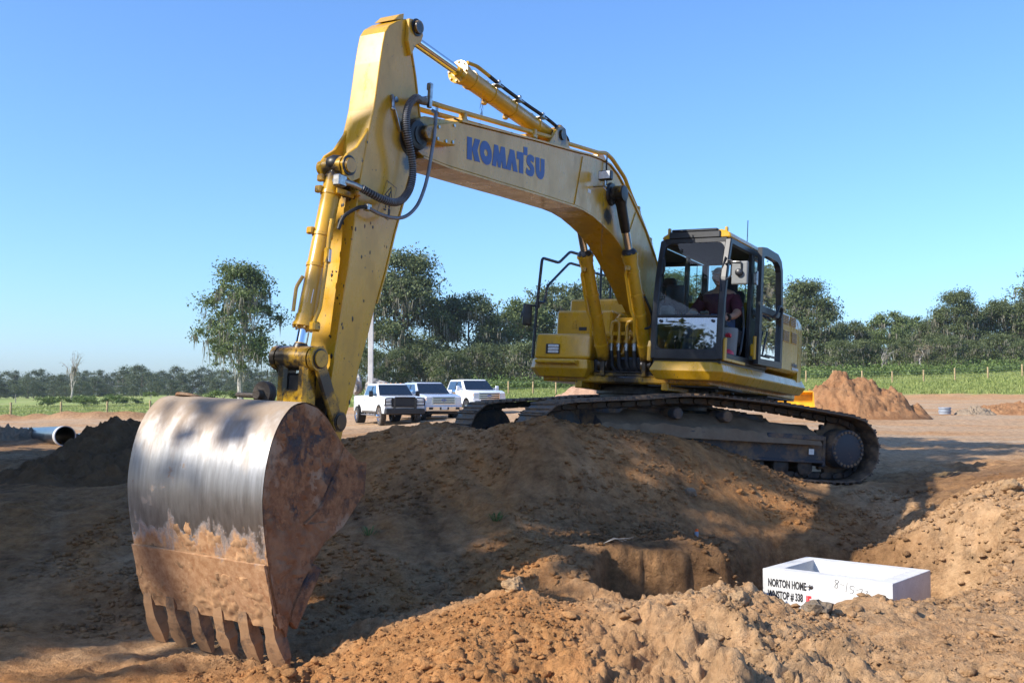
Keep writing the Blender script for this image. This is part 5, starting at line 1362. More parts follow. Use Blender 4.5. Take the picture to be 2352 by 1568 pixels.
def bare_proto(name, seed, H, RW, bark='bark_pale', twigs=260, moss=0, leaves=0):
    rd = random.Random(seed); rg = np.random.default_rng(seed)
    root = bpy.data.objects.new(name, None); COL.objects.link(root)
    tr = MB(); ends = []
    def grow(p, d, L, r, lev):
        q = p + d * L; m_ = p.lerp(q, .5) + Vector((rd.uniform(-1, 1), rd.uniform(-1, 1), rd.uniform(-.3, .6))) * L * .10
        tr.tube([p, m_, q], r, 5 if lev else 7, taper=[1, .85, .62]); ends.append((m_, q))
        if lev < 4:
            for k in range(3 if lev < 3 else 2):
                a = rd.uniform(0, 6.28); sp_ = rd.uniform(.35, .85)
                nd = (d + Vector((math.cos(a), math.sin(a), .25)) * sp_ * (RW / H * 2.2)).normalized()
                grow(q if k else m_, nd, L * rd.uniform(.55, .8), r * .58, lev + 1)
    grow(Vector((0, 0, -.3)), Vector((.05, 0, 1)).normalized(), H * .34, H * .022, 0)
    tr.build('trunk', M[bark], root)
    if moss or leaves:
        E_ = [e[1] for e in ends]
        if leaves:
            P = np.array([rd.choice(E_) for _ in range(leaves)]) + rg.normal(size=(leaves, 3)) * .35
            link('crown', np_mesh(name + '_crown', cards(rg, P, .22), 4, M['leaf_brown']), root)
        if moss:
            low = [e for e in E_ if e.z < H * .62]
            q = np.array([rd.choice(low) for _ in range(moss)]); q = q + rg.normal(size=q.shape) * .15
            link('moss', np_mesh(name + '_moss', moss_cards(rg, q, 1.0, .12), 5, M['leaf_moss']), root)['kind'] = 'stuff'
    return root
used = set()
def place(proto, H0, u, vb, Y, vt, label, cat='tree', group=None, wf=1.0, rz=None, name=None):
    """stand a copy of a prototype on the ground at depth Y so that it is as tall as in the photograph"""
    H = (vb - vt) / FPX * Y
    X = (u - 1176) / FPX * Y
    first = proto.name not in used
    if first: used.add(proto.name); o = proto
    else: o = copy_tree(proto)
    s = H / H0
    o.location = (X, Y, at(u, vb, Y).z - .1); o.scale = (s * wf, s * wf, s)
    o.rotation_euler = (0, 0, rz if rz is not None else random.uniform(0, 6.28))
    for k in ('label', 'category', 'group'):
        if k in o.keys(): del o[k]
    tag(o, label, cat, group)
    return o
pA = tree_proto('hickory_tree', 101, 16.0, 6.0, .20, 27000, .32, 'leaf_light', 190, 95, .0, 'tall', 18, 'bark_pale', .72)
pB = tree_proto('oak_tree', 102, 18.0, 7.0, .04, 42000, .38, 'leaf_oak', 380, 110, .02, 'tall', 16, clump=.82)
pC = tree_proto('oak_tree', 103, 13.0, 6.0, .0, 38000, .36, 'leaf_oak', 300, 96, .0, 'round', 12, clump=.85)
pD = tree_proto('broad_tree', 104, 12.0, 5.4, .0, 34000, .35, 'leaf_light', 90, 84, .0, 'round', 10, clump=.85)
pE = tree_proto('wood_tree', 105, 11.0, 5.0, .02, 9000, .40, 'leaf_far', 0, 46, .0, 'round', 4, clump=1.1)
pF = tree_proto('wood_tree', 106, 11.0, 4.6, .02, 9000, .40, 'leaf_far', 30, 46, .0, 'cone', 4, clump=1.1)
pG = tree_proto('small_tree', 107, 6.0, 3.6, .0, 12000, .25, 'leaf_oak', 130, 46, .0, 'round', 5, clump=1.0)
pS = bare_proto('bare_tree', 120, 8.3, 2.3, moss=90, leaves=60)
pS2 = bare_proto('dead_shrub', 121, 4.0, 2.6, moss=40)
pS3 = bare_proto('dead_shrub', 123, 4.4, 3.0, moss=70, leaves=420)
place(pA, 16.0, 553, 907, 125, 597, 'lone tall airy tree with pale trunk standing in the meadow left of the arm', wf=1.0, rz=.6)
place(pS, 8.3, 165, 914, 165, 796, 'small leafless grey tree standing alone in the meadow at the far left', 'dead tree', wf=1.0, rz=2.0)
OAKS = 'oaks hung with moss behind the site'
place(pB, 18, 925, 884, 140, 570, 'tallest moss-hung oak behind the white pickup trucks', group=OAKS, wf=1.0, rz=1.1)
place(pC, 13, 1075, 884, 146, 672, 'moss-hung oak just right of the tallest oak', group=OAKS, wf=1.05, rz=.4)
place(pD, 12, 1190, 884, 152, 682, 'leafy oak between the moss-hung oaks and the excavator rail', group=OAKS, wf=1.0, rz=2.2)
place(pC, 13, 1290, 884, 156, 648, 'oak seen through the bent black handrail', group=OAKS, wf=.95, rz=3.3)
place(pB, 18, 1400, 884, 160, 628, 'oak seen behind the boom cylinders', group=OAKS, wf=1.0, rz=4.2)
place(pC, 13, 1545, 870, 165, 655, 'oak seen through the cab glass', group=OAKS, wf=.95, rz=5.1)
place(pD, 12, 1680, 870, 165, 650, 'oak rising behind the operator', group=OAKS, wf=1.0, rz=1.7)
place(pB, 18, 1858, 858, 142, 640, 'big oak just right of the cab', group=OAKS, wf=1.15, rz=2.6)
place(pC, 13, 1955, 852, 152, 735, 'lower oak between the cab oak and the gap of sky', group=OAKS, wf=1.1, rz=.2)
place(pD, 12, 2045, 850, 172, 712, 'oak on the skyline above the bare grey shrub', group=OAKS, wf=1.15, rz=3.0)
place(pD, 12, 2100, 850, 178, 722, 'oak behind the leftmost dead shrub on the right skyline', group=OAKS, wf=1.0, rz=4.4)
place(pB, 18, 2195, 848, 146, 664, 'tall oak on the right skyline', group=OAKS, wf=1.05, rz=5.6)
place(pC, 13, 2290, 846, 150, 686, 'dark oak right of the tall oak on the right skyline', group=OAKS, wf=.95, rz=1.3)
place(pC, 13, 2385, 846, 150, 682, 'oak cut by the right edge of the picture', group=OAKS, wf=.95, rz=2.4)
place(pC, 13, 2140, 848, 160, 730, 'oak left of the tall oak on the right skyline', group=OAKS, wf=.95, rz=.9)
_low = [(845, 800, 'behind the grey pole'), (905, 790, 'behind the first pickup cab'), (975, 780, 'behind the middle pickup'), (1030, 795, 'above the middle pickup'), (1100, 790, 'above the last pickup'), (1160, 780, 'right of the last pickup'), (1225, 785, 'left of the handrail mirror'),
        (1290, 790, 'behind the fuel tank'), (1880, 760, 'behind the engine hood'), (1930, 770, 'above the red dirt pile'), (1985, 780, 'left of the dead shrubs'), (2075, 770, 'between the two dead shrubs'), (2170, 770, 'right of the dead shrubs'), (2235, 770, 'under the tall oak'), (2300, 765, 'under the dark oak'), (2350, 770, 'at the right edge of the picture')]
for i, (u, vt, ds) in enumerate(_low):
    right = u > 1500
    place(pG, 6.0, u, 852 if right else 886, (132 if right else 128) + (i % 3) * 4, vt + (i % 2) * 10, 'low bushy tree ' + ds, group='low trees along the wood edge', wf=1.05, rz=i * 1.7)
for i_, (az, ds_, hh_) in enumerate(((27.5, 170, 15), (31, 185, 14), (35, 175, 15), (39, 190, 16), (43, 180, 14.5), (47, 185, 16), (51, 190, 15), (55, 180, 16), (60, 185, 15), (66, 180, 16))):
    o_ = copy_tree(pC if i_ % 2 else pB); H0 = 13.0 if i_ % 2 else 18.0
    a_ = R(az); xx, yy = ds_ * math.sin(a_), ds_ * math.cos(a_); o_.location = (xx, yy, float(base_h(np.array([xx]), np.array([yy]))[0]) - .3); q_ = hh_ / H0; o_.scale = (q_ * 1.3, q_ * 1.3, q_); o_.rotation_euler = (0, 0, i_ * 1.3)
    tag(o_, 'oak of the wood edge beyond the right of the site, %s one along' % ('first second third fourth fifth sixth seventh eighth ninth tenth'.split()[i_]), 'tree', OAKS)
for i_, (az, ds_, hh_) in enumerate(((196, 75, 15), (207, 70, 16), (217, 72, 15), (226, 68, 17), (234, 74, 15), (243, 70, 17), (252, 74, 16), (261, 68, 15), (271, 76, 16))):
    o_ = copy_tree(pC if i_ % 2 else pB); H0 = 13.0 if i_ % 2 else 18.0
    a_ = R(az); xx, yy = ds_ * math.sin(a_), ds_ * math.cos(a_); o_.location = (xx, yy, -.8); q_ = hh_ / H0; o_.scale = (q_ * 1.2, q_ * 1.2, q_); o_.rotation_euler = (0, 0, i_ * 1.3)
    tag(o_, 'oak of the tree line far behind the photographer, %s one along' % ('first second third fourth fifth sixth seventh eighth ninth tenth'.split()[i_]), 'tree', OAKS)
place(pS2, 4.0, 2028, 846, 131, 785, 'bare whitish shrub below the trees on the right', 'dead shrub', rz=.5, wf=1.1)
place(pS3, 4.4, 2112, 846, 131, 772, 'larger dead shrub with rusty leaves below the trees on the right', 'dead shrub', rz=1.5, wf=1.1)
FW = 'trees of the far wood'
rd = random.Random(5)
far = []
u = -160
while u < 830:
    big = 'tall' if 295 < u < 335 else ''
    vt = 855 + rd.uniform(-8, 8) if u < 230 else 848 + rd.uniform(-9, 10)
    if 285 < u < 330: vt = 838
    if u > 700: vt = 850 + rd.uniform(-10, 6)
    far.append((u, 912 - u * .012, 330 + rd.uniform(-25, 40), vt, rd.random())); u += rd.uniform(15, 26)
def ordn(i): return '%d%s' % (i, 'th' if 10 <= i % 100 <= 20 else {1: 'st', 2: 'nd', 3: 'rd'}.get(i % 10, 'th'))
for i_, (u, vb, Y, vt, q) in enumerate(far):
    place(pE if q < .55 else pF, 11.0, u, vb, Y, vt, 'skyline tree of the far left wood, %s from its left end' % ordn(i_ + 1), group=FW, wf=rd.uniform(1.0, 1.35))
u = -160; i_ = 0
while u < 900:
    i_ += 1
    place(pE if rd.random() < .6 else pF, 11.0, u, 913 - u * .012, 262 + rd.uniform(-14, 14), 876 + rd.uniform(-10, 12), 'low tree at the foot of the far left wood, %s from its left end' % ordn(i_), group='low trees of the far wood', wf=rd.uniform(1.2, 1.6)); u += rd.uniform(22, 36)

# bushes in the meadow
def bush_proto(name, seed, H, Rr, n, leaf):
    rg = np.random.default_rng(seed); rd_ = random.Random(seed)
    cs = [(rd_.uniform(-Rr, Rr), rd_.uniform(-Rr, Rr) * .6, rd_.uniform(.1, .75) * H, Rr * .35, Rr * .35, H * .3) for _ in range(14)]
    root = bpy.data.objects.new(name, None); COL.objects.link(root)
    link('foliage', np_mesh(name + '_foliage', cards(rg, clump_points(rg, cs, n), .26), 4, M[leaf]), root)
    st_ = MB()
    for c in cs[:6]: st_.tube([(0, 0, -.2), (c[0] * .5, c[1] * .5, c[2] * .5), c[:3]], .03, 5)
    st_.build('stem', M['bark'], root)
    return root
bB = bush_proto('bush', 130, 1.5, 2.4, 2600, 'leaf_bush')
_b = [(112, 926, 142, 907, 'leftmost green bush in the meadow', 1.0), (150, 922, 146, 908, 'green bush below the small bare tree', 1.1), (190, 922, 143, 905, 'green bush right of the small bare tree', 1.1), (206, 926, 140, 909, 'brighter bush at the right end of the left bush row', .9),
      (262, 922, 140, 903, 'green bush left of the lone tree', 1.1), (305, 924, 141, 909, 'small bush behind the fence left of the bucket', .9), (510, 912, 132, 893, 'yellowish bush at the foot of the lone tree', 1.3), (345, 908, 150, 897, 'tiny bush right above the bucket corner', .8), (640, 908, 150, 893, 'bush behind the bucket link', 1.2)]
for (u, vb, Y, vt, lb, w) in _b: place(bB, 1.5, u, vb, Y, vt, lb, 'bush', 'bushes in the meadow', wf=w)

# undergrowth along the wood edge, meadow grass: masses nobody could count
rg = np.random.default_rng(9)
def zs_at(X, Y): return carve(X, Y, base_h(X, Y)) + 0
def scatter(n, u0, u1, y0, y1):
    u_ = rg.uniform(u0, u1, n); Y_ = y0 + (y1 - y0) * rg.uniform(0, 1, n)
    X_ = (u_ - 1176) / FPX * Y_
    return X_, Y_
X_, Y_ = scatter(900, 1780, 2450, 118, 138); Z_ = ground_full(X_, Y_)
cs = [(x, y, z + .5, 1.0 + .5 * rg.random(), 1.0, .75 + .5 * rg.random()) for x, y, z in zip(X_, Y_, Z_)]
X_, Y_ = scatter(520, 1060, 1480, 118, 136); Z_ = ground_full(X_, Y_)
cs += [(x, y, z + .6, 1.0 + .5 * rg.random(), 1.0, .8 + .6 * rg.random()) for x, y, z in zip(X_, Y_, Z_)]
ug = link('undergrowth', np_mesh('undergrowth', cards(rg, clump_points(rg, cs, 42000), .30), 4, M['leaf_bush']))
tag(ug, 'thick green undergrowth along the edge of the woods', 'undergrowth', kind='stuff')
def blades(X, Y, Z, h, w, lean=.5):
    n = len(X); P = np.stack([X, Y, Z], 1); a = rg.uniform(0, 6.28, n); d = np.stack([np.cos(a), np.sin(a), np.zeros(n)], 1)
    hh = (h * rg.uniform(.5, 1.4, n))[:, None]; ln = rg.normal(size=(n, 3)) * np.array([[1, 1, 0]]) * lean * hh
    return np.stack([P - d * w, P + d * w, P + np.array([[0, 0, 1.]]) * hh + ln], 1)
V = []
for (n, u0, u1, y0, y1, h, w) in ((26000, -60, 900, 78, 150, .22, .05), (14000, 1060, 1460, 86, 125, .26, .05), (26000, 1800, 2420, 86, 124, .26, .05)):
    X_, Y_ = scatter(n, u0, u1, y0, y1); V.append(blades(X_, Y_, ground_full(X_, Y_) - .02, h, w))
gb = link('meadow_grass', np_mesh('meadow_grass', np.concatenate(V), 3, M['grass_blade']))
tag(gb, 'short green meadow grass beyond the fence', 'grass', kind='stuff')

# trees beside and behind the photographer: they throw the shade over the mound and tracks
pW = tree_proto('shade_tree', 140, 16.5, 5.2, .22, 15000, .60, 'leaf_oak', 0, 46, .0, 'tall', 10, clump=1.0)
def shade(sx, n, H, wf, lb, rz):
    first = pW.name not in used
    if first: used.add(pW.name); o = pW
    else: o = copy_tree(pW)
    x = -.902 * sx - .431 * n; y = -.431 * sx + .902 * n
    o.location = (x, y, -.4); s = H / 16.5; o.scale = (s * wf, s * wf, s); o.rotation_euler = (0, 0, rz)
    tag(o, lb, 'tree', 'trees beside the photographer')
shade(12, 12.6, 14.3, 1.12, 'oak left of the photographer shading the mound', .3)
shade(9.5, 15.8, 13.4, 1.2, 'unseen broad oak added left of the slope to shade the tracks', 1.2)  # added out of view, sized so its shade falls on mound and tracks
pO = tree_proto('trench_shade_tree', 142, 15.4, 3.1, .62, 11000, .42, 'leaf_oak', 0, 40, .0, 'round', 8, clump=1.15)  # added out of view, crown shaped to shade the trench and spare the bucket
pO.location = (-.902 * 12 - .431 * 12.1, -.431 * 12 + .902 * 12.1, -.4); pO.scale = (1.12, 1.12, .85); tag(pO, 'unseen round-headed tree added left of the photographer to shade the trench', 'tree', 'trees beside the photographer')
pP = tree_proto('high_shade_tree', 141, 20.5, 4.8, .69, 7500, .60, 'leaf_oak', 0, 26, .0, 'round', 8, clump=1.0)  # added out of view, crown set high to shade the ground behind the machine
for i_, (sx_, n_, z_) in enumerate(((9.0, 15.5, 0), (7.5, 22.5, 0))):
    o_ = pP if i_ == 0 else copy_tree(pP)
    o_.location = (-.902 * sx_ - .431 * n_, -.431 * sx_ + .902 * n_, -.3); o_.rotation_euler = (0, 0, i_ * 2.0)
    tag(o_, ('tall unseen high-crowned tree added left of the slope for its shade', 'second unseen high-crowned tree added farther back for its shade')[i_], 'tree', 'trees beside the photographer')
shade(15, 20.5, 18.0, .95, 'second oak left of the photographer shading the graded ground', 2.1)
shade(26, 13.5, 25.5, .8, 'tallest oak farther left of the photographer', 4.0)
shade(24, 30, 19, 1.0, 'oak far to the left of the photographer by the pipes', 5.0)
# ------------------------------------------------------------------ fences
flat('post_wood', (.42, .30, .15), .85, 0, .3, 4); flat('post_grey', (.25, .23, .20), .85, 0, .3, 4)
flat('wire', (.45, .45, .45), .4, .8, .1, 3)
def fence(lb, posts, h=1.3, wires=5, r=.08, mat='post_wood', grp='fences round the site', name='wire_fence'):
    P = []
    for (u, Y) in posts:
        X = (u - 1176) / FPX * Y; P.append(Vector((X, Y, float(ground_full(np.array([X]), np.array([Y]))[0]))))
    f = empty(name, lb, 'fence', grp, loc=P[0])
    src = None
    for i, p in enumerate(P):
        if src is None:
            mb = MB(); mb.lathe((0, 0, -.4), (0, 0, 1), [(0, r), (.4 + h - .02, r * .94), (.4 + h, r * .8)], 10)
            o = mb.build('post', M[mat], f); src = o.data
        else: o = link('post', src, f)
        o.location = p - P[0]; o.rotation_euler = (random.uniform(-.03, .03), random.uniform(-.03, .03), random.uniform(0, 6))
    for k in range(wires):
        w = MB(); w.tube([p - P[0] + Vector((0, -r, .15 + (h - .25) * k / max(1, wires - 1))) for p in P], .006, 4); w.build('wire', M['wire'], f)
fence('wire fence with wooden posts across the meadow left of the bucket', [(-88, 77.5), (27, 78), (142, 79), (248, 80), (347, 81), (440, 83), (530, 85)])
fence('wire fence with wooden posts right of the parked pickups', [(1113, 97), (1168, 97.5), (1224, 98), (1277, 98.5), (1330, 99), (1390, 100)], wires=3)
fence('wire fence with wooden posts along the grass bank on the right', [(1790, 105), (1851, 105.5), (1913, 106), (1980, 106), (2049, 106), (2121, 106), (2193, 106), (2269, 106), (2348, 106), (2430, 106)])
fence('older grey fence far back in the left meadow', [(-60, 190), (38, 192), (275, 196), (348, 200), (420, 205), (620, 210)], 1.5, 2, .07, 'post_grey')

# ------------------------------------------------------------------ utility pole, boulders
flat('concrete_pole', (.55, .54, .52), .8, 0, .15, 2)
p = at(851, 905, 64); gz = ground_z(p.x, 64)
po = MB(); po.prism([(-.15, -.12), (.15, -.12), (.15, .12), (-.15, .12)], -1, 9.0, .02, axis='z'); o = po.build('utility_pole', M['concrete_pole']); o.location = (p.x, 64, gz)
tag(o, 'square pale concrete pole standing behind the first pickup', 'pole')
flat('boulder', (.33, .31, .28), .9, 0, .5, 1.6)
def rock_mesh(name, seed, sub=3, amp=.35, mat='boulder'):
    bm = bmesh.new(); bmesh.ops.create_icosphere(bm, subdivisions=sub, radius=1)
    for v in bm.verts:
        n = v.co.normalized(); k = 1 + amp * mnoise.fractal(n * 1.3 + Vector((seed, seed * 2, 0)), .8, 2.1, 4); v.co = n * k
    me = bpy.data.meshes.new(name); bm.to_mesh(me); bm.free(); me.materials.append(M[mat]); return me
for i, (u, v0, v1, w, lb) in enumerate(((815, 860, 888, .55, 'tall grey boulder left of the concrete pole'), (867, 870, 888, .75, 'low grey boulder right of the concrete pole'))):
    Y = 70; h = (v1 - v0) / FPX * Y + .6; o = link('boulder', rock_mesh('boulder', i + 3)); c = at(u, (v0 + v1) / 2, Y)
    o.location = (c.x, Y, c.z - .25); o.scale = (w, .6, h / 2); tag(o, lb, 'boulder', 'boulders by the pole')

# ------------------------------------------------------------------ dirt piles
def pile_mat(name, a, b):
    m, nt, bs = nodes(name)
    geo = N(nt, 'ShaderNodeNewGeometry'); pos = geo.outputs['Position']
    c = mixc(nt, ramp(nt, noise_n(nt, 2.5, 6, .7, pos), [(.3, 0), (.7, 1)]), a, b)
    c = mixc(nt, ramp(nt, noise_n(nt, 14, 4, .7, pos), [(.55, 0), (.75, .5)]), c, tuple(x * .6 for x in a))
    nt.links.new(c, bs.inputs['Base Color']); setp(bs, roughness=.95, specular_ior_level=.15)
    bump(nt, bs, noise_n(nt, 9, 6, .75, pos), .9, .12)
pile_mat('soil_red', (.285, .135, .060), (.39, .215, .105)); pile_mat('soil_brown', (.125, .070, .034), (.255, .150, .075)); pile_mat('soil_pink', (.40, .24, .15), (.48, .31, .21)); pile_mat('soil_grey', (.25, .19, .13), (.36, .28, .20))
def pile(name, label, u, Y, vt, rad, mat, seed, tail=(0, 0), rough=.10, vb=None):
    p = at(u, vt, Y); n = 130; X0, Y0 = p.x, Y
    lin = np.linspace(-1, 1, n); gx, gy = np.meshgrid(lin * rad * 1.5, lin * rad * 1.35)
    ex = np.where(gx * tail[0] > 0, 1 + abs(tail[0]), 1)
    d = np.hypot(gx / ex, gy) / rad
    gb_ = base_h(gx + X0, gy + Y0)
    hh = p.z - float(base_h(np.array([X0]), np.array([Y0]))[0])
    prof_ = np.clip(1 - d, 0, 1) ** 1.0 * (1 - .12 * (1 - d)) ; prof_ = np.where(d < 1, prof_, 0)
    z = gb_ + hh * 1.13 * prof_ + (fbm(gx * 1.1 / rad * 3, gy * 1.1 / rad * 3, 4, seed) * rough * hh * 1.6 + np.abs(fbm(gx * 4.2, gy * 4.2, 3, seed + 7)) * rough * 1.3 + np.abs(fbm(gx * 11 + 3, gy * 11, 2, seed + 9)) * rough * .5 + fbm(gx * 1.7, gy * 1.7, 2, seed + 11) * rough * 1.0) * sstep(0, .25, prof_) - .12 * (1 - sstep(0, .06, prof_)) - .02
    co = np.stack([gx + X0, gy + Y0, z], -1).reshape(-1, 3); idx = np.arange(n * n).reshape(n, n)
    fc = np.stack([idx[:-1, :-1], idx[:-1, 1:], idx[1:, 1:], idx[1:, :-1]], -1).reshape(-1, 4)
    me = bpy.data.meshes.new(name); me.from_pydata(co.tolist(), [], fc.tolist()); me.materials.append(M[mat]); me.polygons.foreach_set('use_smooth', [True] * len(fc))
    return tag(link(name, me), label, 'dirt pile')
pile('dirt_pile', 'tall red-brown dirt pile right of the excavator', 1938, 46, 852, 2.75, 'soil_red', 3, (.4, 0), .14)
pile('dirt_pile', 'pinkish dirt pile behind the excavator deck', 1365, 62, 868, 3.6, 'soil_pink', 5)
pile('dirt_pile', 'dark brown dirt heap left behind the bucket', 286, 18.5, 966, 1.3, 'soil_brown', 9, (0, 0), .15)
pile('dirt_pile', 'low brown spoil heap in front of the dark heap at the left', 225, 14.6, 1052, 1.4, 'soil_brown', 29, (0, 0), .16)
pile('dirt_pile', 'low grey dirt heap at the left edge beside the pipe', 8, 27, 985, .9, 'soil_grey', 13, (0, 0), .16)
pile('dirt_pile', 'low reddish dirt ridge at the right edge', 2352, 52, 925, 2.2, 'soil_red', 17, (-.6, 0), .14)
pile('dirt_pile', 'small grey heap next to the round grey ring', 2240, 50, 935, 1.0, 'soil_grey', 19, (0, 0), .16)

# ------------------------------------------------------------------ pipes, ring, loader bucket
flat('pipe_black', (.035, .038, .046), .36, 0, .3, 5, .4); flat('pipe_grey', (.55, .56, .58), .45, 0, .12, 6); flat('pipe_green', (.05, .30, .12), .5)
a = at(150, 1001, 24); b = at(54, 1000.5, 30); d = (b - a)
rp = .228
pp = MB(); L = d.length
pp.lathe(a, d, [(.0, rp - .02), (.0, rp), (.35, rp)], 40, False); pipe = None
t = empty('drain_pipe', 'large dark drain pipe with grey bell end lying at the left', 'pipe', 'pipes lying at the left', loc=a)
mb = MB(); mb.lathe((0, 0, 0), d, [(.30, rp), (L - .5, rp)], 40, False); mb.build('barrel', M['pipe_black'], t)
mb = MB(); mb.lathe((0, 0, 0), d, [(.3, rp - .015), (.01, rp - .015), (0, rp + .006), (.30, rp + .006), (.302, rp)], 40, False); mb.build('bell_end', M['pipe_grey'], t)
mb = MB(); mb.lathe((0, 0, 0), d, [(L - .5, rp), (L - .498, rp + .006), (L, rp + .006), (L, rp - .015)], 40, False); mb.build('spigot_end', M['pipe_grey'], t)
mb = MB(); mb.lathe((0, 0, 0), d, [(.0, rp - .02), (L, rp - .02)], 40, False); mb.build('lining', M['pipe_black'], t)
a2 = at(176, 1004, 26); b2 = at(215, 995, 33); d2 = b2 - a2
t = empty('drain_pipe', 'thin dark pipe with green stripe half hidden by the dirt heap', 'pipe', 'pipes lying at the left', loc=a2)
mb = MB(); mb.lathe((0, 0, 0), d2, [(0, .09), (d2.length, .09)], 24); mb.build('barrel', M['pipe_black'], t)
mb = MB(); mb.tube([(.06, -.075, -.01), d2 + Vector((.06, -.075, -.01))], .012, 6); mb.build('stripe', M['pipe_green'], t)
flat('ring_grey', (.27, .30, .34), .5, 0, .15, 5)
c = at(2170, 941, 50); rg_ = MB()
rg_.lathe((0, 0, -.2), (0, 0, 1), [(0, .27), (.10, .27), (.11, .29), (.17, .29), (.18, .265), (.24, .265), (.25, .29), (.32, .29), (.33, .275), (.33, .24), (.0, .24)], 36, False)
o = rg_.build('manhole_ring', M['ring_grey']); o.location = c; tag(o, 'round blue-grey plastic manhole ring on the dirt at right', 'manhole ring')
flat('loader_yellow', (.70, .36, .02), .5, 0, .2, 4)
c = at(1815, 941, 31); t = empty('loader_bucket', 'orange-yellow loader bucket standing behind the tracks', 'loader bucket', loc=c, rz=R(-12))
mb = MB(); prof = [(-.05, .02), (.15, .0), (.75, .0), (.78, .03), (.18, .05), (.05, .22), (.10, .50), (.30, .60), (.28, .63), (.06, .53), (-.02, .25)]
mb.prism([(-q[0] + .4, q[1]) for q in prof], -1.1, .68, .004, axis='x'); 
wr = MB(); wr.prism([(.42, .0), (.25, .0), (-.35, .0), (-.38, .03), (.22, .05), (.35, .22), (.33, .45), (.12, .53), (.14, .56), (.38, .47), (.42, .25)], -1.1, .66, 0, axis='x'); wr.build('shell', M['loader_yellow'], t)
for x in (-1.12, .66):
    sp = MB(); sp.prism([(.42, .0), (-.36, .0), (-.30, .12), (.05, .46), (.12, .55), (.38, .47), (.43, .25)], x, x + .025, .003, axis='x'); sp.build('side_plate', M['loader_yellow'], t)

# ------------------------------------------------------------------ pickup trucks
flat('truck_white', (.80, .80, .80), .25, 0, .02, 1, .8); flat('truck_silver', (.62, .65, .72), .22, .35, .03, 1, .8)
flat('truck_black', (.012, .012, .013), .4, 0, .3, 6); flat('tyre', (.022, .021, .020), .75, 0, .4, 14); flat('tyre_dusty', (.10, .085, .07), .9, 0, .4, 10)
flat('truck_glass', (.008, .012, .018), .04, 0, .1, 2, 1.0); flat('amber', (.75, .28, .02), .3); flat('badge_blue', (.02, .05, .20), .25, 0, .1, 3, .5)
def arch(cx, r, z0, n=12): return [(cx + r * math.cos(a), max(z0, .43 + r * math.sin(a))) for a in [math.asin(max(-1, (z0 - .43) / r)) + i * (PI - 2 * math.asin(max(-1, (z0 - .43) / r))) / n for i in range(n + 1)]]
def wheel(root, x, y, r, w, tyre, rim, hub):
    wmb = MB(); s = 1 if y > 0 else -1
    wmb.lathe((x, y - w / 2, r), (0, 1, 0), [(0, r * .62), (.0, r * .9), (.03, r), (w - .03, r), (w, r * .9), (w, r * .62)], 30, False)
    for k in range(30):
        a = 2 * PI * k / 30; wmb.box((x + r * math.cos(a), y, r + r * math.sin(a)), (.035, w * .9, .03), .0, Matrix.Rotation(-a, 3, 'Y'))
    ty = wmb.build('wheel', M[tyre], root)
    rm = MB(); rm.lathe((x, y + s * (w / 2 - .06), r), (0, s, 0), [(0, .02), (.0, r * .60), (.06, r * .63)], 26, False)
    for k in range(8):
        a = 2 * PI * k / 8; rm.box((x + r * .36 * math.cos(a), y + s * (w / 2 - .035), r + r * .36 * math.sin(a)), (r * .42, .03, .06), .008, Matrix.Rotation(-a, 3, 'Y'))
    rm.lathe((x, y + s * (w / 2 - .05), r), (0, s, 0), [(0, r * .26), (hub, r * .22), (hub + .02, r * .12)], 16); rm.build('rim', M[rim], ty)
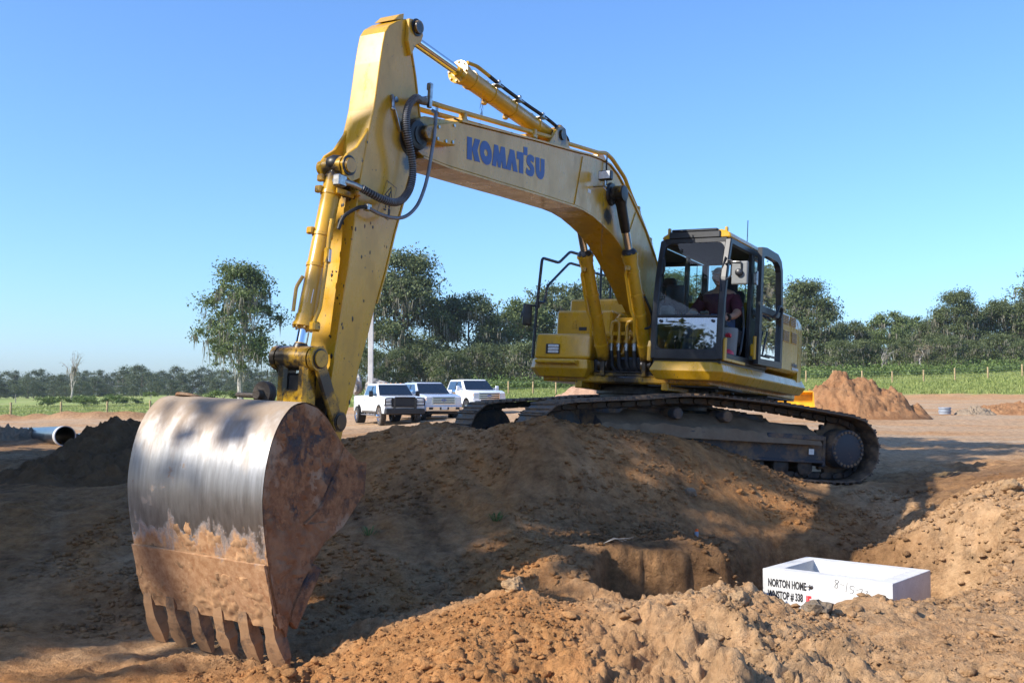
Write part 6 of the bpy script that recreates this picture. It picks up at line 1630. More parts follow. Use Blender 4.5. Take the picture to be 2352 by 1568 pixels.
def pickup(lb, pos, ang, paint, style):
    root = empty('pickup_truck', lb, 'pickup truck', 'white pickups parked in a row', loc=pos, rz=ang)
    B = lambda mb, nm, mt, par=root, **k: mb.build(nm, M[mt] if isinstance(mt, str) else mt, par, **k)
    z0 = .56
    prof = [(.92, z0)] + arch(0, .53, z0) + arch(-4.06, .53, z0) + [(-5.32, .62), (-5.34, 1.40), (-3.5, 1.42), (-3.44, 1.38), (-.50, 1.40), (-.30, 1.43), (.55, 1.37), (.86, 1.30), (.95, 1.20), (.96, .85)]
    mb = MB(); bm = bmesh.new(); n = len(prof)
    rows = [(-1.0, 0), (-.97, 1), (.97, 1), (1.0, 0)]
    def yv(y, k, p):     # tumblehome above the belt, hood crowned
        return Vector((p[0], y, p[1]))
    A = [bm.verts.new((p[0], -1.0 + .06 * max(0, (p[1] - 1.0)), p[1])) for p in prof]; Bv = [bm.verts.new((p[0], 1.0 - .06 * max(0, (p[1] - 1.0)), p[1])) for p in prof]
    bm.faces.new(A); bm.faces.new(Bv[::-1])
    for i in range(n): bm.faces.new((A[i], Bv[i], Bv[(i + 1) % n], A[(i + 1) % n]))
    bmesh.ops.recalc_face_normals(bm, faces=list(bm.faces))
    bmesh.ops.bevel(bm, geom=[e for e in bm.edges if e.calc_face_angle(0) > R(40) and max(v.co.z for v in e.verts) > 1.1], offset=.06, segments=3, profile=.5, affect='EDGES')
    mb.bm(bm, 0, True); B(mb, 'body', paint, sharp=30)
    # cab greenhouse
    bm = bmesh.new()
    lo = [(-.42, .94), (-.42, -.94), (-3.42, -.94), (-3.42, .94)]; hi = [(-1.32, .72), (-1.32, -.72), (-3.26, -.74), (-3.26, .74)]
    a_ = [bm.verts.new((x, y, 1.37)) for x, y in lo]; b_ = [bm.verts.new((x, y, 2.02)) for x, y in hi]
    bm.faces.new(a_); bm.faces.new(b_[::-1])
    for i in range(4): bm.faces.new((a_[i], b_[i], b_[(i + 1) % 4], a_[(i + 1) % 4]))
    bmesh.ops.recalc_face_normals(bm, faces=list(bm.faces)); bmesh.ops.bevel(bm, geom=list(bm.edges), offset=.07, segments=3, profile=.5, affect='EDGES')
    mb = MB(); mb.bm(bm, 0, True); B(mb, 'cab_shell', paint, sharp=30)
    def gq(P, off): 
        c = [Vector(p) for p in P]; nn = (c[1] - c[0]).cross(c[2] - c[0]).normalized() * off
        return [p + nn for p in c]
    def lerp2(x, t, s): return (x[0] + (x[1] - x[0]) * t, s * (.94 - .21 * t), 1.37 + .65 * t)
    mb = MB(); w = [(-.40 - .92 * .06, -.86, 1.40), (-.40 - .92 * .06, .86, 1.40), (-.42 - .90 * .88, .73, 1.945), (-.42 - .90 * .88, -.73, 1.945)]
    mb.add([Vector(q) + Vector((.012, 0, .012)) for q in w], [(0, 1, 2, 3)]); B(mb, 'windscreen', 'truck_glass')
    for s in (1, -1):
        for (xa, xb, xc, xd) in ((-.80, -1.90, -1.90, -1.42), (-2.04, -3.18, -3.14, -2.04)):
            lo_t, hi_t = .10, .84
            pts = [(xa, s * (.94 - .21 * lo_t + .008), 1.37 + .65 * lo_t), (xb, s * (.94 - .21 * lo_t + .008), 1.37 + .65 * lo_t), (xc, s * (.94 - .21 * hi_t + .008), 1.37 + .65 * hi_t), (xd, s * (.94 - .21 * hi_t + .008), 1.37 + .65 * hi_t)]
            mb = MB(); mb.add(pts, [(0, 1, 2, 3)]); B(mb, 'side_window', 'truck_glass')
        mb = MB(); mb.box((-1.97, s * .86, 1.66), (.12, .012, .50), .0, Matrix.Rotation(R(18) * s, 3, 'X')); B(mb, 'door_pillar', 'truck_black')
        for x in (-1.75, -2.9): mb = MB(); mb.box((x, s * .985, 1.20), (.20, .03, .05), .01); B(mb, 'door_handle', 'truck_black' if style != 2 else 'chrome')
        for x in (-.62, -1.97, -3.40): mb = MB(); mb.box((x, s * .982, .97), (.012, .012, .76), .0); B(mb, 'door_gap', 'truck_black')
        mb = MB(); mb.box((-.78, s * 1.20, 1.50), (.10, .20, .30), .03, seg=2); mb.tube([(-.70, s * .92, 1.42), (-.74, s * 1.12, 1.44)], .03, 8); mb.tube([(-.70, s * .92, 1.50), (-.74, s * 1.12, 1.52)], .02, 8); B(mb, 'wing_mirror', 'truck_black' if style == 1 else ('chrome' if style == 2 else paint))
        mb = MB(); mb.span((-3.5, s * .86, .42), (-.75, s * 1.04, .48), .02); 
        for x in (-3.2, -2.2, -1.2): mb.box((x, s * .9, .52), (.10, .06, .10), .01)
        B(mb, 'running_board', 'grey_metal')
        mb = MB(); mb.box((.92, s * .80, 1.10), (.10, .30, .32), .03, seg=2); hl = B(mb, 'headlight', 'lamp_glass')
        mb = MB(); mb.box((.90, s * .945, 1.14), (.10, .05, .16), .01); B(mb, 'indicator', 'amber', hl)
        mb = MB(); mb.box((-.42, s * .985, 1.14), (.06, .012, .18), .0); B(mb, 'fender_badge', 'truck_black')
        mb = MB(); pr_ = [(p[0], p[1]) for p in arch(0, .56, .5)] + [(p[0], p[1]) for p in arch(0, .52, .5)[::-1]]
        mb.prism(pr_, s * .99, s * 1.02); B(mb, 'wheel_arch', 'truck_black')
        for xx in (0, -4.06): mb = MB(); mb.span((xx - .5, s * .5, .55), (xx + .5, s * .93, .95)); B(mb, 'wheel_well', 'truck_black')
        wheel(root, 0, s * .87, .42, .29, 'tyre_dusty' if style == 1 else 'tyre', 'chrome', .16 if style == 1 else .03)
        wheel(root, -4.06, s * (.93 if style == 1 else .87), .42, .45 if style == 1 else .29, 'tyre', 'chrome', .03)
    mb = MB(); mb.span((-5.0, -.55, .48), (.7, .55, .62)); B(mb, 'chassis', 'truck_black')
    gm = 'truck_black' if style == 1 else 'chrome'
    mb = MB(); mb.box((.955, 0, 1.07), (.05, 1.28, .40), .03, seg=2); gr_ = B(mb, 'grille', gm)
    for z in (.96, 1.07, 1.18): mb = MB(); mb.box((.983, 0, z), (.012, 1.16, .055), .004); B(mb, 'grille_slot', 'decal_black', gr_)
    mb = MB(); mb.lathe((.985, 0, 1.08), (1, 0, 0), [(0, .10), (.012, .10), (.016, .09)], 24); 
    mb.v = [(v[0], v[1] * 1.45, 1.08 + (v[2] - 1.08) * .62) for v in mb.v]; bd = B(mb, 'badge', 'badge_blue', gr_)
    text_mesh('Ford', .085, M['decal_white'], 'badge_lettering', gr_, Matrix.Translation((1.003, -.085, 1.055)) @ Matrix.Rotation(PI / 2, 4, 'Z') @ Matrix.Rotation(PI / 2, 4, 'X'), 1.0, .0, .0008, 'LEFT', .3)
    mb = MB(); mb.prism([(.80, .50), (1.04, .52), (1.06, .78), (.84, .82)], -.98, .98, .03, seg=2); B(mb, 'front_bumper', {1: 'truck_black', 2: 'chrome', 3: paint}[style]); mb = MB(); mb.span((-3.4, -1.003, .56), (-.6, -.99, .66), .003); B(mb, 'rocker_panel', 'tyre_dusty')
    if style != 1: 
        mb = MB(); mb.prism([(.80, .36), (.98, .40), (1.0, .50), (.82, .50)], -.85, .85, .02); B(mb, 'air_dam', 'truck_black')
        for s in (1, -1): mb = MB(); mb.box((1.055, s * .72, .67), (.03, .22, .12), .01); B(mb, 'fog_lamp', 'decal_black')
        mb = MB(); mb.box((1.06, 0, .66), (.03, .5, .14), .008); B(mb, 'number_plate_panel', 'decal_black'); mb = MB(); mb.box((1.08, 0, .67), (.012, .30, .12), .003); B(mb, 'number_plate', 'decal_white')
    for s in (-1, 1):
        wp_ = MB(); wp_.tube([(-.46, s * .05, 1.43), (-.55, s * .45, 1.46), (-.58, s * .75, 1.47)], .012, 5); B(wp_, 'wiper', 'decal_black')
    if style == 1:
        for y in (-.5, -.25, 0, .25, .5): mb = MB(); mb.box((-1.45, y, 2.03), (.10, .07, .03), .01); B(mb, 'roof_light', 'amber')
        g = MB()
        g.tube([(.88, -.98, .95), (1.10, -.98, .95), (1.12, -.98, 1.28), (1.12, -.55, 1.30), (1.12, -.55, .55)], .03, 8, .08); g.tube([(.88, .98, .95), (1.10, .98, .95), (1.12, .98, 1.28), (1.12, .55, 1.30), (1.12, .55, .55)], .03, 8, .08)
        for y in (-.50, .50): g.box((1.10, y, .88), (.14, .06, .92), .02)
        g.tube([(1.13, -.5, 1.33), (1.13, .5, 1.33)], .03, 8); g.tube([(1.12, -.98, .95), (1.12, .98, .95)], .024, 8); g.tube([(1.12, -.98, 1.12), (1.12, -.55, 1.12)], .018, 8); g.tube([(1.12, .98, 1.12), (1.12, .55, 1.12)], .018, 8)
        g.box((1.13, 0, .66), (.20, 1.94, .26), .03); g.box((1.11, 0, 1.08), (.02, .96, .44), .005)
        B(g, 'grille_guard', 'truck_black')
    else:
        mb = MB(); mb.tube([(-.9, .6, 2.0), (-.95, .6, 2.4)], .006, 4); B(mb, 'aerial', 'decal_black')
    return root
def truck_at(u, v, Y, ang, off): 
    p = at(u, v, Y); h = Vector((math.cos(ang), math.sin(ang), 0)); l = Vector((-h.y, h.x, 0)); return p + l * off[1] + h * off[0]
pickup('white crew-cab pickup with black grille guard, nearest of three', truck_at(876, 975, 51, R(-68), (0, .87)), R(-68), 'truck_white', 1)
pickup('silver-white pickup with chrome grille parked between the other two', truck_at(968, 967, 54, R(-66), (0, .87)), R(-66), 'truck_silver', 2)
pickup('white pickup farthest right in the row, partly behind the track', truck_at(1124, 909, 58, R(-66), (-.95, 0)) - Vector((0, 0, 1.08)), R(-66), 'truck_white', 3)
# ------------------------------------------------------------------ concrete inlet box
def conc_mat():
    m, nt, b = nodes('precast_concrete')
    geo = N(nt, 'ShaderNodeTexCoord'); pos = geo.outputs['Object']
    c = mixc(nt, ramp(nt, noise_n(nt, 6, 6, .7, pos), [(.3, 0), (.7, 1)]), (.52, .52, .51), (.66, .66, .65))
    c = mixc(nt, ramp(nt, noise_n(nt, 40, 4, .7, pos), [(.60, 0), (.70, .6)]), c, (.33, .31, .28))
    c = mixc(nt, ramp(nt, noise_n(nt, 3.2, 6, .75, pos), [(.52, 0), (.72, .45)]), c, (.42, .37, .31))
    sx = N(nt, 'ShaderNodeSeparateXYZ'); nt.links.new(pos, sx.inputs[0])
    top = ramp(nt, math_n(nt, 'ADD', sx.outputs[2], math_n(nt, 'MULTIPLY', noise_n(nt, 18, 5, .7, pos), .03)), [(.006, 0), (.02, 1)])
    blot = ramp(nt, noise_n(nt, 14, 6, .75, pos), [(.5, 0), (.66, .65)])
    c = mixc(nt, math_n(nt, 'MULTIPLY', top, blot), c, (.40, .30, .20))
    nt.links.new(c, b.inputs['Base Color']); setp(b, roughness=.85, specular_ior_level=.25)
    bump(nt, b, noise_n(nt, 60, 5, .7, pos), .25, .006)
conc_mat()
BT = -.565
inlet = empty('inlet_box', 'white precast concrete drain inlet box sunk in the pit', 'concrete box', loc=(BOX_C[0], BOX_C[1], BT), rz=BOX_YAW)
lx, ly, wt, ht = .62, .47, .15, 1.15
bm = bmesh.new()
def rect(a, b, z): return [bm.verts.new(p) for p in ((-a, -b, z), (a, -b, z), (a, b, z), (-a, b, z))]
o0 = rect(lx, ly, 0); o1 = rect(lx, ly, -ht); i0 = rect(lx - wt, ly - wt, 0); i1 = rect(lx - wt, ly - wt, -ht + .12)
for k in range(4):
    j = (k + 1) % 4
    bm.faces.new((o0[k], o1[k], o1[j], o0[j])); bm.faces.new((i0[k], i0[j], i1[j], i1[k])); bm.faces.new((o0[k], o0[j], i0[j], i0[k]))
bm.faces.new(o1); bm.faces.new(i1)
bmesh.ops.recalc_face_normals(bm, faces=list(bm.faces))
bmesh.ops.bevel(bm, geom=[e for e in bm.edges if e.calc_face_angle(0) > .5], offset=.008, segments=2, profile=.6, affect='EDGES')
mb = MB(); mb.bm(bm); mb.build('box_wall', M['precast_concrete'], inlet)
mb = MB(); mb.prism([(-.34, -.20), (.34, -.20), (.34, -.17), (-.34, -.17)], ly - wt - .02, ly - wt + .004, .004); mb.build('inner_ledge', M['precast_concrete'], inlet)
face = lambda x, z: Matrix.Translation((x, -ly - .002, z)) @ Matrix.Rotation(PI / 2, 4, 'X')
def stencil(name, col):
    m, nt, b = nodes(name); f = ramp(nt, noise_n(nt, 42, 5, .7), [(.56, 0), (.72, .8)])
    nt.links.new(mixc(nt, f, col, (.50, .49, .47)), b.inputs['Base Color']); setp(b, roughness=.85, specular_ior_level=.2)
stencil('stencil_black', (.028, .028, .03)); stencil('stencil_red', (.60, .03, .04))
text_mesh('NORTON HOME', .098, M['stencil_black'], 'stencil_lettering', inlet, face(-.565, -.155), .52, .0035)
text_mesh('WNSTOP # 338', .098, M['stencil_black'], 'stencil_lettering', inlet, face(-.565, -.262), .52, .0035)
text_mesh('JE', .125, M['stencil_red'], 'stencil_lettering', inlet, face(-.185, -.292), .55, .006)
hw = MB()
def stroke(pts): hw.tube([(x, -ly - .001, z) for x, z in spline2(pts)], .0022, 5)
def spline2(p): return [(q.x, q.y) for q in spline([(a, b, 0) for a, b in p], 6)]
x0 = .085; zb = -.10
stroke([(x0 + .05, zb + .062), (x0 + .02, zb + .075), (x0 + .012, zb + .055), (x0 + .035, zb + .035), (x0 + .03, zb + .005), (x0 + .008, zb + .008), (x0 + .018, zb + .032), (x0 + .05, zb + .062)])
stroke([(x0 + .06, zb + .040), (x0 + .095, zb + .036)]); stroke([(x0 + .125, zb + .060), (x0 + .112, zb - .022)])
stroke([(x0 + .195, zb + .032), (x0 + .160, zb + .036), (x0 + .150, zb + .014), (x0 + .185, zb - .004), (x0 + .165, zb - .030), (x0 + .145, zb - .024)])
stroke([(x0 + .205, zb + .010), (x0 + .228, zb + .008)]); stroke([(x0 + .235, zb + .018), (x0 + .262, zb + .020), (x0 + .256, zb - .005), (x0 + .238, zb - .030), (x0 + .275, zb - .032)])
stroke([(x0 + .290, zb + .010), (x0 + .315, zb + .006), (x0 + .300, zb - .012), (x0 + .318, zb - .032), (x0 + .298, zb - .048)])
hw.build('handwritten_date', M['decal_black'], inlet)
an = MB(); an.lathe((-.135, -ly, -.115), (0, -1, 0), [(0, .022), (.006, .022), (.008, .016)], 14); an.tube([(-.135, -ly - .01, -.115), (-.175, -ly - .045, -.112)], .006, 6); an.build('lift_pin', M['zinc'], inlet)

# ------------------------------------------------------------------ clods and loose soil
rg = np.random.default_rng(77)
_base = []
for k in range(10):
    bm = bmesh.new()
    for _ in range(26 if k < 4 else 13):
        q = Vector(rg.normal(size=3)).normalized() * float(rg.uniform(.72, 1.1)); bm.verts.new(q)
    bmesh.ops.convex_hull(bm, input=list(bm.verts)); bmesh.ops.triangulate(bm, faces=list(bm.faces))
    for v in [v for v in bm.verts if not v.link_faces]: bm.verts.remove(v)
    if k < 4:
        bmesh.ops.subdivide_edges(bm, edges=list(bm.edges), cuts=1, use_grid_fill=True); bmesh.ops.triangulate(bm, faces=list(bm.faces))
        for v in bm.verts: v.co *= 1 + .16 * mnoise.noise(v.co * 2.3 + Vector((k, 0, 0)))
    bm.faces.ensure_lookup_table(); bm.verts.index_update()
    _base.append((np.array([v.co[:] for v in bm.verts]), np.array([[v.index for v in f.verts] for f in bm.faces]))); bm.free()
def clods(name, label, X, Y, size, big):
    Z = ground_full(X, Y); vs_, fs_ = [], []; off = 0
    kk = rg.integers(0, 4, len(X)) if big else rg.integers(4, 10, len(X))
    for i in range(len(X)):
        v, f = _base[kk[i]]
        a = rg.uniform(0, 6.28); c, s = math.cos(a), math.sin(a); sc = size[i] * np.array([rg.uniform(.7, 1.3), rg.uniform(.7, 1.3), rg.uniform(.5, .85)])
        q = v * sc; q = np.stack([q[:, 0] * c - q[:, 1] * s, q[:, 0] * s + q[:, 1] * c, q[:, 2]], 1) + np.array([X[i], Y[i], Z[i] + size[i] * .15])
        vs_.append(q); fs_.append(f + off); off += len(v)
    co = np.concatenate(vs_); fc = np.concatenate(fs_)
    me = bpy.data.meshes.new(name)
    me.vertices.add(len(co)); me.vertices.foreach_set('co', co.astype(np.float32).ravel())
    me.loops.add(fc.size); me.loops.foreach_set('vertex_index', fc.ravel().astype(np.int32))
    me.polygons.add(len(fc)); me.polygons.foreach_set('loop_start', np.arange(0, fc.size, 3, dtype=np.int32))
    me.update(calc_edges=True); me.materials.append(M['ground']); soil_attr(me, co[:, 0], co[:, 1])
    tag(link(name, me), label, 'soil', kind='stuff')
def pts(n, x0, x1, y0, y1): return rg.uniform(x0, x1, n), rg.uniform(y0, y1, n)
def lump(X, Y, s, t):   # keep where loose soil gathers
    k = (vnoise(X * s, Y * s, 201) + .5 * vnoise(X * s * 2.3, Y * s * 2.3, 202)) > t
    return X[k], Y[k]
X, Y = pts(30000, -2.2, 5.0, 5.0, 8.6); X, Y = lump(X, Y, .8, -.08); k = Y < 8.0 + .16 * X; X, Y = X[k], Y[k]
clods('small_clods', 'small loose clods scattered over the sunlit berm', X, Y, .004 + .017 * rg.random(len(X)) ** 3.0, False)
X, Y = pts(2600, -1.8, 4.8, 5.0, 8.3); X, Y = lump(X, Y, .9, .02); k = Y < 7.9 + .16 * X; X, Y = X[k], Y[k]
clods('large_clods', 'large crumbly clods along the sunlit berm', X, Y, .013 + .050 * rg.random(len(X)) ** 3.6, True)
X, Y = pts(26000, -4.5, 6.2, 8.2, 13.4); X, Y = lump(X, Y, .6, -.1)
clods('slope_clods', 'clods strewn over the shaded slope and bank', X, Y, .007 + .040 * rg.random(len(X)) ** 4, False)
X, Y = pts(520, 3.9, 6.0, 9.0, 11.4)
clods('bank_clods', 'crumbled clods on the sunlit bank at right', X, Y, .012 + .05 * rg.random(len(X)) ** 3, False)
pile_mat('soil_tan', (.42, .26, .135), (.54, .36, .20))
# single larger stones one can point at
for i, (u, v, Y, r, lb) in enumerate(((1868, 1440, 6.9, .085, 'big dark clod in front of the concrete box'), (1690, 1462, 6.75, .070, 'pale clod left of the big dark clod'), (1620, 1395, 7.15, .060, 'clod on the crest below the box lettering'), (1583, 1128, 11.7, .06, 'dark stone lying on the mound slope'), (2316, 1128, 10.5, .09, 'pale lump on the crest of the sunlit bank'), (1180, 1360, 7.35, .075, 'clod on the peak of the orange berm'))):
    X = (u - 1176) / FPX * Y; z = float(ground_full(np.array([X]), np.array([Y]))[0])
    me = rock_mesh('soil_clod', 31 + i, 3, .45, 'soil_grey' if i in (0, 3) else 'soil_tan'); o = link('soil_clod', me); o.location = (X, Y, z + r * .35); o.scale = (r * 1.15, r, r * .8); o.rotation_euler = (0, 0, i)
    tag(o, lb, 'clod', 'larger clods')

# ------------------------------------------------------------------ bottle, grass tufts, twigs
flat('bottle_plastic', (.16, .20, .26), .15, 0, .1, 20, .5); flat('cap_orange', (.75, .13, .02), .4)
def gpt(u, Y): X = (u - 1176) / FPX * Y; return Vector((X, Y, float(ground_full(np.array([X]), np.array([Y]))[0])))
p = gpt(1595, 10.75); t = empty('drink_bottle', 'small plastic drink bottle with orange cap on the slope', 'bottle', loc=p)
mb = MB(); mb.lathe((0, 0, 0), (.1, 0, 1), [(0, .020), (.012, .024), (.065, .024), (.085, .020), (.095, .012)], 16); mb.build('bottle_body', M['bottle_plastic'], t)
mb = MB(); mb.lathe((.009, 0, .092), (.1, 0, 1), [(0, .016), (.024, .016), (.027, .013)], 14); mb.build('cap', M['cap_orange'], t)
rnd = random.Random(2)
for i, (u, Y, n, h, lb) in enumerate(((1748, 10.6, 90, .22, 'thick green grass tuft at the edge of the pit'), (1905, 10.9, 40, .18, 'thin grass tuft right behind the concrete box'), (1140, 10.35, 34, .10, 'small grass tuft on the shaded slope'), (850, 10.3, 24, .10, 'tiny grass tuft beside the bucket'), (1835, 11.2, 22, .10, 'sprig of weeds above the pit'))):
    p = gpt(u, Y); mb = MB()
    for k in range(n):
        a = rnd.uniform(0, 6.28); r = rnd.uniform(0, .10 if i == 0 else .06); b = Vector((r * math.cos(a), r * math.sin(a), 0)); hh = h * rnd.uniform(.5, 1.2); w = Vector((-math.sin(a), math.cos(a), 0)) * .004
        m_ = b + Vector((math.cos(a) * .05, math.sin(a) * .05, hh * .7)); e = b + Vector((math.cos(a) * .14, math.sin(a) * .14, hh * rnd.uniform(.4, 1)))
        mb.add([b - w, b + w, m_ + w, m_ - w, e], [(0, 1, 2, 3), (3, 2, 4)])
    o = mb.build('grass_tuft', M['leaf_bush']); o.location = p; tag(o, lb, 'grass tuft', 'grass tufts'); 
p = gpt(1385, 9.5)
tw = empty('dead_twig', 'dry pale twig lying at the edge of the trench', 'twig', loc=p)
for k in range(4):
    mb = MB(); a = .3 * k; mb.tube([(0, 0, .01), (.09, -.03 * k, .06), (.17 + .03 * k, -.05 - .02 * k, .03 + .015 * k)], .0028, 5, taper=[1, .8, .4]); mb.build('stalk', M['bark_pale'], tw)

# ------------------------------------------------------------------ people
flat('skin', (.42, .23, .15), .55, 0, .1, 12); flat('shirt_maroon', (.085, .016, .030), .9, 0, .15, 14); flat('jeans', (.060, .105, .21), .9, 0, .2, 16); flat('cap_grey', (.30, .31, .32), .8, 0, .15, 14); flat('boot', (.16, .11, .075), .85, 0, .2, 12)
flat('shirt_navy', (.020, .032, .07), .9, 0, .15, 14); flat('cap_navy', (.012, .018, .035), .8, 0, .15, 14); flat('hair_dark', (.03, .022, .016), .8); flat('eye_white', (.7, .68, .64), .3); flat('lip', (.30, .10, .08), .5)
def skin_mesh(name, pts, edges, mat, sub=2, root=0):
    me = bpy.data.meshes.new(name); me.from_pydata([p[:3] for p in pts], edges, [])
    o = bpy.data.objects.new(name, me); COL.objects.link(o)
    o.modifiers.new('s', 'SKIN'); sv = me.skin_vertices[0].data
    for i, p in enumerate(pts): r = p[3]; sv[i].radius = (r, p[4] if len(p) > 4 else r); sv[i].use_root = (i == root)
    s = o.modifiers.new('b', 'SUBSURF'); s.levels = sub; s.render_levels = sub
    dg = bpy.context.evaluated_depsgraph_get(); out = bpy.data.meshes.new_from_object(o.evaluated_get(dg)); bpy.data.objects.remove(o)
    out.materials.clear(); out.materials.append(M[mat]); out.polygons.foreach_set('use_smooth', [True] * len(out.polygons)); out.name = name
    return out
def add_me(name, me, parent, X): me.transform(X); return link(name, me, parent)
def head(parent, X, cap, goggles, yaw=0):
    """X places the head centre; +x is where the face looks"""
    H = X @ Matrix.Rotation(yaw, 4, 'Z')
    bm = bmesh.new(); bmesh.ops.create_icosphere(bm, subdivisions=4, radius=1)
    for v in bm.verts:
        x, y, z = v.co; w = 1.0 if z > -.1 else 1 - .28 * (-z - .1)
        fx = .098 * x; 
        if x > 0 and z < .2: fx *= .97
        if x > .2 and z < -.55: fx += .012
        nose = math.exp(-((y / .16) ** 2 + ((z + .12) / .26) ** 2)) * max(0, x)
        fx += .026 * nose * (1 if z > -.35 else .4)
        sock = math.exp(-(((abs(y) - .38) / .18) ** 2 + ((z - .10) / .14) ** 2)) * max(0, x); fx -= .012 * sock
        ear = math.exp(-(((x + .05) / .16) ** 2 + ((z - .0) / .26) ** 2))
        v.co = Vector((fx, y * .078 * w + math.copysign(.014 * ear * (abs(y) > .9), y), z * .122))
    mb = MB(H); mb.bm(bm, 0, True); hd = mb.build('head', M['skin'], parent)
    mb = MB(H); mb.sphere((.083, .030, .012), .011, sub=2); mb.sphere((.083, -.030, .012), .011, sub=2); mb.build('eyes', M['eye_white'], hd)
    mb = MB(H); mb.sphere((.091, 0, -.058), .02, (.35, 1.1, .28), 2); mb.build('mouth', M['lip'], hd)
    mb = MB(H); mb.sphere((-.03, 0, .0), .10, (.85, .83, .80), 3); mb.build('hair', M['hair_dark'], hd)
    bm = bmesh.new(); bmesh.ops.create_icosphere(bm, subdivisions=3, radius=1)
    for v in list(bm.verts):
        if v.co.z < .08: v.co.z = .08
        v.co = Vector((v.co.x * .112 - .004, v.co.y * .092, v.co.z * .105 + .035))
    bmesh.ops.remove_doubles(bm, verts=bm.verts, dist=.002)
    mb = MB(H); mb.bm(bm, 0, True)
    for k in range(9):
        pass
    br = []; 
    for k in range(11):
        a = -1.15 + 2.3 * k / 10; br.append((.104 * math.cos(a), .088 * math.sin(a), .050)); br.append((.100 + .085 * math.cos(a) if abs(a) < 1.2 else .104, .100 * math.sin(a), .038 - .012 * math.cos(a)))
    mb.add(br, [(2 * k, 2 * k + 1, 2 * k + 3, 2 * k + 2) for k in range(10)], 0, True); mb.build('cap', M[cap], hd)
    if goggles:
        mb = MB(H)
        for y in (-.036, .036): mb.sphere((.104, y, .075), .030, (.4, 1.05, .75), 2)
        mb.tube([(.10, .06, .075), (.02, .10, .08), (-.08, .06, .07)], .006, 6); mb.tube([(.10, -.06, .075), (.02, -.10, .08), (-.08, -.06, .07)], .006, 6); mb.build('goggles', M['decal_black'], hd)
    return hd
def hand(parent, X, side):
    """relaxed gripping hand: palm, four curled fingers, thumb; +x points along the forearm"""
    P = [(0, 0, 0, .022, .030), (.04, 0, 0, .018, .036), (.085, 0, -.002, .016, .038)]; E_ = [(0, 1), (1, 2)]
    ms = [skin_mesh('palm', P, E_, 'skin', 2)]
    for i, (y, l) in enumerate(((-.033, .85), (-.011, 1.0), (.011, .95), (.031, .75))):
        q = [(.078, y, 0, .0095), (.078 + .036 * l, y * 1.05, -.006, .0092), (.078 + .056 * l, y * 1.05, -.030 * l, .0085), (.078 + .046 * l, y * 1.0, -.056 * l, .0075)]
        ms.append(skin_mesh('finger', q, [(0, 1), (1, 2), (2, 3)], 'skin', 2))
    q = [(.025, -side * .030, -.004, .012), (.055, -side * .052, -.020, .011), (.080, -side * .048, -.040, .0095), (.094, -side * .036, -.050, .008)]
    ms.append(skin_mesh('thumb', q, [(0, 1), (1, 2), (2, 3)], 'skin', 2))
    bm = bmesh.new()
    for m_ in ms: bm.from_mesh(m_); bpy.data.meshes.remove(m_)
    mb = MB(X); mb.bm(bm, 0, True); return mb.build('hand', M['skin'], parent)
def limb(name, pts, mat, parent, X, sub=2): 
    return add_me(name, skin_mesh(name, pts, [(i, i + 1) for i in range(len(pts) - 1)], mat, sub), parent, X)
# operator sitting in the cab (coordinates of the upper structure)
MS = MT @ XS
op = empty('person', 'seated operator in maroon shirt, jeans and grey cap inside the cab', 'person', mat=MS @ Matrix.Translation((.32, .97, 1.90)))
I4 = Matrix.Identity(4)
body = [(0, 0, .06, .17, .19), (-.04, 0, .22, .19, .20), (-.06, 0, .40, .17, .21), (-.05, 0, .52, .12, .17), (-.02, 0, .60, .062), (.0, 0, .66, .060),
        (-.05, .20, .50, .078), (.06, .30, .30, .066), (.22, .30, .21, .050), (.40, .275, .17, .036), (-.05, -.20, .50, .078), (.08, -.29, .30, .066), (.26, -.29, .22, .050), (.42, -.275, .19, .036),
        (.12, .11, .04, .105), (.46, .13, .10, .082), (.60, .14, -.14, .062), (.68, .15, -.34, .050), (.12, -.11, .04, .105), (.46, -.15, .11, .082), (.58, -.16, -.14, .062), (.64, -.17, -.34, .050)]
edges = [(0, 1), (1, 2), (2, 3), (3, 4), (4, 5), (3, 6), (6, 7), (7, 8), (8, 9), (3, 10), (10, 11), (11, 12), (12, 13), (0, 14), (14, 15), (15, 16), (16, 17), (0, 18), (18, 19), (19, 20), (20, 21)]
bd = add_me('body', skin_mesh('body', body, edges, 'skin', 2), op, I4)
k = 1.10
sh_p = [(p[0], p[1], p[2], p[3] * k, (p[4] if len(p) > 4 else p[3]) * k) for p in body[:4]] + [(-.05, .20, .50, .092), (.07, .30, .29, .084), (.13, .31, .255, .078), (-.05, -.20, .50, .092), (.09, -.29, .29, .084), (.15, -.30, .265, .078)]
add_me('shirt', skin_mesh('shirt', sh_p, [(0, 1), (1, 2), (2, 3), (3, 4), (4, 5), (5, 6), (3, 7), (7, 8), (8, 9)], 'shirt_maroon', 2), op, I4)
je = [(0, 0, .03, .17, .20), (.12, .11, .04, .118), (.46, .13, .10, .095), (.60, .14, -.14, .078), (.675, .15, -.32, .070), (.12, -.11, .04, .118), (.46, -.15, .11, .095), (.58, -.16, -.14, .078), (.635, -.17, -.32, .070)]
add_me('jeans', skin_mesh('jeans', je, [(0, 1), (1, 2), (2, 3), (3, 4), (0, 5), (5, 6), (6, 7), (7, 8)], 'jeans', 2), op, I4)
for y, x in ((.15, .68), (-.17, .64)): limb('boot', [(x - .03, y, -.33, .052), (x + .02, y, -.37, .05), (x + .15, y, -.385, .042), (x + .20, y, -.39, .035)], 'boot', op, I4)
head(op, Matrix.Translation((.035, 0, .745)), 'cap_grey', True, R(22))
hand(op, Matrix.Translation((.40, .275, .17)) @ Matrix.Rotation(R(-15), 4, 'Z') @ Matrix.Rotation(R(15), 4, 'Y'), 1)
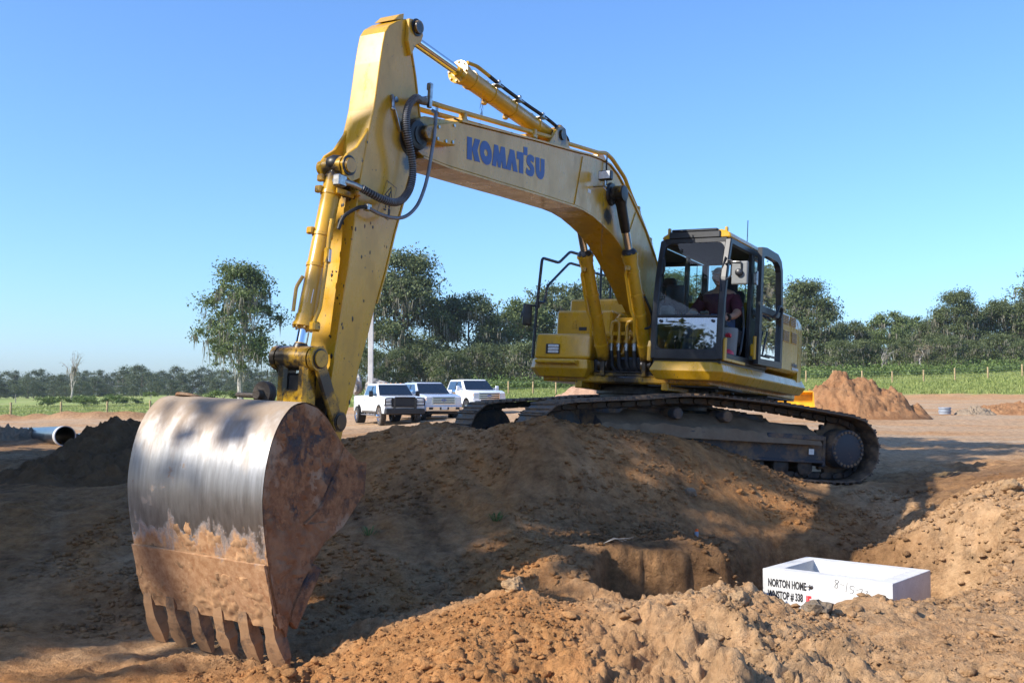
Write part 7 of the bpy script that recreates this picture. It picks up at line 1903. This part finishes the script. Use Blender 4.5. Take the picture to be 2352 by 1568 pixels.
hand(op, Matrix.Translation((.42, -.275, .19)) @ Matrix.Rotation(R(15), 4, 'Z') @ Matrix.Rotation(R(12), 4, 'Y'), -1)
wt_ = MB(); wt_.lathe((.365, .279, .172), (.18, -.025, -.04), [(0, .040), (.03, .039)], 16); wt_.box((.385, .279, .212), (.035, .03, .012), .004); wt_.build('watch', M['decal_black'], op)
# worker standing in the dip behind the bucket
wz = at(615, 904, 33).z
wk = empty('person', 'worker in navy cap and dark blue shirt standing behind the bucket', 'person', loc=(at(615, 904, 33).x, 33, wz - 1.80), rz=R(200))
wb = [(0, 0, .95, .14, .17), (0, 0, 1.15, .14, .17), (0, 0, 1.36, .12, .18), (0, 0, 1.46, .085, .13), (0, 0, 1.53, .055), (.01, 0, 1.59, .055), (0, .20, 1.42, .065), (.02, .27, 1.14, .050), (.08, .26, .90, .036), (0, -.20, 1.42, .065), (.02, -.27, 1.14, .050), (.08, -.26, .90, .036), (0, .10, .88, .10), (.02, .11, .50, .070), (0, .11, .10, .050), (0, -.10, .88, .10), (.02, -.11, .50, .070), (0, -.11, .10, .050)]
we = [(0, 1), (1, 2), (2, 3), (3, 4), (4, 5), (3, 6), (6, 7), (7, 8), (3, 9), (9, 10), (10, 11), (0, 12), (12, 13), (13, 14), (0, 15), (15, 16), (16, 17)]
add_me('body', skin_mesh('body', wb, we, 'skin', 2), wk, I4)
add_me('shirt', skin_mesh('shirt', [(p[0], p[1], p[2], p[3] * 1.1, (p[4] if len(p) > 4 else p[3]) * 1.1) for p in wb[:4]] + [(0, .20, 1.42, .078), (.02, .255, 1.20, .066), (0, -.20, 1.42, .078), (.02, -.255, 1.20, .066)], [(0, 1), (1, 2), (2, 3), (3, 4), (4, 5), (3, 6), (6, 7)], 'shirt_navy', 2), wk, I4)
add_me('trousers', skin_mesh('trousers', [(0, 0, .94, .15, .18), (0, .10, .86, .112), (.02, .11, .50, .085), (0, .11, .09, .075), (0, -.10, .86, .112), (.02, -.11, .50, .085), (0, -.11, .09, .075)], [(0, 1), (1, 2), (2, 3), (0, 4), (4, 5), (5, 6)], 'jeans', 2), wk, I4)
for s in (1, -1):
    limb('boot', [(-.03, s * .11, .10, .05), (.02, s * .11, .05, .05), (.16, s * .11, .04, .04)], 'boot', wk, I4)
    hand(wk, Matrix.Translation((.08, s * .26, .90)) @ Matrix.Rotation(R(80), 4, 'Y'), s)
head(wk, Matrix.Translation((.02, 0, 1.68)), 'cap_navy', False)

# ------------------------------------------------------------------ morning haze: one closed box of thin air round the whole site
hz = MB(); hz.span((-760, -240, -12), (760, 915, 34))
o = hz.build('haze', bpy.data.materials.new('haze_air')); hm = o.data.materials[0]; hm.use_nodes = True; nt = hm.node_tree; nt.nodes.clear()
ho = nt.nodes.new('ShaderNodeOutputMaterial'); hv = nt.nodes.new('ShaderNodeVolumePrincipled'); hv.inputs['Color'].default_value = (.86, .92, 1, 1); hv.inputs['Density'].default_value = .00018; hv.inputs['Anisotropy'].default_value = .3
nt.links.new(hv.outputs[0], ho.inputs['Volume'])
tag(o, kind='stuff')
